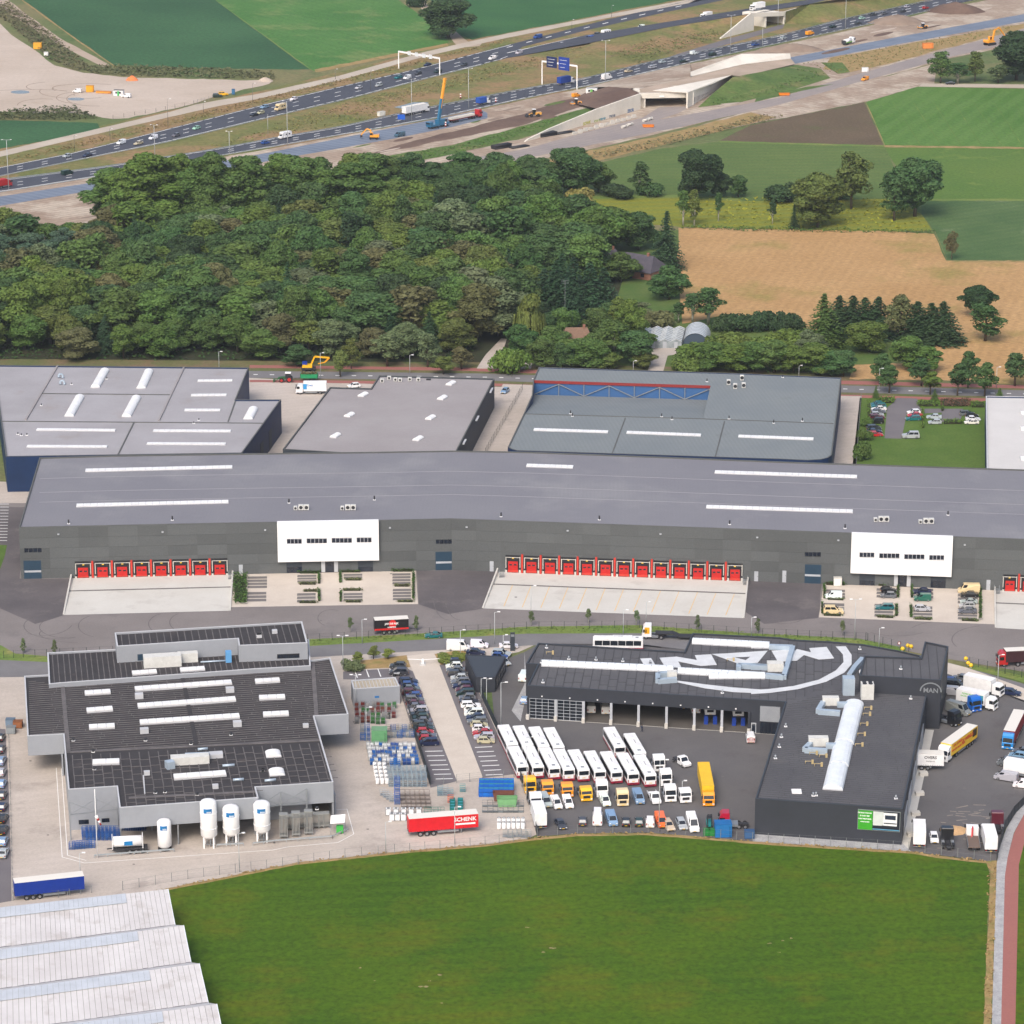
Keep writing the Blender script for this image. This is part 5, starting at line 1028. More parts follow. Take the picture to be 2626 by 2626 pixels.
for j in range(9):
    m=MB();y=j*1.87
    for i in range(12): m.bar((4.25*arc[i][0]/4.2,y,4.05*arc[i][1]/4.0),(4.25*arc[i+1][0]/4.2,y,4.05*arc[i+1][1]/4.0),.1)
    m.build('hoop',STEEL,PT)
m=MB();m.add([(x*.98,.2,z*.98) for x,z in arc],[tuple(range(12,-1,-1))]);m.build('end_shade',plain('tunnel_shade',S(60,74,90),.8),PT)  # dark face painted as the shade inside the open end
# ---------------------------------------------------------------- trees and plants
def leafmat(name,var=.24,trans=.25):
    m,nt,b=newmat(name);N=nt.nodes.new;L=nt.links.new
    oi=N('ShaderNodeObjectInfo');ge=N('ShaderNodeNewGeometry');tc=N('ShaderNodeTexCoord')
    n=N('ShaderNodeTexNoise');n.inputs['Scale'].default_value=.35;n.inputs['Detail'].default_value=2;L(tc.outputs['Object'],n.inputs['Vector'])
    r1=N('ShaderNodeMapRange');L(ge.outputs['Random Per Island'],r1.inputs[0]);r1.inputs[3].default_value=1-var;r1.inputs[4].default_value=1+var
    r2=N('ShaderNodeMapRange');L(n.outputs['Fac'],r2.inputs[0]);r2.inputs[1].default_value=.3;r2.inputs[2].default_value=.7;r2.inputs[3].default_value=.488;r2.inputs[4].default_value=.508
    hs=N('ShaderNodeHueSaturation');L(oi.outputs['Color'],hs.inputs['Color']);L(r1.outputs[0],hs.inputs['Value']);L(r2.outputs[0],hs.inputs['Hue'])
    b.inputs['Roughness'].default_value=.7;b.inputs['Specular IOR Level'].default_value=.15;L(hs.outputs[0],b.inputs['Base Color'])
    t=N('ShaderNodeBsdfTranslucent');L(hs.outputs[0],t.inputs[0]);mx=N('ShaderNodeMixShader');mx.inputs[0].default_value=trans
    L(b.outputs[0],mx.inputs[1]);L(t.outputs[0],mx.inputs[2]);L(mx.outputs[0],nt.nodes['Material Output'].inputs[0]);return m
LEAF=leafmat('leaf')
pm('m_bark',S(96,86,74),scale=2,fine=.2,rough=.95,pos=False);pm('m_birchbark',S(186,182,172),scale=2,fine=.2,rough=.9,pos=False)
def card(m,p,n,s,rr):
    n=n.normalized();u=n.cross(Vector((rr.uniform(-1,1),rr.uniform(-1,1),rr.uniform(-1,1))))
    if u.length < .05: u=n.cross(Vector((1,0,0)))
    u.normalize();v=n.cross(u);a=s*rr.uniform(.6,1.25);b=s*rr.uniform(.4,.8)
    k=len(m.v);m.v += [tuple(p+u*a),tuple(p+v*b+n*(.18*s)),tuple(p-u*a),tuple(p-v*b+n*(.05*s))];m.f.append([k,k+1,k+2,k+3]);m.sm.append(False)
def lobes(m,ls,rr,dens,s,jit=.8):
    for c,rx,rz in ls:
        n=int(dens*rx*(rx+rz)*.5)
        for _ in range(n):
            d=Vector((rr.gauss(0,1),rr.gauss(0,1),rr.gauss(0,1)));d.normalize()
            if d.z < -.35 and rr.random() < .7: d.z=-d.z
            k=rr.uniform(.72,1.06) if rr.random() < .85 else rr.uniform(.3,.7)
            p=c+Vector((d.x*rx*k,d.y*rx*k,d.z*rz*k))
            card(m,p,d+Vector((rr.uniform(-jit,jit),rr.uniform(-jit,jit),rr.uniform(-jit,jit))),s,rr)
def proto(kind,seed):
    rr=random.Random(seed);cr=MB();tk=MB();name='broadleaf_tree';bark='m_bark'
    if kind in ('round','oak','tall','street','birch','airy'):
        H,Rr,th,nl,s,dens={'round': (13,4.6,1.6,22,.34,150),'oak': (15,6.0,1.8,30,.38,120),'tall': (24,6.0,5,44,.42,105),'street': (7,2.3,1.9,11,.24,260),'birch': (12,2.6,2.0,16,.3,130),'airy': (10,3.6,2.0,18,.32,85)}[kind]
        name={'round': 'broadleaf_tree','oak': 'oak_tree','tall': 'poplar_tree','street': 'street_tree','birch': 'birch_tree','airy': 'ash_tree'}[kind]
        if kind == 'birch': bark='m_birchbark'
        ls=[];cz=(H+th)/2;hz=(H-th)/2
        for i in range(nl):
            t=rr.uniform(-1,1) if i else .95;a=rr.uniform(0,6.283);q=Rr*.74*math.sqrt(rr.uniform(.08,1))*(1-abs(t)**2.6)**.5*(1-(.25 if kind != 'birch' else .5)*max(0,t))
            c=Vector((math.cos(a)*q,math.sin(a)*q,cz+t*hz*.86));r0=Rr*rr.uniform(.24,.4)*(1.0 if kind != 'tall' else .8);ls.append((c,r0,r0*rr.uniform(.75,1.0)))
        ls.append((Vector((0,0,cz)),Rr*.55,hz*.8));lobes(cr,ls,rr,dens,s)
        tk.tube((0,0,-.3),(rr.uniform(-.2,.2),rr.uniform(-.2,.2),cz),H*.022,H*.012,n=6)
        for c,r0,_ in ls[:7]: tk.tube((0,0,th+rr.uniform(-.4,1)),c,H*.009,H*.004,n=5)
    elif kind in ('spruce','blue'):
        H,Rr,s=(16,3.6,.36) if kind == 'spruce' else (12,3.6,.34);name='spruce_tree'
        z=1.0
        while z < H:
            rad=Rr*(1-z/H)**.85+.12;nb=int(7+rad*5.5)
            for i in range(nb):
                a=rr.uniform(0,6.283);L=rad*rr.uniform(.8,1.12)
                for q in range(max(2,int(L/.42))):
                    t=(q+.6)/max(2,int(L/.42));p=Vector((math.cos(a)*L*t,math.sin(a)*L*t,z-.35*L*t*t+rr.uniform(-.15,.15)))
                    card(cr,p,Vector((math.cos(a)*.5+rr.uniform(-.5,.5),math.sin(a)*.5+rr.uniform(-.5,.5),.9)),s*(1.1-.3*t),rr)
            z += .46
        tk.tube((0,0,-.3),(0,0,H*.96),H*.016,.03,n=6)
    elif kind == 'pine':
        name='pine_tree';ls=[];H=13
        for i in range(14):
            a=rr.uniform(0,6.28);r_=rr.uniform(.5,3.4);ls.append((Vector((math.cos(a)*r_,math.sin(a)*r_,rr.uniform(8,12.6)-r_*.4)),rr.uniform(1.1,1.8),rr.uniform(.5,.8)))
        lobes(cr,ls,rr,190,.3,.9);tk.tube((0,0,-.3),(.2,.1,12),.26,.08,n=6)
        for c,_,_ in ls: tk.tube((0,0,c.z-1),c,.07,.03,n=4)
    elif kind == 'willow':
        name='willow_tree';ls=[(Vector((math.cos(i*1.05)*2.6*(i % 3)/2,math.sin(i*1.05)*2.6*(i % 3)/2,6.6+(i % 2)*1.5)),1.9,1.5) for i in range(9)];lobes(cr,ls,rr,60,.45)
        for i in range(150):
            a=rr.uniform(0,6.28);r_=rr.uniform(2.2,4.6);z0=8.2-r_*.6+rr.uniform(-.8,.8);ln=rr.uniform(2,5)
            for q in range(int(ln/.35)): card(cr,Vector((math.cos(a)*(r_+.06*q),math.sin(a)*(r_+.06*q),max(.4,z0-.35*q))),Vector((math.cos(a),math.sin(a),.4)),.36,rr)
        tk.tube((0,0,-.3),(0,0,7),.4,.2,n=7)
        for c,_,_ in ls: tk.tube((0,0,3),c,.14,.05,n=5)
    else:                                                       # shrub
        name='shrub';ls=[(Vector((rr.uniform(-1.3,1.3),rr.uniform(-1.3,1.3),rr.uniform(.5,1.7))),rr.uniform(.9,1.5),rr.uniform(.8,1.3)) for _ in range(8)];lobes(cr,ls,rr,200,.24)
        for c,_,_ in ls: tk.tube((0,0,-.1),c,.07,.03,n=4)
    root=thing(name,'tree','tree');tk.build('trunk' if name != 'shrub' else 'stem',M[bark],root);cr.build('crown' if name != 'shrub' else 'foliage',LEAF,root)
    xs=[abs(v[0]) for v in cr.v];xs.sort();root['h']=max(v[2] for v in cr.v);root['r']=xs[int(len(xs)*.97)]
    return root
PROTO={}
for k,n in (('round',5),('oak',4),('tall',3),('street',3),('birch',2),('airy',3),('spruce',3),('blue',1),('pine',2),('willow',2),('shrub',3)): PROTO[k]=[proto(k,100*len(k)+i+ord(k[0])) for i in range(n)]
USED=set()
def plant(kind,loc,h,r,col,label,cat,group,name=None):
    p=rnd.choice(PROTO[kind])
    c=copy_tree(p)
    if name: c.name=name
    c.location=loc;c.rotation_euler=(0,0,rnd.uniform(0,6.28));c.scale=(r/p['r'],r/p['r'],h/p['h'])
    tag(c,label,cat,group)
    for k in ('h','r'): del c[k]
    for ch in KIDS[c]: OC(ch,col)
    return c
def v_(c,a=.14):
    k=1+rnd.uniform(-a,a);return tuple(min(1,x*k*(1+rnd.uniform(-.06,.06))) for x in c)
TG={'mid': S(88,114,60),'dark': S(76,104,62),'olive': S(104,118,64),'brown': S(106,108,72),'grey': S(106,120,86),'blue': S(100,124,112),'light': S(98,120,58),'yellow': S(138,138,76),'deep': S(62,84,54),'spruce': S(58,84,58),'lime': S(116,130,68),'pine': S(82,106,84),'rust': S(126,114,74)}
# single trees: base px, base py, top py, crown width px, kind, colour, label
TREES=[
 (1150,97,-4,112,'oak','deep','large dark tree where the dirt track meets the motorway service track'),(1070,18,-30,40,'shrub','deep','small dark tree beside the dirt track between the crop fields'),
 (2606,205,76,105,'oak','deep','huge dark tree next to the orange excavator'),(2412,213,130,60,'airy','mid','loose crowned tree at the west end of the gravel lane'),(2456,214,160,50,'birch','dark','slim darker tree in the clump on the gravel lane'),(2500,209,130,46,'airy','olive','airy tree behind the gravel lane beside the huge dark tree'),(2560,213,164,42,'airy','grey','small grey green tree on the gravel lane'),
 (1465,500,380,116,'oak','dark','big dark oak at the corner of the pasture and the old road'),(1535,492,415,62,'round','mid','rounder tree growing against the big dark oak'),(1641,500,414,46,'birch','dark','slim birch over the bushes along the pasture edge'),(1592,506,470,66,'shrub','deep','wide dark bush between the oak and the slim birch'),(1662,504,468,50,'shrub','dark','bush at the foot of the slim birch'),
 (1786,512,384,98,'oak','deep','tall dark oak standing on the line between pasture and yellow meadow'),(1846,506,440,42,'round','deep','smaller dark tree leaning on the tall dark oak'),(1893,506,448,38,'round','dark','small round tree east of the tall dark oak'),
 (1985,516,474,70,'shrub','deep','long dark bush on the north edge of the yellow meadow'),(2040,516,458,62,'shrub','deep','tall dark bush behind the brownish oak'),(2097,583,442,98,'oak','olive','brownish oak with a bare trunk at the wheat field edge'),(2150,512,455,60,'shrub','dark','dark bush between the brownish oak and the slender ash'),
 (2183,536,388,78,'airy','olive','slender ash like tree in the yellow meadow'),(2293,566,448,60,'airy','dark','tree on a thin trunk at the east end of the yellow meadow'),(2346,555,402,108,'oak','dark','massive double crowned tree at the meadow corner'),
 (1752,579,486,30,'birch','mid','first slim birch at the west end of the wheat field'),(1780,579,484,30,'birch','olive','second slim birch at the west end of the wheat field'),(1842,567,492,20,'birch','dark','very thin birch alone on the meadow edge'),(1981,574,512,20,'birch','deep','thin dark birch near the brownish oak'),(2036,586,520,24,'spruce','deep','small dark conifer next to the brownish oak'),(2440,666,592,24,'airy','brown','thin half bare tree at the dark pasture corner'),
 (1486,596,484,94,'willow','yellow','yellow green weeping willow above the farmhouse garden'),(1548,640,528,112,'oak','mid','broad green tree north of the farmhouse'),(1636,640,542,82,'round','dark','round dark tree behind the farmhouse roof'),(1708,690,540,74,'spruce','spruce','tall dark spruce beside the wheat field'),(1706,686,594,58,'blue','blue','silvery blue spruce in front of the tall dark spruce'),(1550,645,560,40,'blue','blue','slim bluish spruce in front of the broad green tree'),
 (1592,722,648,70,'round','mid','round tree on the lawn in front of the outbuilding'),(1716,768,682,72,'round','dark','round dark tree alone on the garden lawn'),(1356,885,752,72,'willow','lime','light green weeping willow by the wood edge driveway'),
 (1617,875,764,56,'round','light','bright green upright tree beside the old glasshouse'),(1590,860,760,60,'round','light','second bright green tree west of the old glasshouse'),(1740,828,775,32,'birch','dark','small dark birch behind the old glasshouse'),(1776,830,750,42,'birch','dark','dark birch behind the polytunnel'),(1816,833,736,62,'birch','dark','white stemmed birch at the wheat field beside the polytunnel'),(1680,840,800,70,'shrub','brown','brownish shrub north of the old glasshouse'),(1630,820,770,55,'airy','grey','greyish shrub tree on the garden path'),
 (1390,945,868,60,'round','mid','street side tree at the thatched cottage driveway'),(1442,947,878,54,'round','dark','dark tree hiding the west end of the thatched cottage'),(1510,944,866,84,'oak','mid','wide tree in front of the thatched cottage'),(1578,930,822,76,'birch','mid','tall birch east of the thatched cottage'),(1625,938,846,74,'round','dark','dark round tree at the glasshouse driveway'),(1562,949,902,50,'round','olive','low olive tree between the wide tree and the driveway'),(1652,945,896,44,'round','olive','low olive tree on the corner of the glasshouse driveway'),
 (1760,950,910,70,'shrub','light','bright shrub east of the glasshouse driveway'),(2110,888,752,92,'spruce','mid','broad lighter green spruce at the end of the dark spruce row'),(2228,902,826,94,'oak','light','low light green spreading tree before the dark spruces'),(2306,872,754,78,'airy','brown','brownish tree between two groups of dark spruces'),(2075,940,845,74,'round','grey','grey green round tree at the corner of the shrubbery'),(2332,948,860,74,'round','mid','round bright tree on the stubble beside the street'),(2374,952,886,58,'round','mid','lower round tree leaning from the bright round tree'),(2162,966,900,52,'round','dark','dark tree between the shrubbery and the street'),
 (2506,815,732,68,'oak','deep','dark tree with a flat crown in the wheat field'),(2526,875,776,70,'airy','dark','leafy column like tree in the wheat field under the flat crowned one'),
 (993,940,856,66,'street','grey','pale grey green street tree in front of the wood'),(873,967,898,40,'street','olive','olive street tree by the blue and yellow crane arm'),(901,946,866,44,'airy','olive','slender olive street tree at the wood edge'),(1097,942,850,48,'airy','grey','thin greyish street tree at the wood edge'),(1137,960,912,52,'street','olive','small olive street tree close to the road'),(1184,947,888,50,'street','brown','brownish street tree near the wood driveway'),(1305,955,888,80,'shrub','light','big round green bush between the two driveways'),(764,940,884,54,'round','dark','dark round tree behind the green farm trailer'),
]
for i,(x,y,t,w_,k) in enumerate([(2280,1008,935,48,0),(2385,1012,952,45,1),(2455,1015,930,52,0),(2525,1017,928,54,0),(2362,990,918,50,0),(2482,995,900,46,0),(2602,990,905,58,0),(2262,988,905,46,0)]):
    TREES.append((x,y,t,w_,'street',('dark','light')[k],'dark street tree along the %s of the road by the wheat field' % ('car park side' if y > 1000 else 'field side') if not k else 'lighter young street tree in front of the small car park'))
for x,y,t,w_,lb in ((2246,1021,987,15,'small conical conifer at the west corner of the small car park'),(2397,1027,997,17,'small conical conifer in the hedge of the small car park'),(2563,1024,994,20,'small conifer behind the pale roofed warehouse')): TREES.append((x,y,t,w_,'spruce','mid',lb))
for x,y,t in ((1395,805,688),(1425,818,668),(1470,828,658),(1512,824,668),(1548,812,686),(1440,790,650)): TREES.append((x,y,t,86,'spruce','spruce','dark spruce in the dense clump south of the farmhouse'))
for x,y,t in ((2150,862,757),(2185,867,757),(2216,864,762),(2250,864,760)): TREES.append((x,y,t,92,'spruce','deep','dark spruce in the western group of the spruce row'))
for x,y,t in ((2350,874,772),(2386,876,776),(2416,878,772)): TREES.append((x,y,t,96,'spruce','deep','dark spruce in the eastern group of the spruce row'))
for x,y,t in ((1830,950,878),(1880,953,884),(1930,953,880),(1985,956,872),(2035,957,886),(2095,960,882),(2130,963,900)): c_=rnd.choice(['mid','dark','light']);TREES.append((x,y,t,76,'round',c_,{'dark': 'dark','mid': 'mid green','light': 'bright green'}[c_]+' leafy tree in the shrubbery row behind the sawtooth warehouse'))
for x,y,t in ((1790,925,880),(1850,905,862),(1900,900,850),(1960,905,862),(2010,900,848),(2050,890,842)): TREES.append((x,y,t,80,'shrub','light','bright rambling shrub in the field east of the polytunnel'))
for x,y,t in ((1860,848,806),(1895,848,800),(1930,848,798),(1965,848,800),(2000,848,800),(2030,848,806)): TREES.append((x,y,t,58,'shrub','deep','dark shrub in the hedge along the south edge of the wheat field'))
for x,y,t in ((760,1698,1662),(795,1700,1656),(958,1690,1655),(918,1700,1672),(995,1690,1664)):
    TREES.append((x,y,t,26,'street','lime','young lime green tree on the grass by the depot entrance')) if x > 900 else None
for x,y in ((1362,1606),(1509,1600),(1789,1616),(1943,1625),(2160,1630),(140,1680),(898,1622),(1067,1618),(60,1676),(1632,1604)): TREES.append((x,y,y-40,13,'birch','grey','thin newly planted sapling in the verge along the dealer fence'))
for x,y,t,w_,c in ((905,1718,1690,44,'grey'),(1150,1698,1678,50,'lime'),(1180,1690,1672,34,'lime')): TREES.append((x,y,t,w_,'shrub',c,'whitish shrub at the depot gate' if c == 'grey' else 'low yellow green shrub beside the barrier'))
for x,y,t,w_ in ((2208,1178,1128,44),(2216,1128,1098,34),(2222,1092,1070,30)): TREES.append((x,y,t,w_,'shrub','mid','round green shrub beside the east delivery lane'))
for x,y,t in ((1335,905,830),(1420,905,835),(1455,925,868),(1490,930,880),(1535,915,850),(1560,900,820),(1405,870,800),(1380,850,770),(1590,905,850),(1445,870,790),(1530,865,790),(1640,900,850),(1575,850,770),(1335,860,760)): kd_,c_=rnd.choice(['round','oak']),rnd.choice(['dark','mid','deep']);TREES.append((x,y,t,64,kd_,c_,{'dark': 'dark green','mid': 'mid green','deep': 'very dark'}[c_]+(' round' if kd_ == 'round' else ' broad')+' tree crowding '+('the wood side of' if x < 1440 else ('round' if x < 1550 else 'the glasshouse side of'))+' the thatched cottage'))
lbl_n={}
for T in TREES: lbl_n[T[6]]=lbl_n.get(T[6],0)+1
for x,y,t,w_,k,c,lb in TREES:
    h=height_px(y,t,x);r=w_/sc_at((y+t)/2)/2*1.06
    plant(k,P(x,y),h,r,v_(TG[c]),lb,'shrub' if k == 'shrub' else 'tree',lb if lbl_n[lb] > 1 else None)
# the wood
def inside(p,q):
    c=False;n=len(q)
    for i in range(n):
        a,b=q[i],q[i-1]
        if (a[1] > p[1]) != (b[1] > p[1]) and p[0] < (b[0]-a[0])*(p[1]-a[1])/(b[1]-a[1])+a[0]: c=not c
    return c
FOR=[(-70,660),(265,655),(300,590),(640,585),(700,566),(1000,556),(1050,515),(1395,498),(1440,600),(1520,660),(1530,720),(1400,760),(1330,840),(1262,872),(1235,906),(1130,922),(-70,922)]
fw_=[(P(x,y).x,P(x,y).y) for x,y in FOR];xs=[p[0] for p in fw_];ys=[p[1] for p in fw_];n_for=0
def to_px(p):
    d=Vector(p)-CAM;z=d.dot(FW);return 1313+FPX*d.x/z,1313-FPX*d.dot(UP)/z
yy=min(ys);row=0;sp=10.2
NAMES={'mid': 'mid green','dark': 'dark green','olive': 'olive green','brown': 'brownish','grey': 'grey green','light': 'bright green','deep': 'very dark','rust': 'rust tinged','pine': 'bluish'}
while yy < max(ys):
    xx=min(xs)+(row % 2)*sp/2
    while xx < max(xs):
        x,y=xx+rnd.uniform(-2.4,2.4),yy+rnd.uniform(-2.2,2.2)
        if inside((x,y),fw_):
            px,py=to_px((x,y,0));k=rnd.choice(['round','round','oak','oak','airy','round']);h=rnd.uniform(12,21);r=rnd.uniform(4.8,8.2);c=rnd.choice(['mid','mid','olive','dark','dark','grey','brown','dark','mid','deep','light','light'])
            if py > 895: h=rnd.uniform(9,13);r=rnd.uniform(3.8,5.2);c=rnd.choice(['mid','olive','grey','grey','brown','light','olive','mid'])
            if 285 < px < 640 and py < 612: k='tall';h=rnd.uniform(22,32);r=rnd.uniform(6.5,9.5);c=rnd.choice(['mid','olive','light'])
            elif 690 < px < 1010 and py < 602: k='tall';h=rnd.uniform(21,32);r=rnd.uniform(6.5,9.5);c=rnd.choice(['mid','mid','light'])
            elif 1050 < px < 1400 and py < 560: k=rnd.choice(['tall','oak']);h=rnd.uniform(15,20);r=rnd.uniform(5,6.5);c='dark'
            elif px < 240 and 690 < py < 760: k='pine';h=rnd.uniform(13,16);r=5;c='pine'
            elif px > 1280 and 560 < py < 760: h *= 1.15;c=rnd.choice(['mid','dark'])
            elif rnd.random() < .05: k='spruce';r=3.6;c='spruce';h *= 1.1
            kd={'tall': 'very tall','pine': 'flat topped pine','spruce': 'pointed spruce','airy': 'loose'}.get(k,'round')
            side='behind the blue warehouse' if px < 330 else ('behind the farm tractor' if px < 640 else ('behind the flat warehouse' if px < 980 else 'on the farmhouse side'))
            edge=('at the wood street edge' if py > 895 else ('at the wood motorway edge' if py < 612 else ('deep in the wood' if py < 750 else 'in the wood middle')))+' '+side
            nm=('small ' if r < 5.5 else ('big ' if r > 6.6 else ''))+NAMES.get(c,'dark')
            lb=f'{nm} {kd} tree {edge}' if k not in ('pine','spruce') else f'{nm} {kd} {edge}'
            plant(k,(x,y,0),h,r,v_(TG[c]),lb,'tree',lb);n_for += 1
        xx += sp*1.12
    yy += sp;row += 1
for lst in PROTO.values():
    for r in lst:
        for ch in list(r.children): bpy.data.objects.remove(ch)
        bpy.data.objects.remove(r)
print('forest trees',n_for)
# ground-covering scrub and clipped hedges
def scrub(name,pts,h,per_m2,col,s=.5,label=None,cat=None,group=None,kind='stuff',z=0.0,seed=1):
    q=[P(x,y,z) for x,y in pts];fw2=[(p.x,p.y) for p in q];rr=random.Random(seed);m=MB();x0,x1=min(p[0] for p in fw2),max(p[0] for p in fw2);y0,y1=min(p[1] for p in fw2),max(p[1] for p in fw2)
    for _ in range(int((x1-x0)*(y1-y0)*per_m2)):
        x,y=rr.uniform(x0,x1),rr.uniform(y0,y1)
        if inside((x,y),fw2):
            hh=h*(.55+.45*math.sin(x*.7+seed)*math.cos(y*.5)) if kind == 'stuff' else h
            card(m,Vector((x,y,z+rr.uniform(.35,1)*hh)),Vector((rr.uniform(-.7,.7),rr.uniform(-.7,.7),1)),s,rr)
    if not m.f: return
    if kind == 'thing':
        t=thing(name,label,cat,q[0],0,group);o=m.build('foliage',LEAF,t,True);OC(o,col)
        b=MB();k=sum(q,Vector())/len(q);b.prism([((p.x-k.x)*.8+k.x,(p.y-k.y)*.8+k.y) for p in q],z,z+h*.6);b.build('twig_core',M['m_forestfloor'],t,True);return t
    o=m.build(name,LEAF);OC(o,col);tag(o,kind='stuff');return o
scrub('scrub',[(-20,10),(25,10),(150,105),(225,170),(240,183),(190,182),(120,150),(60,95),(0,45),(-20,40)],2.2,.9,S(110,108,80),.8,seed=3)
scrub('scrub',[(225,172),(290,170),(560,178),(700,188),(705,204),(500,200),(330,196),(230,188)],2.0,.9,S(104,108,76),.8,seed=4)
scrub('scrub',[(-20,290),(60,282),(190,277),(250,305),(180,310),(-20,308)],2.4,1.0,S(84,92,62),.8,seed=5)
scrub('scrub',[(1500,400),(1700,356),(1850,325),(1925,300),(2000,296),(2010,303),(1900,328),(1740,368),(1560,404),(1490,412)],1.8,.5,S(122,118,84),.7,seed=6)
scrub('tall_grass',[(1560,140),(1700,95),(1840,70),(1880,82),(1830,103),(1640,160)],1.5,.35,S(110,116,70),.7,seed=7,z=1)
scrub('tall_grass',[(700,318),(900,262),(1100,212),(1280,165),(1500,118),(1640,100),(1640,115),(1300,190),(1000,270),(760,325)],.8,.35,S(136,128,82),.6,seed=8)
scrub('tall_grass',[(0,412),(400,318),(800,222),(1300,102),(1300,108),(800,234),(400,332),(0,424)],.8,.5,S(134,118,76),.6,seed=9)
scrub('bank_weeds',[(960,408),(1160,376),(1350,325),(1480,285),(1400,328),(1200,388),(1000,426)],.9,.5,S(86,120,56),.6,seed=10)
scrub('bank_weeds',[(1880,200),(2040,172),(2120,190),(1990,235),(1820,272)],1.0,.3,S(84,112,56),.6,seed=20,z=1)
scrub('bank_weeds',[(2050,165),(2300,118),(2600,64),(2600,72),(2300,160),(2150,190)],.9,.12,S(118,118,66),.6,seed=21)
scrub('tall_grass',[(300,440),(700,330),(1000,262),(1000,296),(700,350),(300,428)],.8,.22,S(120,122,66),.6,seed=22)
scrub('meadow_weeds',[(1740,505),(2300,512),(2380,588),(1760,578)],.9,.12,S(148,150,52),.7,seed=11)
scrub('undergrowth',[(-40,885),(1220,885),(1215,925),(-40,925)],2.2,.5,S(58,84,44),.6,seed=12)
scrub('hedge_strip',[(1748,580),(2395,592),(2395,600),(1900,594),(1748,588)],1.3,1.2,S(84,110,56),.5,seed=13)
scrub('undergrowth',[(1800,915),(2120,925),(2120,962),(1790,950)],2.5,1.0,S(86,120,56),.6,seed=14)
scrub('dry_weeds',[(x,y-1) for x,y in GB] + [(x,y+6) for x,y in GB[::-1]],.5,1.6,S(160,136,92),.35,seed=15)
scrub('dry_weeds',[(2534,2216),(2556,2216),(2544,2626),(2522,2626)],.4,1.5,S(158,134,90),.35,seed=16)
scrub('verge_weeds',[(790,1642),(1350,1609),(1640,1605),(2200,1639),(2318,1666),(2220,1658),(1926,1636),(1640,1621),(1350,1622),(800,1654)],.4,2.0,S(110,128,64),.3,seed=17)
hn=0
def hedge(x0,x1,y0,y1,h,lb,sk=0.0,c=S(74,104,48),group=None):
    global hn;hn += 1
    scrub('hedge',[(x0,y0),(x1,y0+sk),(x1,y1+sk),(x0,y1)],h,9,c,.3,lb,'hedge',group,'thing',seed=50+hn)
hedge(598,634,1475,1551,1.2,'wide block hedge between the loading ramp and the empty car park')
k_=.3623
for zx0,zx1,zy0,zy1 in ((312,475,315,338),(605,772,308,330),(972,1140,300,325)): hedge(650+zx0*k_,650+zx1*k_,1350+zy0*k_,1350+zy1*k_,1.0,'low green hedge at the wall end of the empty car park',group='hedges of the empty car park')
for zx0,zx1,zy0,zy1 in ((455,475,340,415),(605,625,330,408),(1122,1142,325,530),(455,475,450,540),(608,626,462,542)): hedge(650+zx0*k_,650+zx1*k_,1350+zy0*k_,1350+zy1*k_,1.0,'narrow green hedge beside a bay of the empty car park',group='hedges of the empty car park')
for zx0,zx1,zy0,zy1 in ((312,455,402,416),(345,455,452,466),(312,455,536,547),(640,772,372,386),(625,772,445,460),(640,772,530,542),(988,1112,416,430),(1010,1140,528,540)): hedge(650+zx0*k_,650+zx1*k_,1350+zy0*k_,1350+zy1*k_,.6,'sparse planting strip between bays of the empty car park',c=S(108,112,76),group='hedges of the empty car park')
for zx0,zx1,zy0,zy1,sk in ((515,680,388,420,4),(885,1050,404,425,4),(1130,1290,410,432,4)): hedge(1926+zx0*k_,1926+zx1*k_,1350+zy0*k_,1350+zy1*k_,1.0,'low green hedge at the wall end of the busy car park',sk*.3,group='hedges of the busy car park')
for zx0,zx1,zy0,zy1 in ((510,528,420,520),(495,512,540,625),(1030,1050,425,510),(1018,1040,560,645),(1128,1148,432,512),(1122,1142,560,652),(1612,1634,430,672)): hedge(1926+zx0*k_,1926+zx1*k_,1350+zy0*k_,1350+zy1*k_,1.0,'narrow green hedge beside a bay of the busy car park',group='hedges of the busy car park')
for zx0,zx1,zy0,zy1 in ((530,665,508,522),(500,650,622,635),(880,1020,636,648),(1145,1285,648,662),(1480,1612,658,672)): hedge(1926+zx0*k_,1926+zx1*k_,1350+zy0*k_,1350+zy1*k_,.6,'sparse planting strip between bays of the busy car park',2,c=S(100,112,70),group='hedges of the busy car park')
for zx0,zx1,zy0,zy1,lb in ((890,1015,340,375,'bushy green hedge at the west entrance of the small car park'),(1170,1340,365,398,'bushy green hedge at the east entrance of the small car park'),(1555,1660,372,405,'green hedge beside the pale warehouse'),(820,845,365,590,'long narrow hedge between delivery lane and small car park'),(1205,1225,412,560,'narrow hedge down the middle of the small car park'),(1350,1500,500,522,'row of low bushes above the lawn'),(1345,1365,410,430,'short bush by the parking lane bend')): hedge(1926+zx0*k_,1926+zx1*k_,900+zy0*k_,900+zy1*k_,1.2,lb,c=S(98,126,52))
hedge(1926+1340*k_,1926+1555*k_,900+345*k_,900+398*k_,.8,'reddish brown shrub bed behind the small car park',c=S(112,86,70))
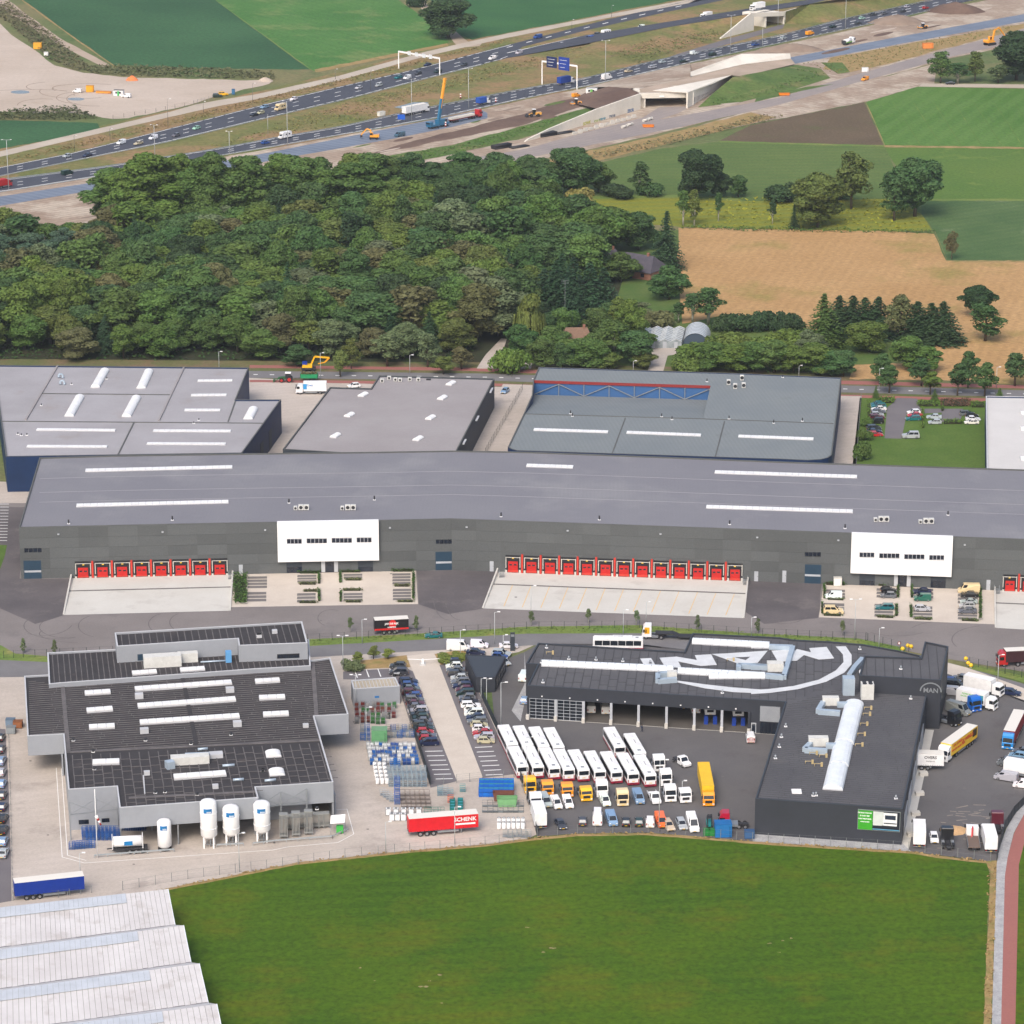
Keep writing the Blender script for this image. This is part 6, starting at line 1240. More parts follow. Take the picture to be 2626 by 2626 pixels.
# ---------------------------------------------------------------- vehicles (front = +X)
def inq(q,iu0,iu1,iv0,iv1,off):
    a,b,c,d=[Vector(x) for x in q]                         # a-b lower edge, d-c upper edge
    f=lambda u,v: (a*(1-u)+b*u)*(1-v)+(d*(1-u)+c*u)*v
    n=(b-a).cross(d-a).normalized()*off
    return [f(iu0,iv0)+n,f(iu1,iv0)+n,f(iu1,iv1)+n,f(iu0,iv1)+n]
def frust(a0,a1,t0,t1,zb,zt_,wb,wt):
    b=[(a0,-wb/2,zb),(a1,-wb/2,zb),(a1,wb/2,zb),(a0,wb/2,zb)];t=[(t0,-wt/2,zt_),(t1,-wt/2,zt_),(t1,wt/2,zt_),(t0,wt/2,zt_)]
    return b,t
def wheels(r,xs,y,rad,wd,rims=True):
    m=MB();m.tube((0,-wd/2,0),(0,wd/2,0),rad,n=12,smooth=False);w0=m.build('wheel',TYRE,r);first=True
    if rims: m=MB();m.tube((0,-wd/2-.015,0),(0,wd/2+.015,0),rad*.58,n=10,smooth=False);r0=m.build('rim',RIM,w0)
    for x in xs:
        for s in (-1,1):
            o=w0 if first else share('wheel',w0,r)
            o.location=(x,s*y,rad)
            if rims and not first: share('rim',r0,o)
            first=False
def carp(L,W_,H,prof,gh,van=False,far=False,rad=.31):
    """prof: nose z, bonnet z, belt z, boot z ; gh: base x0, base x1, top x0, top x1 (from the rear bumper, share of length)"""
    r=thing('car','car','car');nz,bz,belt,tz=prof;X=lambda t: -L/2+L*t;a0,a1,t0,t1=[X(t) for t in gh]
    m=MB();m.profile([(X(0)+.03,.32),(X(0),.5),(X(0)+.02,tz-.08),(X(0)+.12,tz),(a0,belt-.005 if not van else tz),(a1,belt),(a1+.1,bz),(X(1)-.35,bz-.08),(X(1)-.06,nz),(X(1),.5),(X(1)-.05,.25),(X(1)-.5,.2),(X(0)+.5,.2)][::-1],W_,.1,.93)
    b,t=frust(a0,a1,t0,t1,belt-.04,H,W_*.92,W_*.76);m.add(b+t,[(4,5,6,7),(0,1,5,4),(1,2,6,5),(2,3,7,6),(3,0,4,7)]);m.build('body',PAINT,r)
    for q,nm,u in (((b[1],b[2],t[2],t[1]),'windscreen',(.07,.93,.1,.92)),((b[3],b[0],t[0],t[3]),'rear_window',(.1,.9,.2 if not van else .45,.88))):
        m=MB();m.quad(*inq(q,*u,.012));m.build(nm,GLASS,r)
    for q in ((b[0],b[1],t[1],t[0]),(b[2],b[3],t[3],t[2])):
        m=MB()
        if not van: m.quad(*inq(q,.06,.48,.1,.86,.012));m.quad(*inq(q,.52,.92,.1,.86,.012))
        elif q[0] is b[0]: m.quad(*inq(q,.72,.95,.25,.85,.012))
        else: m.quad(*inq(q,.05,.28,.25,.85,.012))
        m.build('side_window',GLASS,r)
    wheels(r,(X(.18),X(.8)),W_/2-.1,rad,.2,not far)
    if not far:
        for s in (-1,1):
            K1('box','headlight',LAMPW,r)(X(1)-.22,X(1)-.01,s*W_*.36-.16,s*W_*.36+.16,nz-.12,nz+.03)
            K1('box','tail_light',LAMPR,r)(X(0)-.005,X(0)+.08,s*W_*.4-.1,s*W_*.4+.1,tz-.35 if not van else .8,tz-.1 if not van else 1.25)
            K1('box','mirror',BLACK,r)(a1-.1,a1+.1,s*(W_/2+.02)-.08,s*(W_/2+.02)+.08,belt+.02,belt+.17)
        for x in (X(1)+.002,X(0)-.014): K1('box','number_plate',PLATE,r)(x-.01,x+.012,-.26,.26,.42,.53)
        K1('box','grille',BLACK,r)(X(1)-.04,X(1)+.01,-.5,.5,.3,.4)
    return r
CD={'hatch': (3.95,1.7,1.47,(.62,.84,.92,.95),(.02,.74,.14,.55)),'sedan': (4.55,1.76,1.43,(.6,.82,.9,.98),(.12,.72,.27,.54)),'estate': (4.65,1.78,1.49,(.6,.83,.92,.94),(.015,.72,.09,.55)),
      'mpv': (4.55,1.82,1.68,(.7,.98,1.02,1.05),(.015,.84,.1,.6)),'suv': (4.5,1.85,1.82,(.85,1.08,1.12,1.15),(.015,.74,.07,.56)),'coupe': (4.35,1.72,1.32,(.55,.78,.86,.92),(.08,.68,.3,.52))}
VD={'caddy': (4.3,1.75,1.86,(.75,1.0,1.06,1.84),(.01,.8,.03,.62)),'van': (5.1,1.95,2.0,(.85,1.12,1.2,1.98),(.01,.88,.03,.7)),'sprinter': (5.9,2.0,2.65,(.9,1.2,1.3,2.6),(.01,.88,.03,.74))}
PR={}
for k,v in CD.items(): PR[k]=carp(*v,rad=.36 if k == 'suv' else .31);PR[k+'_far']=carp(*v,far=True)
for k,v in VD.items(): PR[k]=carp(*v,van=True,rad=.34);PR[k+'_far']=carp(*v,van=True,far=True,rad=.34)
def bus_p():
    r=thing('bus','bus','bus');L,W_,H=12.0,2.55,3.0
    m=MB();m.profile([(-6,.35),(-6,2.8),(-5.8,3.0),(5.6,3.0),(5.95,2.7),(6,.9),(5.95,.35)][::-1],W_,.12,.97);OC(m.build('body',BOXPAINT,r),S(240,240,242))
    m=MB();m.box(-6.02,6.02,-1.285,1.285,.32,.78);m.build('skirt',plain('bus_red',S(150,24,52),.4),r)
    for s in (-1,1):
        for i in range(6): m=MB();x=-5.5+i*1.85;m.box(x,x+1.75,s*1.285-.012,s*1.285+.012,1.35,2.55);m.build('side_window',GLASS,r)
    K1('box','rear_window',GLASS,r)(-6.03,-5.99,-1.05,1.05,1.72,2.62);K1('box','windscreen',GLASS,r)(5.93,6.02,-1.15,1.15,1.1,2.6)
    m=MB();m.box(-3.4,1.2,-.75,.75,2.98,3.3);m.build('roof_unit',BOXPAINT,r).color=(.78,.78,.79,1);m=MB();m.box(2.4,4.4,-.55,.55,2.98,3.15);m.build('roof_unit',BOXPAINT,r).color=(.78,.78,.79,1)
    K1('box','roof_seam',BLACK,r)(-1.2,1.0,-.04,.04,3.3,3.34);K1('box','roof_hatch',STEEL,r)(-4.9,-4.2,-.35,.35,2.98,3.06)
    for s in (-1,1): K1('box','tail_light',LAMPR,r)(-6.03,-5.98,s*1.1-.09,s*1.1+.09,.85,1.5)
    K1('box','number_plate',PLATE,r)(-6.03,-5.99,-.3,.3,1.0,1.14);K1('box','destination_display',BLACK,r)(-6.04,-6.0,-.95,-.3,2.4,2.58)
    m=MB();m.box(-6.03,-5.99,-.8,.8,.45,.7);m.build('bumper',plain('bus_bumper',S(120,20,44),.5),r)
    wheels(r,(-3.6,3.4),1.12,.48,.3);return r
PR['bus']=bus_p()
def cab(r,x0,x1,H,W_=2.46,z0=.55,paint=None,sleeper=False):
    """truck cab with screen, side glass, grille, lamps, bumper, mirrors"""
    m=MB();L=x1-x0;m.profile([(x0,z0),(x1,z0),(x1+.04,z0+1.0),(x1-.02,z0+1.15),(x1-.28,H-.45),(x1-.75,H),(x0+.1,H),(x0,H-.15)],W_,.1,.97);m.build('cab',PAINT,r)
    K1('quad','windscreen',GLASS,r)((x1+.0,-W_*.44,z0+1.2),(x1+.0,W_*.44,z0+1.2),(x1-.2,W_*.42,min(H-.55,z0+2.15)),(x1-.2,-W_*.42,min(H-.55,z0+2.15)))
    for s in (-1,1):
        K1('box','side_window',GLASS,r)(x0+L*.45,x1-.25,s*W_/2-.015,s*W_/2+.015,z0+1.15,z0+1.95)
        K1('box','headlight',LAMPW,r)(x1-.05,x1+.07,s*W_*.4-.2,s*W_*.4+.2,z0-.02,z0+.2)
        K1('box','mirror',BLACK,r)(x1-.1,x1+.12,s*(W_/2+.16)-.12,s*(W_/2+.16)+.12,z0+1.3,z0+1.95)
    K1('box','grille',BLACK,r)(x1+.0,x1+.06,-W_*.3,W_*.3,z0+.3,z0+.9);K1('box','bumper',PAINT,r)(x1-.15,x1+.1,-W_/2,W_/2,z0-.25,z0-.02)
    K1('box','number_plate',PLATE,r)(x1+.1,x1+.12,-.26,.26,z0-.18,z0-.07)
def tractor_p(H=3.5):
    r=thing('truck_tractor','t','truck');cab(r,.75,3.0,H);K1('box','chassis',CHASSIS,r)(-2.9,2.6,-.45,.45,.6,.9)
    K1('cbox','fifth_wheel',BLACK,r)((-1.6,0,.9),1.1,.9,.16)
    for s in (-1,1): K1('box','fuel_tank',STEEL,r)(-.9,.7,s*.95-.3,s*.95+.3,.45,1.0)
    for s in (-1,1): K1('box','mudguard',BLACK,r)(-2.3,-.95,s*1.0-.28,s*1.0+.28,1.05,1.12)
    wheels(r,(2.0,-1.6),1.02,.5,.34);return r
PR['tractor']=tractor_p();PR['tractor_low']=tractor_p(2.9)
def box_p(bl,bh,H,rear=False,name='box_truck'):
    r=thing(name,'t','truck');tot=bl+2.3;x1=tot/2;cab(r,x1-2.1,x1,H)
    K1('box','cargo_box',BOXPAINT,r)(-tot/2,x1-2.3,-1.27,1.27,1.0,1.0+bh)
    K1('box','chassis',CHASSIS,r)(-tot/2,x1-.4,-.45,.45,.6,.98)
    for s in (-1,1):
        K1('box','rear_door',BOXPAINT,r)(-tot/2-.02,-tot/2,s*.62-.6,s*.62+.6,1.08,.92+bh);K1('box','tail_light',LAMPR,r)(-tot/2-.04,-tot/2+.02,s*1.0-.15,s*1.0+.15,.75,.9)
        K1('box','side_guard',STEEL,r)(-bl*.25,bl*.25,s*1.15-.03,s*1.15+.03,.45,.85)
    K1('box','underrun_bar',STEEL,r)(-tot/2,-tot/2+.06,-1.2,1.2,.45,.58);K1('box','number_plate',PLATE,r)(-tot/2-.03,-tot/2,-.26,.26,.6,.71)
    wheels(r,(x1-1.2,-tot/2+bl*.28),1.02,.48,.32);return r
PR['box7']=box_p(7.0,2.7,2.9);PR['box5']=box_p(4.6,2.4,2.7);PR['box9']=box_p(13.4,2.8,3.0)
def semi_p(bl=13.4,bh=2.75,tractor=True,kind='box'):
    r=thing('articulated_truck' if tractor else 'semi_trailer','t','truck' if tractor else 'trailer');xr=-bl/2
    m=MB();m.box(xr,bl/2,-1.27,1.27,1.15,1.15+bh);bx=m.build('cargo_box',BOXPAINT,r)
    K1('box','roof_sheet',plain('trailer_roof',S(216,212,204),.7) if 'trailer_roof' not in M else M['trailer_roof'],r)(xr-.005,bl/2+.005,-1.275,1.275,1.152+bh,1.2+bh)
    K1('box','chassis',CHASSIS,r)(xr,bl/2-1,-.5,.5,.85,1.14)
    if kind == 'curtain':
        for s in (-1,1):
            for i in range(16): m=MB();x=xr+.4+i*(bl-.8)/15;m.box(x-.03,x+.03,s*1.28-.012,s*1.28+.012,1.2,1.4);m.build('curtain_strap',BLACK,r)
    if kind == 'container':
        for s in (-1,1):
            m=MB();x=xr+.2
            while x < bl/2-.2: m.box(x,x+.14,s*1.29-.02,s*1.29+.02,1.25,1.05+bh);x += .28
            m.build('corrugation',BOXPAINT,r)
    for s in (-1,1): K1('box','rear_door',BOXPAINT,r)(xr-.02,xr,s*.62-.6,s*.62+.6,1.25,1.05+bh);K1('box','tail_light',LAMPR,r)(xr-.04,xr+.02,s*1.0-.15,s*1.0+.15,.9,1.05)
    K1('box','underrun_bar',STEEL,r)(xr,xr+.06,-1.2,1.2,.5,.62)
    ws=[xr+2.2,xr+3.5,xr+4.8]
    for s in (-1,1): K1('box','side_guard',STEEL,r)(xr+5.6,bl/2-3.8,s*1.15-.03,s*1.15+.03,.55,.95)
    if tractor:
        x1=bl/2+1.6;cab(r,x1-2.2,x1,3.6);ws += [x1-1.3,x1-4.6];K1('box','tractor_chassis',CHASSIS,r)(x1-5.6,x1-.5,-.45,.45,.55,.84)
    else:
        for s in (-1,1): K1('box','landing_leg',STEEL,r)(bl/2-3.4,bl/2-3.2,s*.7-.08,s*.7+.08,0,1.0)
    wheels(r,ws,1.02,.5,.36);return r
PR['semi']=semi_p();PR['semi_box']=semi_p(13.4,2.75,True,'container');PR['trailer']=semi_p(13.6,2.75,False,'curtain');PR['trailer8']=semi_p(8.2,2.6,False,'curtain')
def camper_p():
    r=thing('camper','t','camper');K1('profile','body',PAINT,r)([(-3.1,.45),(-3.1,2.7),(-2.9,2.85),(1.6,2.85),(2.2,2.5),(2.1,2.0),(1.2,1.9),(1.2,.45)],2.2,.1,.97)
    K1('profile','cab',PAINT,r)([(1.1,.4),(3.1,.4),(3.1,1.0),(2.5,1.15),(1.9,1.98),(1.1,2.0)],2.0,.1,.97);K1('quad','windscreen',GLASS,r)((2.47,-.85,1.2),(2.47,.85,1.2),(1.97,.75,1.92),(1.97,-.75,1.92))
    for s in (-1,1):
        for x in (-2.2,-.6): K1('box','side_window',GLASS,r)(x,x+1.0,s*1.1-.012,s*1.1+.012,1.5,2.1)
    wheels(r,(-1.6,2.2),.92,.34,.22,False);return r
PR['camper']=camper_p()
def caravan_p():
    r=thing('caravan','t','caravan');K1('profile','body',PAINT,r)([(-2.6,.5),(-2.7,1.6),(-2.4,2.5),(2.2,2.5),(2.6,1.5),(2.4,.5)],2.2,.1,.97)
    for s in (-1,1):
        for x in (-1.9,-.3,1.1): K1('box','side_window',GLASS,r)(x,x+.8,s*1.1-.012,s*1.1+.012,1.3,1.9)
    K1('bar','drawbar',STEEL,r)((2.4,0,.5),(3.8,0,.45),.1);wheels(r,(-.1,),.95,.33,.2,False);return r
PR['caravan']=caravan_p()
def pickup_p(flat=True):
    r=thing('pickup','t','pickup');K1('profile','cab',PAINT,r)([(-.2,.35),(2.6,.35),(2.6,.8),(2.3,1.05),(1.5,1.15),(.9,2.0),(-.2,2.0)],1.9,.1,.95);K1('quad','windscreen',GLASS,r)((1.5,-.8,1.2),(1.5,.8,1.2),(.98,.7,1.92),(.98,-.7,1.92))
    for s in (-1,1): K1('box','side_window',GLASS,r)(.0,1.0,s*.95-.012,s*.95+.012,1.2,1.85)
    K1('box','chassis',CHASSIS,r)(-2.8,-.2,-.4,.4,.5,.75)
    if flat: m=MB();m.box(-2.9,-.3,-.95,.95,.76,.9);[m.box(-2.9,-.3,s*.95-.03,s*.95+.03,.9,1.25) for s in (-1,1)];m.build('load_bed',PAINT,r)
    for s in (-1,1): K1('box','headlight',LAMPW,r)(2.5,2.62,s*.7-.15,s*.7+.15,.68,.88)
    wheels(r,(-1.8,1.8),.85,.35,.22);return r
PR['pickup']=pickup_p();PR['chassis_cab']=pickup_p(False)
PLURAL={}
def put(kind,px,py,head,col,label,cat,group=None,z=.07,col2=None,front=False,rear=False,name=None,loc=None,dim=1.0):
    p=PR[kind];c=copy_tree(p)
    if kind not in PLURAL: xs_=[v.co.x for ch in KIDS[p] for v in ch.data.vertices];PLURAL[kind]=(min(xs_),max(xs_))
    L=PLURAL[kind][1]
    l=loc or P(px,py,z);h=R(head);d=Vector((math.cos(h),math.sin(h),0))
    if front: l=l-d*L
    if rear: l=l-d*PLURAL[kind][0]
    c.location=l;c.rotation_euler=(0,0,h);c.scale=(dim,dim,dim)
    if name: c.name=name
    tag(c,label,cat,group)
    for o in KIDS[c]:
        mt=o.data.materials[0] if o.data.materials else None
        if mt is PAINT: OC(o,col)
        elif mt is BOXPAINT and (col2 or kind != 'bus'): OC(o,col2 or col)
    return c
CC={'white': S(236,237,238),'silver': S(172,176,180),'grey': S(98,102,108),'dark grey': S(58,62,68),'black': S(26,27,31),'navy': S(24,34,66),'blue': S(36,72,140),'light blue': S(120,150,180),'red': S(176,30,34),'maroon': S(86,28,42),'teal': S(18,104,108),'green': S(24,92,78),'dark green': S(28,52,46),'beige': S(190,180,150),'cream': S(222,200,156),'orange': S(232,108,40),'yellow': S(240,178,18),'amber': S(240,150,20),'light green': S(150,190,170)}
KN={'hatch': 'hatchback','sedan': 'saloon car','estate': 'estate car','mpv': 'people carrier','suv': 'off road car','coupe': 'coupe','caddy': 'small van','van': 'van','sprinter': 'tall van'}
ORD=['first','second','third','fourth','fifth','sixth','seventh','eighth','ninth','tenth','eleventh','twelfth','thirteenth','fourteenth','fifteenth','sixteenth','seventeenth','eighteenth','nineteenth','twentieth','twenty first','twenty second','twenty third']
def car(kind,px,py,head,cn,where,group,far=False,**kw):
    return put(kind+('_far' if far else ''),px,py,head,v_(CC[cn],.08),f'{cn} {KN[kind]} {where}','van' if kind in VD else 'car',group,name='van' if kind in VD else 'car',**kw)
T_={'A': (0,0),'B': (650,0),'C': (1300,0),'D': (1926,0),'G': (1300,450),'J': (650,900),'L': (1926,900),'N': (650,1350),'O': (1300,1350),'P': (1926,1350),'Q': (0,1800),'R': (650,1800),'T': (1300,1800),'U': (1926,1800)}
def tz(t,x,y): return T_[t][0]+x*.36232,T_[t][1]+y*.36232
def hd(x0,y0,x1,y1):
    d=P(x1,y1)-P(x0,y0);return math.degrees(math.atan2(d.y,d.x))
HU_,HL_=hd(1000,190,400,340),hd(700,370,1300,250)      # headings of the two carriageways
MW=[('A',475,1112,'hatch','silver'),('A',618,1108,'sedan','navy'),('A',858,1018,'caddy','white'),('A',980,1022,'sedan','beige'),('A',1085,985,'caddy','white'),('A',1245,965,'hatch','grey'),('A',1390,915,'hatch','light green'),('A',1798,820,'coupe','black'),('A',1845,805,'hatch','beige'),('A',1872,765,'estate','light blue'),
      ('B',285,708,'hatch','white'),('B',745,628,'hatch','silver'),('B',888,610,'hatch','silver'),('B',1025,555,'estate','teal'),('B',1088,558,'caddy','white'),('B',1165,525,'hatch','dark grey'),('B',1232,465,'sedan','navy'),('B',1305,512,'estate','dark green'),('B',1490,465,'hatch','dark grey'),('B',1690,420,'caddy','white'),('B',1880,380,'caddy','silver'),
      ('C',218,270,'van','blue'),('C',380,320,'hatch','silver'),('C',582,280,'van','blue'),('C',632,255,'suv','dark grey'),('C',948,200,'caddy','white')]
wh={'A': 'on the far carriageway below the sand lot','B': 'on the far carriageway near the white gantry','C': 'on the far carriageway past the slip road split'}
for t,x,y,k,c in MW: car(k,*tz(t,x,y),HU_ if t != 'C' else hd(1699,65,1320,140),c,wh[t],f'{c} {k} vehicles {wh[t]}',True,z=.1)
ML=[('A',475,1235,'van','dark green'),('A',1878,1018,'hatch','blue'),('C',860,510,'sedan','beige'),('C',1030,482,'estate','silver'),('C',1100,445,'hatch','silver'),('C',1250,440,'sedan','dark green'),('C',1322,385,'caddy','white'),('C',1455,392,'mpv','dark green'),('C',1758,322,'estate','blue'),
      ('D',32,322,'estate','blue'),('D',230,275,'hatch','silver'),('D',415,245,'van','amber'),('D',580,195,'sedan','dark green'),('D',758,170,'sedan','dark grey'),('D',786,135,'hatch','light green'),('D',865,108,'sedan','dark grey'),('D',940,100,'estate','grey'),('D',1078,85,'hatch','dark grey'),('D',1105,52,'hatch','silver'),('D',1235,62,'hatch','red')]
wl_={'A': 'on the near carriageway above the wood','C': 'on the near carriageway beside the underpass','D': 'on the near carriageway past the bridge'}
for t,x,y,k,c in ML: car(k,*tz(t,x,y),HL_,c,wl_[t],f'{c} {k} vehicles {wl_[t]}',True,z=.1)
put('camper',*tz('B',190,778),HU_,CC['cream'],'cream motorhome on the far carriageway','camper',z=.1);put('camper',*tz('B',222,978),HL_+180,CC['white'],'white motorhome with a bike on the back on the near carriageway','camper',z=.1)
put('caravan',*tz('C',700,245),hd(1699,65,1503,95),CC['white'],'white caravan towed by a dark car on the far carriageway','caravan',z=.1)
put('sprinter',*tz('C',706,560),HL_,CC['white'],'white panel van on the near carriageway behind the blue lorry','van',z=.1,name='van')
put('box5',*tz('C',1410,132),hd(1916,26,1699,62),CC['white'],'white box van on the slip road below the bridge','truck',z=1.5);put('box7',*tz('D',45,68),hd(2090,-3,1923,24),CC['white'],'white box lorry on the bridge','truck',z=6.5)
put('semi',*tz('B',1140,805),HL_,CC['white'],'white articulated lorry on the near carriageway','truck',z=.1,col2=CC['white']);put('box7',*tz('C',415,595),HL_,CC['white'],'blue removal lorry passing under the sign gantry','truck',z=.1,col2=S(30,66,150));put('box5',*tz('B',1625,738),HL_,CC['white'],'small white lorry with a blue box on the near carriageway','truck',z=.1,col2=S(40,84,170));put('box5',*tz('A',25,1325),HL_,CC['red'],'red lorry at the sand bank above the wood','truck',z=.1,col2=CC['red'])
for x,y,hh,lb in ((548,655,160,'white van on the sand lot beside the orange trailer'),(895,690,165,'white van in front of the site cabin on the sand lot')): put('caddy_far',*tz('A',x,y),hh,CC['white'],lb,'van',name='van')
put('suv_far',*tz('A',1540,688),10,CC['dark green'],'dark off road car at the sand lot gate','car');put('suv_far',*tz('A',1580,675),10,CC['yellow'],'yellow off road car at the sand lot gate','car')
put('caddy_far',*tz('D',806,568),hd(2216,196,2100,228),CC['amber'],'orange van driving on the old road','van',name='van');put('sedan_far',*tz('D',1410,597),175,CC['black'],'black car on the gravel lane under the trees','car');put('van_far',*tz('B',1035,965),HL_+180,S(60,92,110),'slate blue van parked on the new carriageway','van',name='van');put('caddy_far',*tz('C',488,685),HL_,CC['amber'],'orange van at the earthworks by the site cabin','van',name='van')
# small car park by the lawn
CP=[(890,388,'hatch','teal',185),(902,402,'estate','teal',185),(903,422,'sedan','white',185),(900,440,'sedan','grey',5),(893,462,'hatch','silver',5),(890,480,'estate','maroon',5),(885,512,'suv','black',180),(868,560,'mpv','dark grey',5),(872,582,'sedan','navy',5),(877,603,'estate','red',5)]
for i,(x,y,k,c,h) in enumerate(CP): car(k,*tz('L',x,y),h,c,f'parked {ORD[i]} from the street in the hedge side row',None)
for x,y,k,c,h,lb in ((1150,445,'hatch','white',185,'parked next to the red one in the middle of the small car park'),(1160,466,'sedan','red',185,'parked in the middle of the small car park'),(1147,490,'estate','teal',185,'parked beside the middle hedge of the small car park'),(1295,478,'sedan','silver',175,'parked between the two lanes of the small car park'),(1300,516,'hatch','silver',180,'parked at the top of the lawn'),(1530,455,'estate','grey',0,'parked at the inner end by the pale warehouse'),(1562,468,'hatch','black',0,'parked between grey and white cars by the pale warehouse'),(1570,492,'sedan','white',0,'parked second from the lawn by the pale warehouse'),(1560,516,'coupe','white',180,'parked at the lawn edge by the pale warehouse')): car(k,*tz('L',x,y),h,c,lb,None)
put('suv',*tz('L',1130,616),180,CC['silver'],'silver pickup with a canopy parked across the lawn corner','pickup',dim=1.12);put('hatch',*tz('J',710,258),200,CC['white'],'white car waiting beside the flat warehouse entrance','car');put('hatch',*tz('J',1780,295),250,CC['light blue'],'pale blue car in the gap beside the flat warehouse','car')
# busy car park of the long warehouse
BP=[(582,508,'caddy','white',180,'in the west bays of the busy car park'),(972,465,'hatch','black',5,'partly hidden behind the grey car at the hedge'),(970,502,'hatch','grey',180,'parked in front of the hidden black hatchback'),(945,585,'estate','teal',180,'alone in the lower middle bays of the busy car park'),(1210,474,'sedan','navy',180,'parked under the white office box entrance'),(1212,524,'caddy','green',180,'parked before the navy saloon'),(1212,595,'hatch','silver',0,'alone in its bay south of the green van'),(1545,497,'sedan','black',180,'parked below the camper van'),(1540,545,'coupe','silver',180,'parked in the east bays above two others'),(1528,575,'hatch','silver',180,'squeezed between two cars in the east bays'),(1530,612,'sedan','grey',180,'parked lowest in the east bays')]
for x,y,k,c,h,lb in BP: car(k,*tz('P',x,y),h-1.5,c,lb,None)
put('suv',*tz('P',583,615),-2,CC['cream'],'cream classic off road car with a white roof','car',dim=1.1);put('sprinter',*tz('P',1540,468),178,CC['cream'],'cream vintage camper van with a raised roof','van',name='van',dim=.92)
# kerbside and entrance
for k,x,y,c,h,lb in (('coupe',1275,785,'teal',183,'parked on the grass verge beside the trailer'),('caddy',1600,855,'white',-5,'parked at the kerb between white van and saloon'),('sedan',1806,858,'white',2,'parked at the kerb beside the dark sign post'),('sedan',1575,905,'navy',-8,'parked at the flower bed by the kiosk'),('estate',1755,912,'silver',-12,'parked in front of the kiosk'),('hatch',1745,935,'blue',-12,'squeezed between kiosk and silver estate car'),('hatch',1775,975,'silver',-60,'behind the kiosk corner'),('mpv',1030,1048,'dark grey',178,'parked beside the motorcycle'),('hatch',1022,1000,'dark grey',175,'parked at the depot flower bed'),('van',1915,1080,'white',80,'parked along the west wall of the truck workshop')): car(k,*tz('N',x,y),h,c,lb,None)
put('sprinter',*tz('N',1450,875),-4,CC['white'],'tall white van at the kerb with blue side windows','van',name='van',dim=.95)
car('hatch',*tz('O',125,1245),80,'light blue','parked by the corner of the truck workshop',None)
# the long car strip
c1=['navy','blue','grey','maroon','blue','grey','maroon','grey','silver','dark grey','dark green','grey','dark grey','dark green','red','grey','red','navy'];kk=['estate','hatch','sedan','estate','hatch','estate','coupe','sedan','estate','sedan','hatch','sedan','estate','sedan','hatch','sedan','hatch','mpv']
for i in range(18): car(kk[i],1047+i*3.1,1753+i*9.25,rnd.choice([4,4,184])+rnd.uniform(-2,2),c1[i],f'{ORD[i]} from the barrier in the fence side car row',None)
c2=['navy','white','grey','dark grey','silver','grey','navy','maroon','dark green','grey','dark grey','white','white','white','navy','grey','beige','white','red','silver','beige']
for i in range(21): car(rnd.choice(['hatch','sedan','estate','estate','mpv','hatch']),1160+i*4.3,1703+i*10.1,rnd.choice([3,183,183])+rnd.uniform(-2,2),c2[i],f'{ORD[i]} from the barrier in the kiosk side car row',None)
for i,c in enumerate(['black','dark grey','light blue','silver','light blue','dark grey','navy','black','black','light blue','silver']): car(rnd.choice(['hatch','estate','sedan']),1+i*.8,1897+i*29.6,88,c,f'{ORD[i]} along the depot west rail from the waste containers',None)
# buses
bdir=hd(1303,1918,1328,1970)+180
bdir=math.degrees(math.atan2(*(lambda d: (d.y,d.x))(P(1302,1918,3)-P(1327,1970,3))))
for i,(x,y) in enumerate([(112,545),(222,548),(338,557),(440,567),(545,571),(660,580),(778,584),(896,596),(1017,608)]): put('bus',*tz('T',x,y),bdir,CC['white'],f'white city bus with burgundy skirt, {ORD[i]} from the fence in the long row','bus','city buses parked in the dealer yard',rear=True)
for i,(x,y) in enumerate([(40,388),(148,394),(262,402),(368,408)]): put('bus',*tz('T',x,y),bdir,CC['white'],f'white city bus, {ORD[i]} from the fence in the row of four','bus','city buses parked in the dealer yard',rear=True)
for i,(x,y) in enumerate([(800,405),(945,450)]): put('bus',*tz('T',x,y),bdir,CC['white'],'white city bus standing apart, ' + ('farther from' if i == 0 else 'closer to') + ' the tall white tractor','bus','city buses parked in the dealer yard',rear=True)
put('bus',*tz('O',785,868),178,CC['white'],'white city bus parked behind the truck workshop roof','bus','city buses parked in the dealer yard',z=.1)
# trucks facing the meadow
fr=dict(front=True)
for kind,x,y,c,lb in (('tractor',168,655,'yellow','yellow truck tractor closest to the yard fence'),('tractor_low',292,666,'amber','orange truck chassis beside the yellow tractor'),('tractor_low',430,682,'amber','orange truck chassis beside the lone yellow cab'),('tractor_low',566,710,'yellow','yellow truck cab standing between orange and white trucks'),('tractor',676,682,'white','white truck tractor behind the small white van'),('tractor',822,745,'cream','cream white truck chassis beside the silver van'),('tractor',208,772,'white','white truck tractor against the dark fence'),
                       ('tractor',1080,500,'white','tall white truck tractor at the end of the bus row'),('tractor',1130,602,'white','white truck tractor behind the front white tractor'),('tractor',1160,715,'white','white truck tractor beside the white pickup'),('tractor_low',1268,722,'white','small white truck with a crane rack')): put(kind,*tz('T',x,y),bdir+178+rnd.uniform(-2,2),CC[c],lb,'truck',None,**fr)
put('box9',*tz('T',1428,745),271,CC['amber'],'long yellow box lorry with a pale roof in the dealer yard','truck',None,col2=S(242,186,40),**fr)
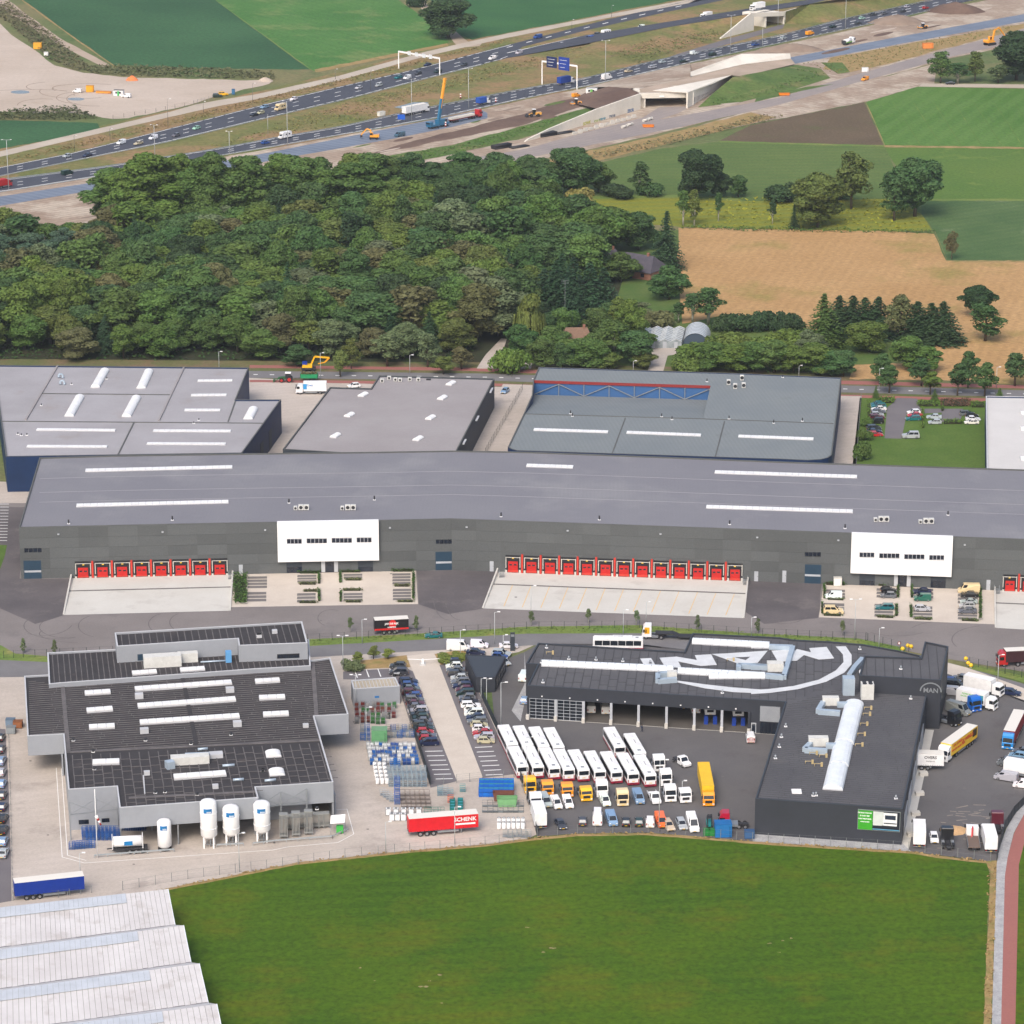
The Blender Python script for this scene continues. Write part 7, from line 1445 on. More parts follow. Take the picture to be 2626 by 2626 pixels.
for kind,x,y,c,lb in (('van',292,757,'silver','silver van tucked beside the white tractor'),('caddy',368,767,'white','small white van beside the silver van'),('caddy',446,763,'white','small white van with a free side facing the open yard'),('caddy',710,748,'white','small white van in front of the white tractor'),('van',945,732,'light blue','pale blue van beside the cream truck'),('van',755,888,'light blue','pale blue van along the meadow fence'),('van',1105,900,'orange','bright orange van along the meadow fence'),('estate',1165,922,'beige','beige estate car beside the orange van'),('estate',1252,915,'silver','silver estate car between beige car and tall white van'),('sedan',400,912,'dark grey','dark saloon with a white roof by the meadow fence')): put(kind,*tz('T',x,y),bdir+180+rnd.uniform(-3,3) if x > 420 else bdir+184,v_(CC[c],.05),lb,'van' if kind in VD else 'car',None,name='van' if kind in VD else 'car',**fr)
put('sprinter',*tz('T',1330,932),bdir+176,CC['white'],'tall white van beside the forklift','van',name='van',**fr)
put('pickup',*tz('T',1062,732),bdir+180,CC['white'],'white pickup between pale blue van and white tractor','pickup',None,**fr);put('chassis_cab',*tz('T',1280,468),300,CC['white'],'white chassis cab alone in the middle of the yard','pickup',None,**fr)
for kind,x,y,c,lb in (('hatch',535,888,'dark grey','dark hatchback beside the white minibus'),('sprinter',640,886,'white','white minibus with dark rear windows'),('hatch',842,892,'black','black hatchback beside the pale blue van'),('hatch',935,893,'dark green','dark green hatchback beside the small white van'),('caddy',1013,900,'white','small white van seen from behind near the lamp post')): put(kind,*tz('T',x,y),88,v_(CC[c],.05),lb,'van' if kind in VD else 'car',None,rear=True,name='van' if kind in VD else 'car')
put('box7',*tz('T',240,908),96,CC['white'],'white box lorry backed against the meadow fence corner','truck',rear=True);cv=put('caddy',*tz('T',1727,298),90,CC['white'],'white service van with red chevrons on its rear','van',rear=True,name='van',dim=1.05)
for i in range(4):
    for s in (-1,1): K1('bar','chevron',LAMPR,cv)((-2.17,s*.05,.55+i*.3),(-2.17,s*.75,.35+i*.3),.12,.02,up=(1,0,0))
for x,y,lb in ((597,88,'white van inside the first open bay, beside the glazed door'),(700,95,'white van inside the first open bay, beside the column')): put('van',*tz('T',x,y),92,S(226,224,218),lb,'van',rear=True,z=.17,name='van')
for x,y,k,c,lb in ((1250,70,'sedan','navy','dark car deep inside an open bay'),(1338,100,'van','white','white van behind the bay column beside the blue lifts')): put(k,*tz('T',x,y-10),92,CC[c],lb,'car' if k == 'sedan' else 'van',z=.17,rear=True)
for x,y,lb in ((1440,100,'white truck raised on blue lifting columns in the seventh bay'),(1638,110,'white truck raised on blue lifting columns in the last bay')):
    put('tractor_low',*tz('T',x,y),272,CC['white'],lb,'truck',z=1.5,front=True)
    for s in (-1,1):
        l=thing('lifting_column','blue lifting column %s under the raised truck in the %s bay' % (('west','east')[s > 0],('seventh','last')[x > 1500]),'vehicle lift',P(*tz('T',x+s*32,y+55),.16));K1('cbox','column',plain('lift_blue',S(26,62,150),.4) if 'lift_blue' not in M else M['lift_blue'],l)((0,0,0),.9,.8,1.9);K1('cbox','wheel_fork',BLACK,l)((-s*.5,0,.9),.5,.5,.3)
# east yard
car('estate',*tz('P',1488,1088),160,'grey','parked behind the dealer office tower',None);car('estate',*tz('P',1640,1125),-25,'silver','beside the white lorry cabs near the gate',None);car('estate',*tz('P',1840,1190),-20,'navy','at the street corner of the east yard',None);car('van',*tz('P',1425,1140),-12,'black','against the office tower',None);car('van',*tz('P',1432,1190),-15,'silver','behind the white and green lorry',None);car('hatch',*tz('P',1425,1110),-15,'blue','half hidden between tower and van',None)
put('sprinter',*tz('P',1545,1345),318,S(128,132,130),'grey green tall van beside the blue tractor','van',front=True,name='van');put('tractor',*tz('P',1600,1318),295,S(20,98,190),'bright blue truck tractor beside the white and green lorry','truck',front=True);gl=put('box7',*tz('P',1735,1302),328,CC['white'],'white box lorry with green lettering on its side','truck',front=True);put('box7',*tz('P',1780,1205),326,CC['white'],'white lorry half hidden behind the green lettered one','truck',front=True)
GT=plain('green_print',S(90,180,60),.5);text_mesh('RIJDEN IN EEN',.5,'side_text',GT,gl,frame_m((-1.6,-1.29,3.0),(1,0,0),(0,0,1)),.01,.01);text_mesh('GROEN VERSTAND',.45,'side_text',GT,gl,frame_m((-1.6,-1.29,2.4),(1,0,0),(0,0,1)),.01,.01);m=MB();m.box(.2,2.0,-1.29,-1.28,1.6,3.3);OC(m.build('side_picture',ANY,gl),S(60,140,160))
dh=hd(*tz('U',1600,270),*tz('U',1390,425));dt=put('semi',*tz('U',1352,430),dh,CC['white'],'yellow express parcel trailer pulled by a white tractor','truck',front=True,col2=S(244,190,52))
RT_=plain('dhl_red',S(196,30,30),.5);text_mesh('DHL',.7,'front_text',RT_,dt,frame_m((6.72,0,3.2),(0,1,0),(0,0,1)),.01,.02)
for s,x in ((1,1),):
    text_mesh('DHL EXPRESS',.75,'side_text',RT_,dt,frame_m((3.4,1.285,3.2),(-1,0,0),(0,0,1)),.01,.02);text_mesh('VAN EN NAAR HEEL',.75,'side_text',RT_,dt,frame_m((3.0,1.285,2.2),(-1,0,0),(0,0,1)),.01,.02);text_mesh('DE WERELD',1.1,'side_text',RT_,dt,frame_m((-1.6,1.285,2.8),(-1,0,0),(0,0,1)),.01,.04)
m=MB();m.box(-6.3,-4.2,1.28,1.29,1.9,3.6);OC(m.build('side_picture',ANY,dt),S(70,56,40))
put('tractor',*tz('U',1470,175),315,CC['black'],'black truck tractor parked behind the yellow trailer','truck',front=True)
ov=put('trailer8',*tz('U',1225,470),-4,CC['white'],'white transport trailer backed against the dealer east wall','trailer',col2=CC['white']);text_mesh('OVERS',.9,'side_text',BLACK,ov,frame_m((1.2,-1.29,3.0),(1,0,0),(0,0,1)),.01,.02);text_mesh('transport',.5,'side_text',BLACK,ov,frame_m((1.2,-1.29,2.2),(1,0,0),(0,0,1)),.01,.0)
put('semi_box',*tz('U',1812,342),hd(*tz('U',1930,120),*tz('U',1830,330)),S(30,130,200),'blue truck with a dark red container at the east yard edge','truck',front=True,col2=S(128,44,50))
for k,x,y,c,h,lb in (('van',1805,552,'silver',155,'parked with its nose toward the office side in the east yard'),('van',1825,452,'grey',160,'with a logo beside the white box lorry'),('caddy',1925,605,'white',165,'at the edge of the east yard'),('hatch',1885,395,'light blue',160,'behind the grey van at the east edge'),('estate',1925,365,'grey',160,'beyond the pale blue car at the east edge')): car(k,*tz('U',x,y),h,c,lb,None)
put('box5',*tz('U',1905,520),335,CC['white'],'white box lorry among the vans at the east yard edge','truck')
put('box7',*tz('U',1190,1042),84,CC['white'],'white lorry with green print backed to the meadow fence','truck',rear=True);put('hatch',*tz('U',1300,1008),268,CC['white'],'white car between the white lorry and black tractor','car',front=True);put('tractor',*tz('U',1400,1058),88,CC['black'],'black truck tractor seen from behind on the sand pile','truck',rear=True);put('box7',*tz('U',1698,1078),88,CC['white'],'white box lorry beside the curved fence','truck',rear=True);put('tractor',*tz('U',1745,905),88,CC['maroon'],'dark red truck tractor behind the white box lorry','truck')
fb=thing('flatbed_truck','flatbed lorry with a red loading crane behind its white cab','truck',P(*tz('U',1568,1000),.07),R(86));cab(fb,1.6,3.8,2.9)
for o in fb.children:
    if o.data.materials[0] is PAINT: OC(o,CC['white'])
m=MB();m.box(-4.6,1.3,-1.2,1.2,.95,1.1);m.build('load_bed',plain('bed_wood',S(108,92,82),.8),fb);K1('box','chassis',CHASSIS,fb)(-4.6,3.2,-.4,.4,.6,.94)
for s in (-1,1): K1('box','side_board',STEEL,fb)(-4.6,1.3,s*1.22-.03,s*1.22+.03,.95,1.5)
m=MB();m.bar((1.45,0,1),(1.45,0,3.0),.3);m.bar((1.45,0,3.0),(-.8,.3,3.3),.25);m.bar((-.8,.3,3.3),(-1.6,.4,2.0),.2);m.build('loading_crane',plain('crane_red',S(190,40,44),.5),fb);wheels(fb,(2.8,-2.2,-3.4),1.02,.48,.32)
# road and yard trailers
jr=put('trailer8',*tz('N',975,752),hd(*tz('N',855,755),*tz('N',1105,742)),CC['black'],'black and red logistics trailer on the verge','trailer',col2=S(28,24,28),z=.1)
m=MB();m.box(-4.11,4.11,-1.285,1.285,1.15,1.6);m.build('red_band',plain('trailer_red',S(206,34,34),.5),jr);K1('tube','logo_disc',M['trailer_red'],jr)((.2,-1.275,2.75),(.2,-1.29,2.75),.95,n=20);text_mesh('JAN DE RIJK',.62,'side_text',WHITE,jr,frame_m((0,-1.30,2.75),(1,0,0),(0,0,1)),.01,.02);text_mesh('LOGISTICS',.42,'side_text',WHITE,jr,frame_m((0,-1.30,1.85),(1,0,0),(0,0,1)),.01,.02)
K1('bar','drawbar',CHASSIS,jr)((4.1,0,.9),(6.4,0,.8),.14)
ll=put('tractor',*tz('O',1045,788),176,CC['white'],'white truck with a yellow mark pulling a low loader','truck',z=.1);m=MB();m.box(1.2,2.4,1.235,1.245,1.4,3.0);OC(m.build('side_mark',ANY,ll),S(240,170,30));K1('box','gooseneck',CHASSIS,ll)(-4.5,-.2,-1.2,1.2,1.3,1.5);K1('bar','gooseneck_ramp',CHASSIS,ll)((-4.4,0,1.4),(-6,0,.7),2.2,.25);K1('box','low_deck',CHASSIS,ll)(-12,-5.9,-1.25,1.25,.55,.8)
rt=put('trailer',*tz('R',1340,925),hd(*tz('R',1097,942),*tz('R',1575,905)),CC['red'],'red curtain side trailer parked along the depot fence','trailer',col2=S(208,20,34),dim=1.06);text_mesh('SCHENK',1.15,'side_text',WHITE,rt,frame_m((4.2,-1.285,3.0),(1,0,0),(0,0,1)),.01,.025);K1('box','white_bar',WHITE,rt)(2.3,6.2,-1.29,-1.28,1.9,2.25)
bt=put('trailer',*tz('Q',350,1370),hd(*tz('Q',110,1395),*tz('Q',575,1345)),CC['blue'],'blue curtain trailer with a white roof beside the greenhouse','trailer',col2=S(22,54,148))
cz=put('box7',*tz('J',410,300),181,CC['white'],'white delivery lorry with a blue logo in the warehouse yard','truck',col2=CC['white']);BL=plain('logo_blue',S(30,120,190),.5);text_mesh('Cnaz',.9,'side_text',BL,cz,frame_m((.4,1.29,2.9),(-1,0,0),(0,0,1)),.01,.02);m=MB();m.box(1.3,2.4,1.275,1.287,1.6,3.3);OC(m.build('side_picture',ANY,cz),S(60,150,210))
ter=put('semi_box',*tz('P',1740,985),187,CC['red'],'brown container trailer behind a red yard tractor at the gate','truck',front=True,col2=S(62,34,40),z=.1)
tt=thing('tank_trailer','white gas tank container on a black trailer before the depot','trailer',P(*tz('Q',905,1062),.07),R(hd(*tz('Q',780,1065),*tz('Q',1050,1050))));K1('tube','tank',WHITE,tt)((-2.9,0,2.4),(2.9,0,2.4),1.1,n=18)
for x in (-3.05,3.05):
    m=MB();[m.bar((x,s*1.2,1.2),(x,s*1.2,3.65),.14) for s in (-1,1)];[m.bar((x,-1.2,z),(x,1.2,z),.14) for z in (1.25,3.6)];m.build('end_frame',WHITE,tt)
K1('box','chassis',CHASSIS,tt)(-3.1,4.0,-1.0,1.0,.85,1.15);m=MB();m.box(-.7,1.0,-1.12,-1.08,1.9,2.8);OC(m.build('gas_logo',ANY,tt),S(30,120,180));K1('bar','drawbar',CHASSIS,tt)((-3.1,0,1),(-4.2,0,.9),.2);wheels(tt,(.4,1.7,3.0),.95,.5,.34)
for k in list(PR):
    for ch in list(PR[k].children_recursive): bpy.data.objects.remove(ch)
    bpy.data.objects.remove(PR[k])
# ---------------------------------------------------------------- lamps, fences, depot gear
LAMPC=plain('lamp_grey',S(176,180,182),.5)
def lamp(px,pyb,pyt,label,group=None,arms=1,r=.1,z=0.0,side=1,col=None):
    h=height_px(pyb,pyt,px);t=thing('lamp_post',label,'lamp post',P(px,pyb,z),0,group);K1('tube','pole',col or LAMPC,t)((0,0,0),(0,0,h),r,r*.6,n=6)
    for s in ([side] if arms == 1 else (-1,1)):
        m=MB();L=.5+h*.06;m.bar((0,0,h-.05),(s*L,0,h+.1),.08);m.build('arm',col or LAMPC,t);K1('box','lamp_head',WHITE,t)(s*L-.35,s*L+.35,-.16,.16,h+.05,h+.2)
    return t
DARKP=plain('lamp_dark',S(96,96,92),.6)
for t,x,yb,yt in (('A',62,1340,990),('A',1097,1115,885),('A',1625,1085,930),('B',242,1035,715),('B',1120,855,560),('B',1523,770,485),('C',697,580,287),('C',1582,385,108),('D',190,180,0),('D',667,208,-10)):
    a=tz(t,x,yb);b=tz(t,x,yt);lamp(*a,b[1],'tall pale mast with twin heads in the motorway median','motorway lamp masts',2,.16)
for t,x,yb,yt in (('A',1897,950,810),('B',103,950,810),('C',1808,330,195),('D',80,330,195),('D',1455,30,-60)):
    a=tz(t,x,yb);b=tz(t,x,yt);lamp(*a,b[1],'shorter pale lamp post between the carriageways','short motorway lamp posts',1,.12)
for t,x,yb,yt in (('A',1190,905,700),('A',1790,755,590),('A',1440,795,720),('A',528,1070,960),('A',780,1000,910),('B',580,560,490),('B',830,640,500),('C',460,200,140),('C',740,120,40)):
    a=tz(t,x,yb);b=tz(t,x,yt);lamp(*a,b[1],'thin dark lamp post along the service track','dark lamp posts of the service track',1,.1,col=DARKP)
for t,x,yb,yt in (('J',475,185,15),('J',1107,160,30),('J',1822,150,5),('L',338,190,105),('L',905,290,125),('L',1735,260,115)):
    a=tz(t,x,yb);b=tz(t,x,yt);lamp(*a,b[1],'white street lamp post along the industrial street','street lamp posts',1,.1)
lamp(1624,955,926,'white street lamp behind the sawtooth warehouse',None);lamp(562,948,902,'white street lamp behind the blue warehouse',None)
for t,x,yb,yt,ar,lb in (('N',770,830,660,1,'lamp post on the verge beside the logistics trailer'),('N',635,1020,775,2,'twin headed lamp post at the depot shrub'),('N',725,1285,1052,2,'twin headed lamp post at the storage shed'),('N',1707,835,607,1,'lamp post at the thirteen door ramp verge'),('N',1465,930,735,1,'lamp post beside the tall white van'),('N',1768,905,770,1,'lamp post beside the white saloon'),('N',1612,1245,1077,1,'lamp post in front of the kiosk'),('N',1650,1285,1080,1,'second lamp post in front of the kiosk'),('N',1752,1450,1105,1,'tall lamp post between fence and bus row'),
    ('T',1076,920,412,1,'very tall lamp post at the meadow fence of the truck yard'),('T',140,700,250,1,'tall lamp post inside the bus row'),('O',170,640,422,1,'lamp post against the concrete ramp'),('O',823,775,592,1,'lamp post over the bus behind the workshop'),('O',985,685,535,1,'lamp post behind the white truck cab'),('O',1730,775,645,1,'lamp post behind the workshop rooflights'),
    ('P',732,805,517,2,'twin headed lamp post in the busy car park'),('P',905,855,720,1,'lamp post at the fence gate'),('P',1745,1125,910,1,'lamp post in the verge of the east gate'),('Q',570,1262,1070,1,'lamp post behind the blue curtain trailer'),('Q',1695,1205,930,1,'lamp post in front of the white gas tanks'),('R',937,1072,850,1,'lamp post at the fence beside the bottle racks'),('R',1425,1008,745,1,'white lamp post standing before the red trailer'),('R',800,300,40,1,'lamp post among the gas bottle racks'),('T',1240,640,560,1,'short lamp post beside the small white truck')):
    a=tz(t,x,yb);b=tz(t,x,yt);lamp(*a,b[1],lb,None,ar,.1)
def fence(pts,h,step,label,panel=None,post=DGREEN,name='fence',rail=3,z=0.05,pr=.05):
    t=thing(name,label,'fence',P(*pts[0]));q=[P(*a,z) for a in pts];m=MB();m.box(-pr,pr,-pr,pr,0,h);p0=m.build('post',post,t);first=True
    for a,b in zip(q,q[1:]):
        n=max(1,round((b-a).length/step))
        for i in range(n):
            u,v=a+(b-a)*(i/n),a+(b-a)*((i+1)/n);o=p0 if first else share('post',p0,t);first=False;o.location=u-t.location;m=MB()
            if panel: m.bar(u+Vector((0,0,h/2)),v+Vector((0,0,h/2)),.04,h*.96);m.build('fence_panel',panel,t,True)
            else:
                for k in range(rail): zz=.15+(h-.2)*k/(rail-1);m.bar(u+Vector((0,0,zz)),v+Vector((0,0,zz)),.018)
                m.build('wire',post,t,True)
    o=share('post',p0,t);o.location=q[-1]-t.location;return t
FG=plain('fence_grey',S(120,124,124),.6);FD=plain('fence_dark',S(40,50,56),.6)
fence([(789,1645),(1070,1630),(1350,1613),(1640,1610),(1926,1629),(2225,1642)],1.9,2.9,'dark green wire fence along the verge behind the truck dealer')
g1=fence([(2220,1643),(2330,1671)],2.1,2.2,'dark sliding gate at the dealer side of the yard entrance',None,DGREEN,'sliding_gate',6);g2=fence([(2486,1706),(2600,1733),(2700,1755)],2.1,2.2,'dark sliding gate at the east side of the yard entrance',None,DGREEN,'sliding_gate',6)
fence([(10,1688),(60,1686),(120,1684),(290,1676)],1.9,2.9,'dark green wire fence at the west end of the verge')
fence([(315,2283),(482,2254),(684,2228),(885,2199),(1012,2188),(1244,2168),(1352,2154)],2.0,3.4,'thin grey wire fence between the depot and the meadow',None,FG)
fence([(1378,2146),(1481,2138),(1662,2136),(1807,2147),(1930,2157),(2130,2169),(2330,2182),(2540,2209)],2.0,3.4,'thin grey wire fence between the truck yard and the meadow',None,FG)
fence([(1196,1692),(1240,1800),(1350,2033),(1377,2144)],2.1,2.6,'opaque dark fence between the car strip and the bus rows',FD,FD)
fence([(1028,1757),(1065,1890),(1104,2014)],2.0,2.6,'opaque dark green fence between the bottle store and the car strip',FD,FD)
fence([(1104,2014),(1238,2002),(1318,1994)],2.0,2.6,'grey wire fence closing the lower end of the car strip',None,FG,rail=5)
fence([(2556,2207),(2561,2184),(2578,2126),(2600,2090),(2650,2040)],2.0,2.4,'curved dark fence along the cycle path',FD,FD)
fence([(22,1868),(27,2050),(33,2310)],1.0,3.0,'low grey rail between the depot road and the west parking row',None,FG)
fence([(36,2308),(150,2302),(235,2290)],1.6,2.6,'wire fence in front of the blue curtain trailer',None,FG)
fence([(290,305),(400,286),(497,268)],1.6,6,'post and wire fence between the sand lot and the service track',None,DARKP,pr=.08);fence([(497,268),(545,256)],2.0,3,'grey steel gate of the sand lot',None,FG,'site_gate',7)
fence([(1340,1000),(1245,1165)],2.0,2.8,'wire fence along the delivery lane of the sawtooth warehouse',None,FD,rail=5)
fence([(2208,1022),(2195,1200)],1.8,3.0,'wire fence between delivery lane and lawn',None,FG)
RAIL=plain('guard_rail',S(168,176,180),.45,.4)
def rail(pts,label,z=0.06):
    t=thing('guard_rail',label,'guard rail',P(*pts[0]));q=[P(*a,z) for a in pts]
    for a,b in zip(q,q[1:]):
        n=max(1,round((b-a).length/2.5));K1('bar','beam',RAIL,t,True)(a+Vector((0,0,.62)),b+Vector((0,0,.62)),.08,.32)
        for i in range(n+1): u=a+(b-a)*(i/n);K1('cbox','post',RAIL,t,True)((u.x,u.y,z),.1,.1,.6)
rail([tz('Q',668,1105),tz('Q',1232,1062)],'steel guard rail before the tank trailer');rail([tz('Q',1535,1030),tz('Q',1725,1020)],'short guard rail between the white tanks');rail([tz('Q',1790,1018),tz('R',150,1000),tz('R',560,968),tz('R',668,915)],'steel guard rail round the vaporiser yard')
for k,(T,B,fr) in enumerate(((UT,UB,-.02),(UT,UB,1.02),(LT,LB,-.06),(LT,LB,1.03))):
    xs_=list(range(-20,1300 if k < 2 else 2500,90));pts=[(x,lerp_px(T,x)*(1-fr)+lerp_px(B,x)*fr) for x in xs_]
    if k in (1,2,3):
        t=thing('guard_rail',('grey guard rail along the inner edge of the far carriageway','grey guard rail along the inner edge of the near carriageway','grey guard rail beside the new carriageway')[k-1],'guard rail',P(*pts[0]))
        for a,b in zip(pts,pts[1:]): m=MB();m.bar(P(*a,.6),P(*b,.6),.1,.35);m.bar(P(*a,.3),P(a[0]+.2,a[1],.3),.12,.6);m.build('beam',RAIL,t,True)
def line_px(pts,w_=.14,z=.085):
    m=MB()
    for a,b in zip(pts,pts[1:]): m.bar(P(*a,z),P(*b,z),w_,.012)
    tag(m.build('painted_line',M['m_line']),kind='structure')
line_px([tz('Q',398,465),tz('Q',440,1098),tz('Q',600,1140),tz('Q',1932,1048),tz('R',250,1025),tz('R',598,995),tz('R',710,935),tz('R',662,758),tz('R',560,765)]);line_px([tz('Q',435,470),tz('Q',478,1085),tz('Q',610,1122)])
# gas tanks
def tank(px,py,d,h,legs,label):
    t=thing('gas_tank',label,'tank',P(px,py,.05));r=d/2;z0=1.9 if legs else .25;m=MB();k=r*.45
    m.lathe((0,0,0),[(0,z0-.0),(r*.6,z0+.08),(r,z0+k),(r,h-k),(r*.82,h-k*.45),(r*.45,h-.1),(0,h)],24);m.build('vessel',WHITE,t)
    for zz in ((z0+(h-z0)*.28,z0+(h-z0)*.66) if legs else ()): K1('lathe','stiffener_ring',WHITE,t)((0,0,0),[(r,zz-.08),(r+.07,zz-.05),(r+.07,zz+.05),(r,zz+.08)],24)
    lg=MB();zl=z0+(h-z0)*.76
    for i in range(6):
        a0,a1=-math.pi/2-.5+i*.17,-math.pi/2-.5+(i+1)*.17;lg.quad(*[((r+.02)*math.cos(a),(r+.02)*math.sin(a),z) for a,z in ((a0,zl-.5),(a1,zl-.5),(a1,zl+.5),(a0,zl+.5))])
    OC(lg.build('gas_logo',ANY,t),S(26,116,178));lg=MB()
    for i in range(4):
        a0,a1=-math.pi/2-.12+i*.14,-math.pi/2-.12+(i+1)*.14;lg.add([((r+.035)*math.cos(a0),(r+.035)*math.sin(a0),zl-.4),((r+.035)*math.cos(a1),(r+.035)*math.sin(a1),zl-.4),((r+.035)*math.cos((a0+a1)/2),(r+.035)*math.sin((a0+a1)/2),zl+.05)],[(0,1,2)])
    lg.build('logo_peaks',WHITE,t)
    if legs:
        for i in range(4): a=math.pi/4+i*math.pi/2;K1('cbox','leg',WHITE,t)((r*.82*math.cos(a),r*.82*math.sin(a),0),.28,.28,z0+.7)
        m=MB();m.tube((.3,-.2,.1),(.3,-.2,z0),.12);m.tube((-.4,-.3,.4),(-.4,-.3,z0),.08);m.bar((-.8,-.4,.6),(.9,-.4,.6),.12);m.build('valve_pipes',STEEL,t)
    else: K1('lathe','base_ring',BLACK,t)((0,0,0),[(0,0),(r*.98,0),(r*.98,.26),(0,.3)],20)
tank(*tz('Q',1167,1040),2.85,6.6,False,'shortest white gas tank standing on a black ring');tank(*tz('Q',1482,1022),3.4,10.4,True,'tallest white gas tank on legs');tank(*tz('Q',1640,1004),3.4,8.6,True,'middle white gas tank on legs between two others');tank(*tz('Q',1858,984),3.4,8.9,True,'white gas tank on legs beside the vaporisers')
VF=plain('fin_grey',S(160,162,160),.5,.4)
def vaporiser(px,py,w_,h,label,group=None):
    t=thing('vaporiser',label,'vaporiser',P(px,py,.05),.06,group)
    for i in range(6): m=MB();x=-w_/2+w_*(i+.5)/6;m.box(x-.06,x+.06,-.7,.7,.4,h);m.build('fin',VF,t)
    for zz in (.7,h-.15): K1('box','frame',VF,t)(-w_/2,w_/2,-.75,.75,zz-.06,zz+.1)
    for a in (-1,1):
        for b in (-1,1): K1('cbox','leg',STEEL,t)((a*w_*.42,b*.55,0),.1,.1,.5)
for x,y,lb in ((215,962,'tall finned vaporiser beside the fourth gas tank'),(302,950,'tall finned vaporiser in the middle of three'),(391,938,'tall finned vaporiser next to the low row')): vaporiser(*tz('R',x,y),1.75,5.4,lb)
for x,y in ((258,905),(346,895),(445,890),(480,888),(515,885)): vaporiser(*tz('R',x,y),1.4,3.3,'low finned vaporiser behind the tall ones','low vaporisers')
cp=thing('weather_shelter','small lean to shelter with a white roof over a green machine','shelter',P(*tz('R',598,930),.05));m=MB();a=[(-1.5,-1,2.6),(1.5,-1,2.9),(1.5,1.6,3.6),(-1.5,1.6,3.3)];m.add(a+[(x,y,z-.1) for x,y,z in a],[(0,1,2,3),(7,6,5,4),(0,4,5,1),(1,5,6,2),(2,6,7,3),(3,7,4,0)]);m.build('roof',WHITE,cp)
for x,y,z in ((-1.4,-.9,2.6),(1.4,-.9,2.8),(1.4,1.5,3.5),(-1.4,1.5,3.2)): K1('cbox','post',STEEL,cp)((x,y,0),.1,.1,z-.1)
m=MB();m.box(-.3,1.1,-.4,.6,.2,1.7);m.build('machine',plain('machine_green',S(60,170,70),.5),cp)
ws=thing('windsock','pink and white windsock on a white pole before the depot','windsock',P(*tz('Q',690,1105),.05));K1('tube','pole',WHITE,ws)((0,0,0),(0,0,15),.1,.07,n=8)
for i in range(4): K1('tube','sock_band',(WHITE,LAMPR)[i % 2],ws)((.1+i*.22,0,9.2-i*.5),(.1+(i+1)*.22,0,9.2-(i+1)*.5),.36-i*.05,.31-i*.05,n=8)
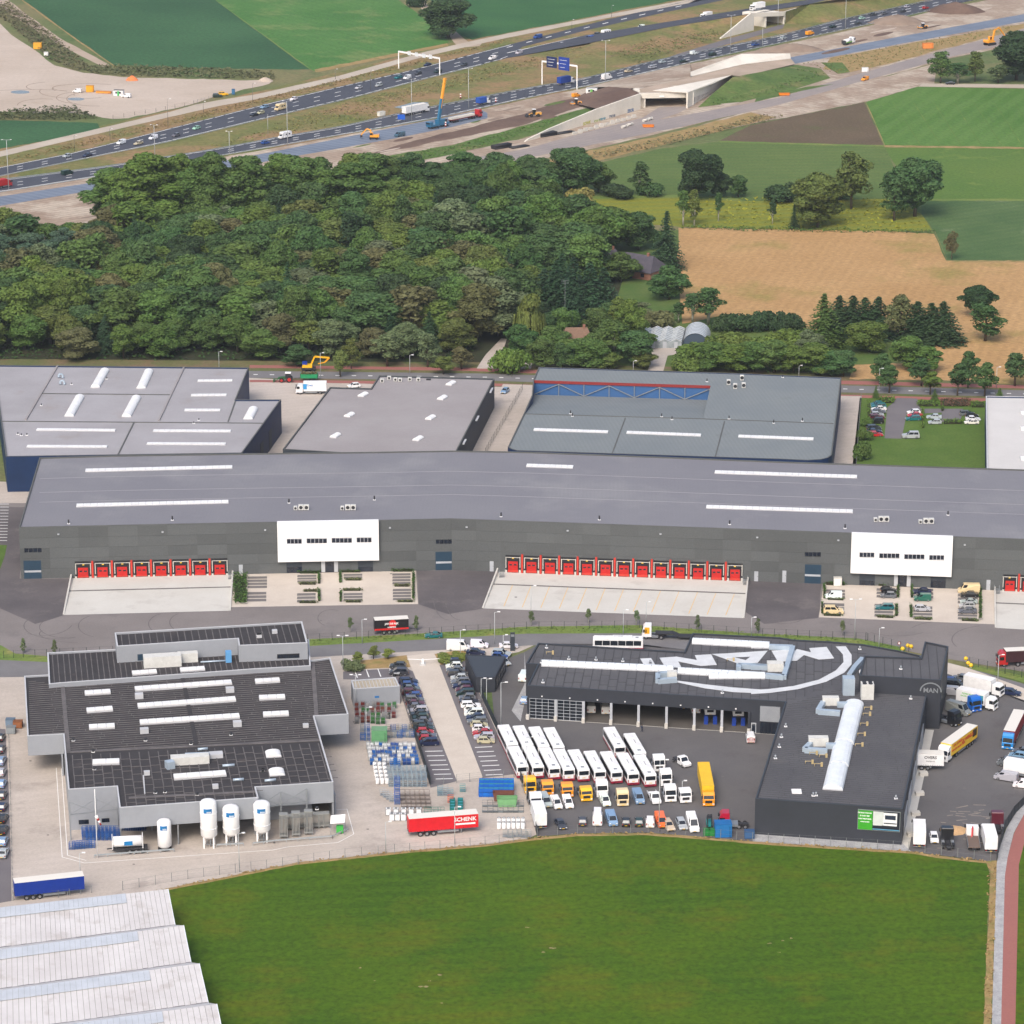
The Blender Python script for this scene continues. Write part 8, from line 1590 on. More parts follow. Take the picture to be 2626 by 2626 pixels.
# depot store: pallets of bottles, cages, dewars, crates
def proto_store():
    d={}
    t=thing('bottle_pallet','x','bottle pallet');m=MB()
    for a in (-.45,.45):
        for b in (-.4,.4): m.bar((a,b,0),(a,b,1.75),.06)
    for zz in (.1,.9,1.7): m.bar((-.45,-.4,zz),(.45,-.4,zz),.05);m.bar((-.45,.4,zz),(.45,.4,zz),.05);m.bar((-.45,-.4,zz),(-.45,.4,zz),.05);m.bar((.45,-.4,zz),(.45,.4,zz),.05)
    m.build('frame',STEEL,t);m=MB();m.lathe((0,0,.1),[(0,0),(.13,0),(.13,1.25),(.05,1.45),(0,1.5)],8);c0=m.build('gas_bottle',ANY,t)
    for i in range(9): o=c0 if i == 0 else share('gas_bottle',c0,t);o.location=(-.3+.3*(i % 3),-.27+.27*(i//3),0)
    d['pallet']=t
    t=thing('wire_cage','x','cage');m=MB();
    for a in (-.55,.55):
        for b in (-.5,.5): m.bar((a,b,0),(a,b,1.5),.07)
    for zz in (.12,.6,1.05,1.5): m.bar((-.55,-.5,zz),(.55,-.5,zz),.05);m.bar((-.55,.5,zz),(.55,.5,zz),.05);m.bar((-.55,-.5,zz),(-.55,.5,zz),.05);m.bar((.55,-.5,zz),(.55,.5,zz),.05)
    for i in range(4): x=-.33+i*.22;m.bar((x,-.5,.1),(x,-.5,1.5),.03);m.bar((x,.5,.1),(x,.5,1.5),.03)
    m.build('frame',ANY,t);K1('box','floor_plate',STEEL,t)(-.53,.53,-.48,.48,.08,.14);d['cage']=t
    t=thing('dewar','x','dewar');K1('lathe','vessel',WHITE,t)((0,0,0),[(0,.1),(.4,.1),(.42,.2),(.42,1.35),(.3,1.5),(.12,1.55),(0,1.56)],12);K1('lathe','handling_ring',STEEL,t)((0,0,1.5),[(.3,0),(.33,0),(.33,.18),(.3,.18)],10);d['dewar']=t
    t=thing('tank_container','x','tank container');K1('box','tank_body',WHITE,t)(-.5,.5,-.5,.5,.18,1.5);m=MB()
    for a in (-.52,.52):
        for b in (-.52,.52): m.bar((a,b,0),(a,b,1.55),.07)
    for zz in (.15,1.5): m.bar((-.52,-.52,zz),(.52,-.52,zz),.06);m.bar((-.52,.52,zz),(.52,.52,zz),.06);m.bar((-.52,-.52,zz),(-.52,.52,zz),.06);m.bar((.52,-.52,zz),(.52,.52,zz),.06)
    m.build('frame',STEEL,t);K1('box','lid',FG,t)(-.3,.3,-.3,.3,1.5,1.62);d['ibc']=t
    t=thing('plastic_crate','x','crate');m=MB();m.box(-.5,.5,-.55,-.5,.12,1.0);m.box(-.5,.5,.5,.55,.12,1.0);m.box(-.55,-.5,-.55,.55,.12,1.0);m.box(.5,.55,-.55,.55,.12,1.0);m.box(-.5,.5,-.5,.5,.12,.3);m.build('tub',ANY,t);m=MB()
    for x in (-.45,0,.45): m.box(x-.06,x+.06,-.5,.5,0,.12)
    m.build('runner',ANY,t);m=MB();m.box(-.48,.48,-.48,.48,.8,.86);m.build('fill',plain('crate_fill',S(50,128,140),.7),t);d['crate']=t
    t=thing('bottle_rack','x','rack');m=MB();[m.bar((x,y,0),(x,y,1.3 if y > 0 else .5),.06) for x in (-.6,.6) for y in (-.4,.4)];m.bar((-.6,-.4,.5),(.6,-.4,.5),.06);m.bar((-.6,.4,1.3),(.6,.4,1.3),.06);m.bar((-.6,.4,.7),(.6,.4,.7),.06);m.bar((-.6,-.4,.48),(-.6,.4,.48),.06);m.bar((.6,-.4,.48),(.6,.4,.48),.06);m.build('frame',ANY,t);K1('box','floor_plate',ANY,t)(-.6,.6,-.4,.4,.05,.14);d['rack']=t
    return d
ST_=proto_store()
def store(kind,px,py,cols,label,cat,group,z=.05,rz=0.0):
    c=copy_tree(ST_[kind]);c.location=P(px,py,.05)+Vector((0,0,z-.05));c.rotation_euler=(0,0,rz+rnd.uniform(-.06,.06));tag(c,label,cat,group)
    for o in KIDS[c]:
        if o.data.materials[0] is ANY: OC(o,rnd.choice(cols))
    return c
cB=[S(122,64,52),S(60,120,60),S(150,150,150),S(120,44,40),S(96,80,66)];cW=[S(230,232,234),S(40,90,170),S(220,222,226),S(40,110,190),S(140,150,160)]
for i in range(30):
    x,y=738+(i % 8)*36+rnd.uniform(-8,8),48+(i//8)*34+rnd.uniform(-6,6);g_=rnd.choice([(cB[0],'brown'),(cB[1],'green'),(cB[2],'grey'),(cB[3],'dark red')]);store('pallet',*tz('R',x,y),[g_[0]],f'pallet of {g_[1]} gas bottles beside the storage shed','bottle pallet',f'{g_[1]} bottle pallets by the shed')
for i in range(60):
    r_,c_=divmod(i,12);x,y=812+c_*29+r_*6+rnd.uniform(-5,5),335+r_*27+rnd.uniform(-4,4);g_=rnd.choice([(cW[0],'white'),(cW[1],'blue'),(cW[0],'white'),(cW[3],'light blue')]);store('pallet',*tz('R',x,y),[g_[0]],f'pallet of {g_[1]} gas bottles in the packed middle store','bottle pallet',f'{g_[1]} bottle pallets in the middle store')
for i in range(15): store('dewar',*tz('R',858+(i % 3)*34+(i//3)*5,470+(i//3)*28),None,'white dewar in the three wide block beside the cages','dewar','white dewars in the block beside the cages')
for i in range(24):
    r_,c_=divmod(i,8);lv_=0
    for lv_ in (0,1) if r_ > 0 else (0,): store('cage',*tz('R',965+c_*33+r_*6,500+r_*48),[S(150,164,172),S(138,156,168)],'grey steel cage in the stacked cage block' + (', upper layer' if lv_ else ', lower layer'),'cage','stacked steel cages',z=.05+lv_*1.55)
for i in range(4): store('cage',*tz('R',985+(i % 2)*34,458+(i//2)*18),[S(50,110,180)],'blue steel cage behind the grey cage block','cage','blue cages')
for i in range(24): r_,c_=divmod(i,6);store('rack',*tz('R',1055+c_*34+r_*4,665+r_*28),[S(112,102,96),S(128,118,112)],'empty brownish rack in front of the cage block','rack','empty brownish racks')
for i in range(8): r_,c_=divmod(i,5);store('ibc',*tz('R',955+c_*54+r_*20 if r_ == 0 else 980+c_*40,800+r_*38),None,'white tank container in the row ahead of the red trailer','tank container','white tank containers')
for i in range(14): store('cage',*tz('R',960+(i % 7)*26+rnd.uniform(-6,6),205+(i//7)*42+rnd.uniform(-8,8)),[S(146,152,154),S(60,100,160),S(120,112,104)],'steel cage in the loose group beside the green cabinet','cage','loose cages by the green cabinet')
for i in range(6): store('cage',*tz('R',775+(i % 2)*30,200+(i//2)*34),[S(50,100,170),S(140,146,150)],'steel cage on the west side of the green cabinet','cage','cages west of the green cabinet')
for i in range(4): store('cage',*tz('R',915+i*22,660+i*14),[S(170,176,180)],'pale cage at the west end of the empty racks','cage','pale cages at the rack end')
for i in range(4): store('cage',*tz('R',1018,720-i*.1),[S(30,84,170)],f'blue cage in a single stack beside the white containers, {ORD[i]} level','cage',None,z=.05+i*1.52)
for i in range(5): store('rack',*tz('R',1230+i*25,790),[S(24,122,108)],'green low rack behind the red trailer roof','rack','green low racks')
for i in range(8): r_,c_=divmod(i,2);store('crate',*tz('R',1408+c_*56,715+r_*20),[S(20,112,106)],'dark teal crate in the double row behind the red trailer','crate','teal crates')
store('cage',*tz('R',1395,708),[S(214,92,36)],'bright orange cage beside the teal crates','cage',None);store('cage',*tz('R',1480,632),[S(60,140,140)],'single teal cage by the strip fence','cage',None)
for i in range(5): store('cage',*tz('R',1322+(i % 3)*36,660-(i//3)*18),[S(150,160,164),S(120,150,160)],'grey cage by the closed end of the car strip','cage','cages by the car strip end')
for i in range(42):
    lv_,k=divmod(i,21);r_,c_=divmod(k,7);store('crate',*tz('R',1612+c_*35+r_*2,668-r_*30),[S(24,106,196),S(28,98,188)],'blue plastic crate in the big blue stack, ' + ('upper' if lv_ else 'lower') + ' layer','crate','blue crates of the big stack',z=.05+lv_*.98)
for i in range(12): r_,c_=divmod(i,6);store('dewar',*tz('R',1738+c_*34,870+r_*30),None,'white dewar near the corner of the dark fence','dewar','white dewars by the dark fence')
for i in range(16): r_,c_=divmod(i,8);store('rack',*tz('R',1640+c_*36,740+r_*40),[S(132,138,140),S(104,108,110)],'grey rack between the green skip and the dewars','rack','grey racks by the skip')
for i in range(6): store('cage',*tz('R',1785+i*32,955+rnd.uniform(-4,4)),[S(146,152,154)],'grey cage at the depot fence corner','cage','cages at the fence corner')
for i in range(34): r_,c_=divmod(i,9);store('cage',*tz('Q',600+c_*28+r_*2 if r_ < 3 else 510+c_*24,930+r_*22 if r_ < 3 else 1040-c_*2),[S(36,82,150),S(44,96,168)],'blue cage stacked under the braced frame','cage','blue cages under the braced frame',z=.05+(i % 2)*0)
for i in range(10): store('cage',*tz('Q',870+i*16,905),[S(30,70,130)],'blue cage in the shade of the depot canopy','cage','blue cages under the canopy')
for t_ in ST_.values():
    for ch in list(t_.children_recursive): bpy.data.objects.remove(ch)
    bpy.data.objects.remove(t_)
def skip(name,label,px,py,dx,dy,dz,col,rz=0.0,taper=.25,cat='skip'):
    t=thing(name,label,cat,P(px,py,.06),rz);m=MB();b=[(-dx/2+taper,-dy/2,.15),(dx/2-taper,-dy/2,.15),(dx/2-taper,dy/2,.15),(-dx/2+taper,dy/2,.15)];u=[(-dx/2,-dy/2,dz),(dx/2,-dy/2,dz),(dx/2,dy/2,dz),(-dx/2,dy/2,dz)]
    m.add(b+u,[(3,2,1,0),(0,1,5,4),(1,2,6,5),(2,3,7,6),(3,0,4,7)]);OC(m.build('tub',ANY,t),col);m=MB()
    for a,c in zip(u,u[1:]+u[:1]): m.bar(a,c,.14)
    OC(m.build('rim',ANY,t),tuple(k*.8 for k in col))
    for i in range(5): m=MB();x=-dx/2+dx*(i+.5)/5;m.box(x-.05,x+.05,-dy/2-.06,-dy/2+.02,.3,dz-.05);OC(m.build('rib',ANY,t),col)
    K1('box','skid',CHASSIS,t)(-dx/2+taper+.3,dx/2-taper-.3,-dy*.3,dy*.3,0,.16);return t
skip('skip','green waste skip by the dark fence',*tz('R',1795,735),4.2,1.9,1.9,S(120,172,120));skip('skip','rusty brown skip behind the green one',*tz('R',1770,695),4.4,1.9,1.8,S(120,78,66))
def cabin(label,px,py,dx,dy,dz,col,rz=0.0,name='site_cabin',cat='cabin',roofc=None,win=True,stripe=None,z=.06):
    t=thing(name,label,cat,P(px,py,z),rz);m=MB();m.box(-dx/2,dx/2,-dy/2,dy/2,.1,dz);OC(m.build('body',ANY,t),col);m=MB();m.box(-dx/2-.05,dx/2+.05,-dy/2-.05,dy/2+.05,dz,dz+.08);OC(m.build('roof',ANY,t),roofc or tuple(k*.7 for k in col));K1('box','skid',CHASSIS,t)(-dx/2,dx/2,-dy/2+.1,dy/2-.1,0,.1)
    if win:
        for x in (-dx*.3,dx*.1): K1('box','window',GLASS,t)(x,x+dx*.18,-dy/2-.03,-dy/2,dz*.45,dz*.8)
    m=MB();m.box(dx*.32,dx*.45,-dy/2-.03,-dy/2,.12,dz*.85);OC(m.build('door',ANY,t),tuple(k*.75 for k in col))
    if stripe: m=MB();m.box(-dx*.1,dx*.1,-dy/2-.035,-dy/2-.031,.2,dz*.9);OC(m.build('stripe',ANY,t),stripe)
    return t
cabin('green cabinet standing in the gas bottle store',*tz('R',892,285),3.4,2.6,3.2,S(100,156,110),0,'gas_cabinet','cabinet',S(110,150,116),False);cabin('white site cabin with a green door on the sand lot',*tz('A',842,678),4.5,2.4,2.6,S(236,238,238),R(-8),stripe=S(60,170,90),roofc=S(90,92,92));cabin('orange workshop container on the sand lot',*tz('A',638,650),3.4,2.4,2.8,S(240,162,40),0,'site_container','container',win=False);cabin('orange container at the scrub bank of the sand lot',*tz('A',268,345),4,2.6,3,S(240,168,50),0,'site_container','container',win=False);cabin('white and green site cabin beside the earthworks',*tz('C',600,665),5,2.4,2.6,S(232,236,232),R(-8),stripe=S(110,180,90));cabin('orange container on the rough verge',*tz('D',1250,342),5,2.4,2.6,S(232,140,70),R(10),'site_container','container',win=False);cabin('white cabinet at the edge of the old road',*tz('D',806,508),3,1.6,2,S(236,236,234),0,'site_cabin',win=False);cabin('small white box at the sand lot scrub bank',*tz('A',327,398),2,1.6,2,S(232,232,230),0,win=False);cabin('blue portable toilet at the sand lot track',*tz('A',1652,668),1.4,1.4,2.4,S(60,110,150),0,'portable_toilet','toilet',win=False)
cabin('white equipment cabinet on the hedge of the busy car park',*tz('P',612,418),2.0,1.2,2.1,S(236,232,224),0,'switch_cabinet','cabinet',win=False);cabin('blue waste container at the truck yard corner',*tz('T',1528,945),3.4,2.6,2.9,S(30,110,176),R(3),'waste_container','container',S(30,100,160),False)
for x,lb in ((1412,'green wheeled bin beside the forklift'),(1450,'green wheeled bin beside the blue container')): cabin(lb,*tz('T',x,945),1.2,1.1,1.4,S(40,130,60),0,'waste_bin','bin',S(30,110,50),False)
for x,y,c,lb in ((80,220,S(140,146,150),'grey waste container at the depot west wall'),(75,165,S(110,130,150),'bluish waste container behind the grey one'),(128,180,S(150,96,62),'brown timber crate at the depot west wall'),(1715,960,S(60,96,140),'small blue crate beside the dealer wall')): cabin(lb,*(tz('Q',x,y) if x < 1000 else tz('T',x,y)),2.0,1.6,1.5,c,0,'waste_container','container',None,False)
# signs, barrier, bollards
sg=thing('pylon_sign','dark slab sign post beside the white saloon','sign',P(*tz('N',1834,880),.07));K1('box','slab',M['m_charwall'],sg)(-.55,.55,-.15,.15,0,4.6);K1('box','sign_face',STEEL,sg)(-.4,.4,-.17,-.151,3.6,4.2)
br=thing('boom_barrier','white boom barrier across the entrance of the car strip','barrier',P(*tz('N',1198,975),.08));K1('cbox','barrier_post',WHITE,br)((0,0,0),.5,.5,1.3);K1('bar','boom',WHITE,br)((-3.6,.2,1.2),(-.2,0,1.15),.12);K1('bar','boom',WHITE,br)((.2,0,1.15),(4.4,.3,1.3),.12);K1('box','island',M['m_kerb'],br)(-.7,.7,-1.2,1.2,0,.12)
YB=plain('ball_yellow',S(240,190,40),.5)
for i,(x,y) in enumerate(((1072,880),(1132,864),(1110,858),(1520,950),(1536,982),(1556,998))):
    b=thing('ball_bollard','yellow ball bollard at the %s gate post' % ('west' if i < 3 else 'east'),'bollard',P(*tz('P',x,y),.08),0,'yellow ball bollards');K1('lathe','ball',YB,b)((0,0,.55),[(0,-.5),(.3,-.42),(.5,-.1),(.5,.1),(.35,.38),(0,.5)],10);K1('lathe','foot',M['m_kerb'],b)((0,0,0),[(0,0),(.3,0),(.3,.12),(0,.12)],8)
ns=thing('notice_sign','round red prohibition sign on the west gate','sign',P(*tz('P',1048,868),.08));K1('bar','post',STEEL,ns)((0,0,0),(0,0,1.7),.08);K1('tube','red_disc',LAMPR,ns)((0,-.05,1.5),(0,-.08,1.5),.4,n=14);K1('tube','white_disc',WHITE,ns)((0,-.08,1.5),(0,-.09,1.5),.28,n=14)
for x,y,lb in ((1150,412,'white notice board by the entrance hedge'),): ns=thing('notice_board',lb,'sign',P(*tz('P',x,y),.08));K1('box','board',WHITE,ns)(-.7,.7,-.03,.03,.9,2.2);[MB().bar((s*.5,.05,0),(s*.5,.05,2.1),.08).build('post',STEEL,ns) for s in (-1,1)]
mc=thing('motorcycle','grey motorcycle parked beside the dark people carrier','motorcycle',P(*tz('N',1020,1062),.08),R(8));wheels(mc,(-.75,.75),0.0,.33,.14);m=MB();m.profile([(-.9,.75),(-.3,.7),(.3,.55),(.6,.95),(.4,1.05),(-.2,.9),(-.9,.95)],.35,.08,.9);OC(m.build('body',PAINT,mc),CC['silver']);m=MB();m.bar((.55,-.4,1.05),(.55,.4,1.05),.06);m.bar((.55,0,1.05),(.75,0,.35),.08);m.build('handlebar',BLACK,mc)
def person(label,px,py,head,top,legs,z=.08):
    me=bpy.data.meshes.new('body');vs=[(0,0,.95),(0,0,1.2),(0,0,1.45),(0,0,1.53),(.03,0,1.66),(.01,.19,1.42),(-.12,.26,1.15),(.02,.24,.9),(.01,-.19,1.42),(.12,-.26,1.16),(.3,-.22,1.0),(.02,.1,.9),(.2,.1,.5),(.12,.1,.07),(.26,.1,.03),(-.02,-.1,.9),(-.05,-.1,.5),(-.3,-.1,.1),(-.18,-.1,.03)]
    ed=[(0,1),(1,2),(2,3),(3,4),(2,5),(5,6),(6,7),(2,8),(8,9),(9,10),(0,11),(11,12),(12,13),(13,14),(0,15),(15,16),(16,17),(17,18)]
    rad=[.14,.15,.16,.06,.11,.07,.05,.04,.07,.05,.04,.1,.07,.05,.045,.1,.07,.05,.045]
    me.from_pydata(vs,ed,[]);r=thing('person',label,'person',P(px,py,z),R(head));o=bpy.data.objects.new('body',me);COL.objects.link(o);kid(o,r);md=o.modifiers.new('s','SKIN')
    for sv,k in zip(me.skin_vertices[0].data,rad): sv.radius=(k,k)
    me.skin_vertices[0].data[0].use_root=True;o.modifiers.new('u','SUBSURF').levels=1;me.materials.append(ANY);OC(o,legs)
    m=MB();m.lathe((0,0,.98),[(.17,0),(.19,.2),(.2,.4),(.1,.53)],10);OC(m.build('jacket',ANY,r),top);m=MB();m.lathe((.02,0,1.6),[(.125,0),(.13,.08),(.09,.17),(0,.2)],10);OC(m.build('hair',ANY,r),S(60,46,36))
person('person in dark blue work clothes walking past the open bays',*tz('T',955,214),10,S(44,54,78),S(40,48,66));person('person in dark clothes standing among the gas bottle pallets',*tz('R',960,120),250,S(40,52,40),S(36,40,44))
# ---------------------------------------------------------------- motorway gantries and machines
def gantry(label,legs,zt_,signs,vform=False):
    a,b=P(*legs[0],.06),P(*legs[1],.06);t=thing('sign_gantry',label,'gantry',a);GW=WHITE
    for p in (a,b):
        m=MB()
        if vform:
            for s in (-1.6,1.6): m.bar((p.x,p.y+s*1.2,0),(p.x,p.y,zt_),.4)
        else: m.cbox((p.x,p.y,0),.5,.5,zt_)
        m.build('leg',GW,t,True)
    K1('bar','beam',GW,t,True)(Vector((a.x,a.y,zt_)),Vector((b.x,b.y,zt_)),.6,.7);d=(b-a)
    for k,(f,w_,h,c) in enumerate(signs):
        c_=a+d*f;dn=d.normalized();m=MB();u,v=c_-dn*(w_/2),c_+dn*(w_/2);n=Vector((dn.y,-dn.x,0));n=n if n.y < 0 else -n
        m.prism([(q.x,q.y) for q in (u+n*.4,v+n*.4,v+n*.6,u+n*.6)],zt_-h*.45,zt_+h*.55);s_=m.build('sign_board',ANY,t,True);OC(s_,c)
        if c[2] > c[0]*1.8:
            for j in range(3): m=MB();q=c_+n*.62;m.bar(q-dn*w_*.38+Vector((0,0,zt_-h*.25+j*h*.28)),q+dn*w_*(.1+.1*j)+Vector((0,0,zt_-h*.25+j*h*.28)),.12,.28,up=n);m.build('sign_text',WHITE,s_,True)
gantry('white gantry with four lane signal boxes over the far carriageway',[tz('B',1028,485),tz('B',1318,535)],8.2,[(f,2.0,1.9,S(216,220,222)) for f in (.28,.46,.64,.8)])
gantry('white A frame gantry with two blue route signs over the near carriageway',[tz('C',248,592),tz('C',495,628)],10.5,[(.3,6.0,5.0,S(30,44,92)),(.65,6.2,6.0,S(34,62,150))],True)
def track_p(r,L,wd,h,y): 
    m=MB()
    for s in (-1,1): m.profile([(-L/2,h*.5),(-L/2+h*.4,0),(L/2-h*.4,0),(L/2,h*.5),(L/2-h*.4,h),(-L/2+h*.4,h)],wd,.05,.97);k=len(m.v)//2 if s > 0 else len(m.v);m.v[-24:]=[(x,yy+s*y,z) for x,yy,z in m.v[-24:]]
    m.build('tracks',BLACK,r)
def digger(label,px,py,rz,col,wheeled,reach,k=1.0,z=.07,up=1.0):
    r=thing('excavator',label,'excavator',P(px,py,z),R(rz));r.scale=(k,k,k)
    if wheeled: wheels(r,(-1.3,1.3),1.0,.5,.35,False);K1('box','undercarriage',CHASSIS,r)(-1.8,1.8,-.6,.6,.5,1.0)
    else: track_p(r,4.2,.6,.9,1.1)
    m=MB();m.profile([(-2.3,1.05),(1.5,1.05),(1.5,1.5),(.4,1.9),(-2.2,2.2),(-2.4,1.6)],2.5,.1,.97);OC(m.build('house',PAINT,r),col);m=MB();m.box(.2,1.5,.25,1.2,1.4,3.0);OC(m.build('cab',PAINT,r),col);K1('box','cab_glass',GLASS,r)(.3,1.52,.2,1.22,1.9,2.8)
    e=Vector((reach*.55,-.2,4.4*up));m=MB();m.bar((1.2,-.2,1.6),(reach*.25,-.2,3.9*up),.45,.6);m.bar((reach*.25,-.2,3.9*up),e,.4,.5);OC(m.build('boom',PAINT,r),col);tip=Vector((reach,-.2,1.7*up));m=MB();m.bar(e,tip,.35,.45);OC(m.build('dipper_arm',PAINT,r),col);K1('profile','bucket',CHASSIS,r)([(reach-.5,1.6*up),(reach+.3,1.7*up),(reach+.2,1.7*up-1.1),(reach-.7,1.7*up-.8)],1.2,.1,.95);return r
OR=S(240,158,40)
digger('orange wheeled excavator on the new carriageway',*tz('B',852,985),175,OR,True,5.5,1.0);digger('large orange tracked excavator by the huge dark tree',*tz('D',1690,318),40,OR,False,8,1.35,up=1.35)
ld=thing('wheel_loader','brownish yellow wheel loader on the bare soil','loader',P(*tz('C',195,825),.1),R(195));wheels(ld,(-1.5,1.6),1.0,.75,.5,False);m=MB();m.profile([(-3,.9),(-.2,.9),(-.2,1.9),(-3,2.0)],2.0,.1,.96);OC(m.build('engine_hood',PAINT,ld),S(214,156,60));K1('box','cab',GLASS,ld)(-.4,1.0,-.75,.75,1.2,3.2);m=MB();m.box(-.5,1.1,-.8,.8,3.2,3.35);OC(m.build('cab_roof',PAINT,ld),CC['white']);m=MB();m.bar((1.0,.5,1.6),(3.2,.5,.7),.25);m.bar((1.0,-.5,1.6),(3.2,-.5,.7),.25);OC(m.build('lift_arms',PAINT,ld),S(214,156,60));K1('profile','bucket',CHASSIS,ld)([(3.0,.2),(4.2,.15),(3.4,1.3),(2.9,1.2)],2.7,.1,.97)
def roller(label,px,py,rz):
    r=thing('road_roller',label,'roller',P(px,py,.1),R(rz));K1('tube','drum',STEEL,r)((1.7,-1.05,.75),(1.7,1.05,.75),.75,n=16);wheels(r,(-1.4,),.85,.75,.5,False);m=MB();m.profile([(-2.4,.8),(-.6,.8),(-.6,1.7),(-2.4,1.6)],1.8,.1,.95);OC(m.build('engine_hood',PAINT,r),OR);K1('box','cab',GLASS,r)(-.6,.6,-.7,.7,.9,2.7);K1('box','cab_roof',WHITE,r)(-.7,.7,-.8,.8,2.7,2.9)
    m=MB();[m.box(.6,2.6,s*1.15-.08,s*1.15+.08,.6,1.0) for s in (-1,1)];m.box(2.5,2.7,-1.2,1.2,.6,1.0);OC(m.build('drum_frame',PAINT,r),OR)
roller('orange road roller on the soil beside the underpass',*tz('C',490,742),190);roller('orange road roller beside the spoil heaps',*tz('D',1216,202),200)
mcr=thing('mobile_crane','blue mobile crane with an orange telescopic boom','crane',P(*tz('B',1305,900),.1),R(HL_+180));wheels(mcr,(-4.5,-3,1.5,3,4.4),1.05,.6,.4,False);BC=S(36,104,140)
m=MB();m.box(-6,6,-1.3,1.3,.9,1.7);OC(m.build('carrier',PAINT,mcr),BC);m=MB();m.box(4.2,6.2,-1.3,1.3,1.7,3.0);OC(m.build('cab',PAINT,mcr),BC);K1('box','windscreen',GLASS,mcr)(6.2,6.22,-1.1,1.1,2.0,2.8);m=MB();m.profile([(-4,1.7),(.5,1.7),(.8,3.4),(-3.6,3.2)],2.3,.1,.96);OC(m.build('superstructure',PAINT,mcr),BC);K1('box','counterweight',CHASSIS,mcr)(-4.6,-3.4,-1.3,1.3,1.9,3.0)
m=MB();m.bar((-.5,0,3),(-2.6,0,12),1.0,1.2);OC(m.build('boom_base',PAINT,mcr),BC);m=MB();m.bar((-2.5,.0,11.5),(-4.6,0,20.5),.85,1.0);OC(m.build('boom_section',PAINT,mcr),OR);m=MB();m.bar((-1.7,.1,8.0),(-4.1,.1,18.0),.9,.35,up=(1,0,.2));OC(m.build('boom_jib',PAINT,mcr),OR);m=MB();m.box(-5.1,-4.2,-.5,.5,20,20.8);OC(m.build('boom_head',PAINT,mcr),OR)
for s in (-1,1): m=MB();m.bar((-3.5,0,.7),(-3.5,s*3,.4),.3);m.bar((2.6,0,.7),(2.6,s*3,.4),.3);m.build('outrigger',CHASSIS,mcr)
hv=thing('beam_truck','red heavy truck carrying long concrete beams beside the crane','truck',P(*tz('B',1490,850),.1),R(HL_));cab(hv,8.2,10.4,3.6)
for o in KIDS[hv]:
    if o.data.materials[0] is PAINT: OC(o,CC['red'])
m=MB();m.box(-9,9,-1.1,1.1,1.0,1.4);OC(m.build('trailer_deck',ANY,hv),S(104,36,34));wheels(hv,(9.3,5.6,4.2,-5,-6.3,-7.6),1.0,.5,.36,False)
for i in range(4): K1('box','concrete_beam',M['m_whiteconc'],hv)(-9,6,-.9+i*.5,-.55+i*.5,1.42,2.3)
tk_=thing('tanker_truck','white and green tank lorry on the dirt beside the new carriageway','truck',P(*tz('D',690,312),.07),R(hd(2143,115,2200,100)));cab(tk_,2.4,4.4,3.2)
for o in KIDS[tk_]:
    if o.data.materials[0] is PAINT: OC(o,CC['white'])
K1('tube','tank',WHITE,tk_)((-4.4,0,1.9),(2.0,0,1.9),.95,n=14);m=MB();m.box(-4.4,2.0,-1.0,1.0,1.0,1.25);OC(m.build('side_stripe',ANY,tk_),S(120,180,60));K1('box','chassis',CHASSIS,tk_)(-4.8,3,-.5,.5,.6,.98);K1('box','pump_unit',CHASSIS,tk_)(-5.1,-4.4,-1.1,1.1,.8,2.4);wheels(tk_,(3.5,-1.8,-3.1),1.0,.5,.34,False)
for lb,t,x,y in (('stack of black pipes beside the wing wall end','C',298,965),('stack of black pipes before the old road','B',1770,1050),('low bundle of black pipes on the old road','C',100,1045),('low bundle of black pipes along the wing wall','C',420,945)):
    t_=thing('pipe_stack',lb,'pipe stack',P(*tz(t,x,y),.07),R(HL_-8));low_='low' in lb
    for i in range(5):
        for j in range(1 if low_ else 3): K1('tube','pipe',BLACK,t_)((-4.5,i*.62+(j % 2)*.3,.3+j*.55),(4.5,i*.62+(j % 2)*.3,.3+j*.55),.29,n=8)
for i in range(12):
    x,y=tz('C',480+i*38,950-i*10.5);b=thing('concrete_block','pale concrete block, %s along the graffiti wall' % ORD[i],'block',P(x,y,.06),R(HL_-10));m=MB();m.box(-1.1,1.1,-.5,.5,0,1.0);m.box(-.9,.9,-.4,.4,1.0,1.5 if i % 3 else 1.1);m.build('body',M['m_dockpad'],b);K1('bar','lifting_eye',STEEL,b)((-.5,0,1.5 if i % 3 else 1.1),(.5,0,1.55 if i % 3 else 1.15),.08)
for i,(x,y) in enumerate(((830,905),(870,890),(980,860),(1010,850))):
    b=thing('concrete_pipe','pale concrete sewer pipe, %s in the row on the old road' % ORD[i],'pipe',P(*tz('C',x,y),.06),R(HL_));K1('tube','barrel',M['m_dockpad'],b)((-1.6,0,.6),(1.6,0,.6),.6,n=12);K1('tube','socket',M['m_dockpad'],b)((1.3,0,.6),(1.65,0,.6),.72,n=12)
for lb,t,x,y,rz in (('orange skip on the old road edge','C',1000,900,0),('orange skip beside the grass bank','D',235,675,0)): skip('skip',lb,*tz(t,x,y),5,1.8,1.0,S(230,130,36),R(rz))
cabin('long orange flat trailer on the sand lot',*tz('A',735,660),7,1.6,.9,S(226,150,60),R(-12),'flat_trailer','trailer',win=False)
for i,(t,x,y) in enumerate((('B',1466,697),('B',1715,725),('B',1360,897))):
    b=thing('traffic_beacon','red and white traffic beacon, %s along the near carriageway' % ORD[i],'beacon',P(*tz(t,x,y),.07))
    for j in range(4): K1('box','stripe',(LAMPR,WHITE)[j % 2],b)(-.3,.3,-.05,.05,.2+j*.5,.7+j*.5)
    K1('box','foot',BLACK,b)(-.5,.5,-.3,.3,0,.2)
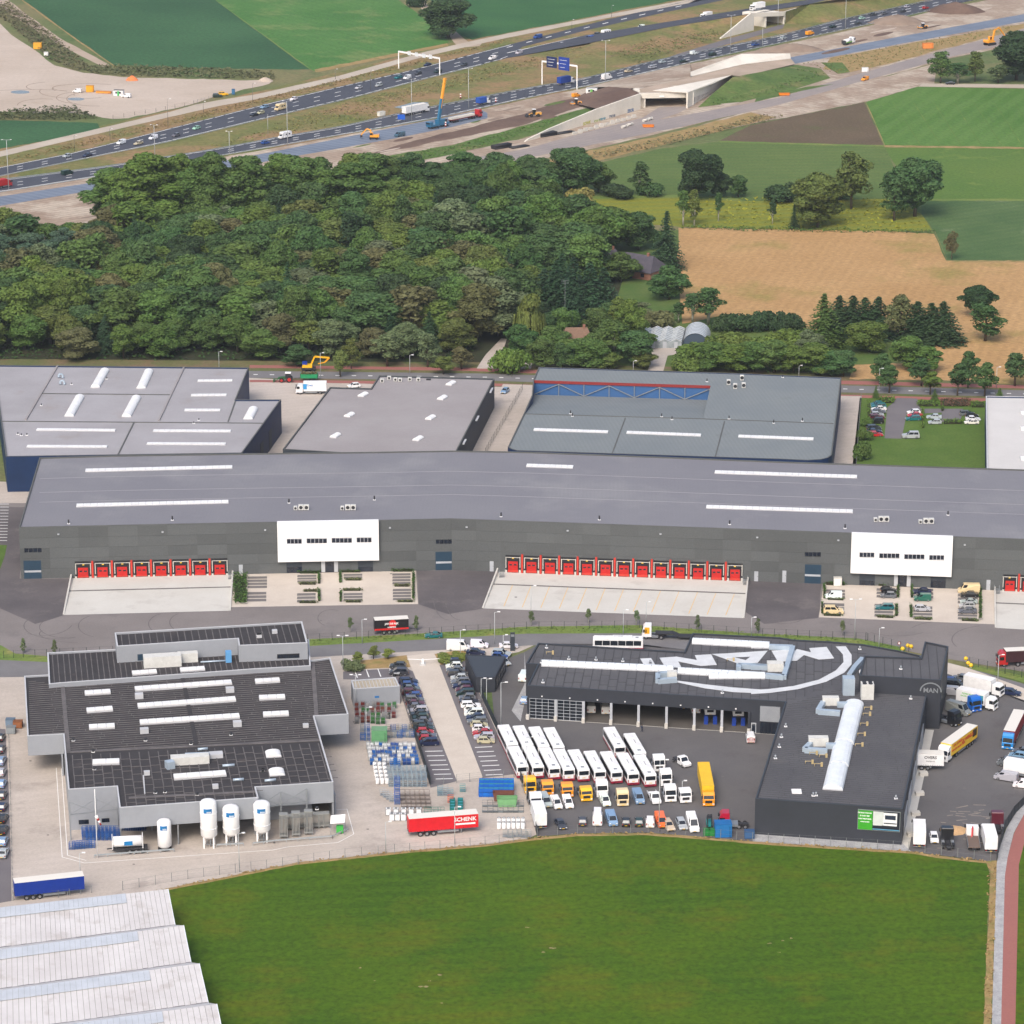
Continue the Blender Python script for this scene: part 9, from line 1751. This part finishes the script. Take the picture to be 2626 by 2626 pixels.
hs_=thing('hectometre_sign','small blue sign board beside the near carriageway','sign',P(*tz('B',1047,862),.07));m=MB();m.box(-1.6,1.6,-.05,.05,1.0,3.2);OC(m.build('board',ANY,hs_),S(30,90,190));m=MB();m.bar((-1.2,.1,0),(-1.2,.1,3),.12);m.bar((1.2,.1,0),(1.2,.1,3),.12);m.build('post',STEEL,hs_)
for x,y in ((905,820),): cabin('white switch cabinet below the white lorry',*tz('B',x,y),3.6,1.6,1.9,S(222,222,214),R(HL_),'switch_cabinet','cabinet',win=False)
# farm tractor with green trailer and a loading crane in the street
tr=thing('farm_tractor','green farm tractor with red wheels and a white roof','tractor',P(*tz('J',230,218),.09),R(180));GR=S(44,92,52);RR=plain('rim_red',S(176,40,40),.5)
for x,rad in ((-1.1,.95),(1.3,.7)):
    for s in (-1,1): m=MB();m.tube((x,s*.95-.25,rad),(x,s*.95+.25,rad),rad,n=16,smooth=False);w_=m.build('wheel',TYRE,tr);K1('tube','rim',RR,w_)((x,s*.95-.27,rad),(x,s*.95+.27,rad),rad*.6,n=14,smooth=False)
m=MB();m.profile([(.1,.8),(2.4,.8),(2.4,1.5),(.1,1.8)],.9,.1,.95);OC(m.build('hood',PAINT,tr),GR);K1('box','cab',GLASS,tr)(-1.5,.1,-.75,.75,1.2,2.8);K1('box','cab_roof',WHITE,tr)(-1.6,.2,-.85,.85,2.8,3.0);m=MB();m.bar((1.0,.7,1.5),(3.6,.7,.5),.15);m.bar((1.0,-.7,1.5),(3.6,-.7,.5),.15);m.box(3.5,3.9,-1,1,.2,.9);OC(m.build('front_loader',PAINT,tr),GR)
ft=thing('farm_trailer','green farm trailer loaded with brushwood in the street','trailer',P(*tz('J',395,210),.09),R(180));m=MB();m.box(-2.7,2.7,-1.2,-1.1,1.2,2.3);m.box(-2.7,2.7,1.1,1.2,1.2,2.3);m.box(-2.7,-2.6,-1.2,1.2,1.2,2.3);m.box(2.6,2.7,-1.2,1.2,1.2,2.3);m.box(-2.7,2.7,-1.2,1.2,1.05,1.2);OC(m.build('tub',ANY,ft),S(36,140,90));wheels(ft,(-1.4,-.2),1.0,.5,.4,False);m=MB();rr_=random.Random(5);[card(m,Vector((rr_.uniform(-2.4,2.4),rr_.uniform(-1,1),rr_.uniform(2.0,2.7))),Vector((rr_.uniform(-1,1),rr_.uniform(-1,1),1)),.3,rr_) for _ in range(260)];OC(m.build('brushwood',LEAF,ft),S(120,116,80));K1('bar','drawbar',CHASSIS,ft)((2.7,0,.9),(4.6,0,.8),.15)
lc=thing('loading_crane','yellow loading crane with a blue base behind the green trailer','crane',P(*tz('J',390,140),.09),R(0));wheels(lc,(-1.3,1.3),1.0,.55,.4,False);K1('box','undercarriage',CHASSIS,lc)(-2.2,2.2,-1.1,1.1,.6,1.2);m=MB();m.profile([(-2.0,1.2),(1.2,1.2),(1.2,2.0),(-1.8,2.2)],2.2,.1,.95);OC(m.build('house',PAINT,lc),S(238,180,30));m=MB();m.box(-1.9,-.4,-1.0,1.0,2.2,2.9);OC(m.build('cab',PAINT,lc),S(30,60,150));m=MB();m.bar((.8,0,2),(2.0,0,4.6),.4,.5);m.bar((2.0,0,4.6),(6.6,0,4.2),.4,.5);OC(m.build('boom',PAINT,lc),S(240,176,24));m=MB();m.bar((6.6,0,4.2),(5.0,-.4,2.8),.3,.4);m.bar((5.0,-.4,2.8),(3.0,-.4,2.4),.28);OC(m.build('jib',PAINT,lc),S(238,160,20))
fk=thing('forklift','teal forklift truck beside the green bins','forklift',P(*tz('T',1432,880),.07),R(270));wheels(fk,(-.7,.8),.5,.32,.25,False);m=MB();m.profile([(-1.3,.3),(1.0,.3),(1.0,.7),(-.2,.8),(-1.3,1.1)],1.2,.1,.95);OC(m.build('body',PAINT,fk),S(20,130,130));m=MB();[m.bar((1.1,s*.4,.1),(1.1,s*.4,3.2),.14) for s in (-1,1)];m.bar((1.1,-.4,3.1),(1.1,.4,3.1),.1);m.build('mast',BLACK,fk);m=MB();[m.bar((1.15,s*.3,.15),(2.2,s*.3,.15),.14,.06) for s in (-1,1)];m.build('fork',STEEL,fk);m=MB();[m.bar((x,s*.5,.8),(x*.8,s*.5,2.1),.07) for x in (-.9,.8) for s in (-1,1)];m.box(-.75,.7,-.55,.55,2.1,2.16);m.build('overhead_guard',BLACK,fk)
rc_=thing('truck_tractor','dark red and white truck tractor behind the blue container','truck',P(*tz('T',1600,885),.07),R(178));cab(rc_,.75,3.0,3.5)
for o in KIDS[rc_]:
    if o.data.materials[0] is PAINT: OC(o,S(170,24,52))
K1('box','chassis',CHASSIS,rc_)(-3.2,2.6,-.45,.45,.6,.9);K1('box','side_tank',STEEL,rc_)(-1.0,.6,-1.2,1.2,.5,1.0);wheels(rc_,(2.0,-1.2,-2.5),1.02,.5,.34)
an=thing('antenna_mast','thin tall radio antenna beside the spruce clump','antenna',P(*tz('G',410,1110)));hh=height_px(450+1110*.36232,450+740*.36232,1450);K1('tube','mast',FG,an)((0,0,0),(0,0,hh),.08,.05,n=6);m=MB();[m.bar((-1.2,0,hh-k*.5),(1.2,0,hh-.2-k*.5),.06) for k in range(3)];m.build('aerial',FG,an)
# ---------------------------------------------------------------- air
hz=MB();hz.box(-2600,2600,-60,3600,-2,275);ho=hz.build('haze',None);tag(ho,kind='stuff')
m,nt,b=newmat('haze_air');nt.nodes.remove(b);v=nt.nodes.new('ShaderNodeVolumePrincipled');v.inputs['Color'].default_value=(.86,.9,.95,1);v.inputs['Density'].default_value=.00006;v.inputs['Anisotropy'].default_value=.3
nt.links.new(v.outputs[0],nt.nodes['Material Output'].inputs['Volume']);ho.data.materials.append(m)
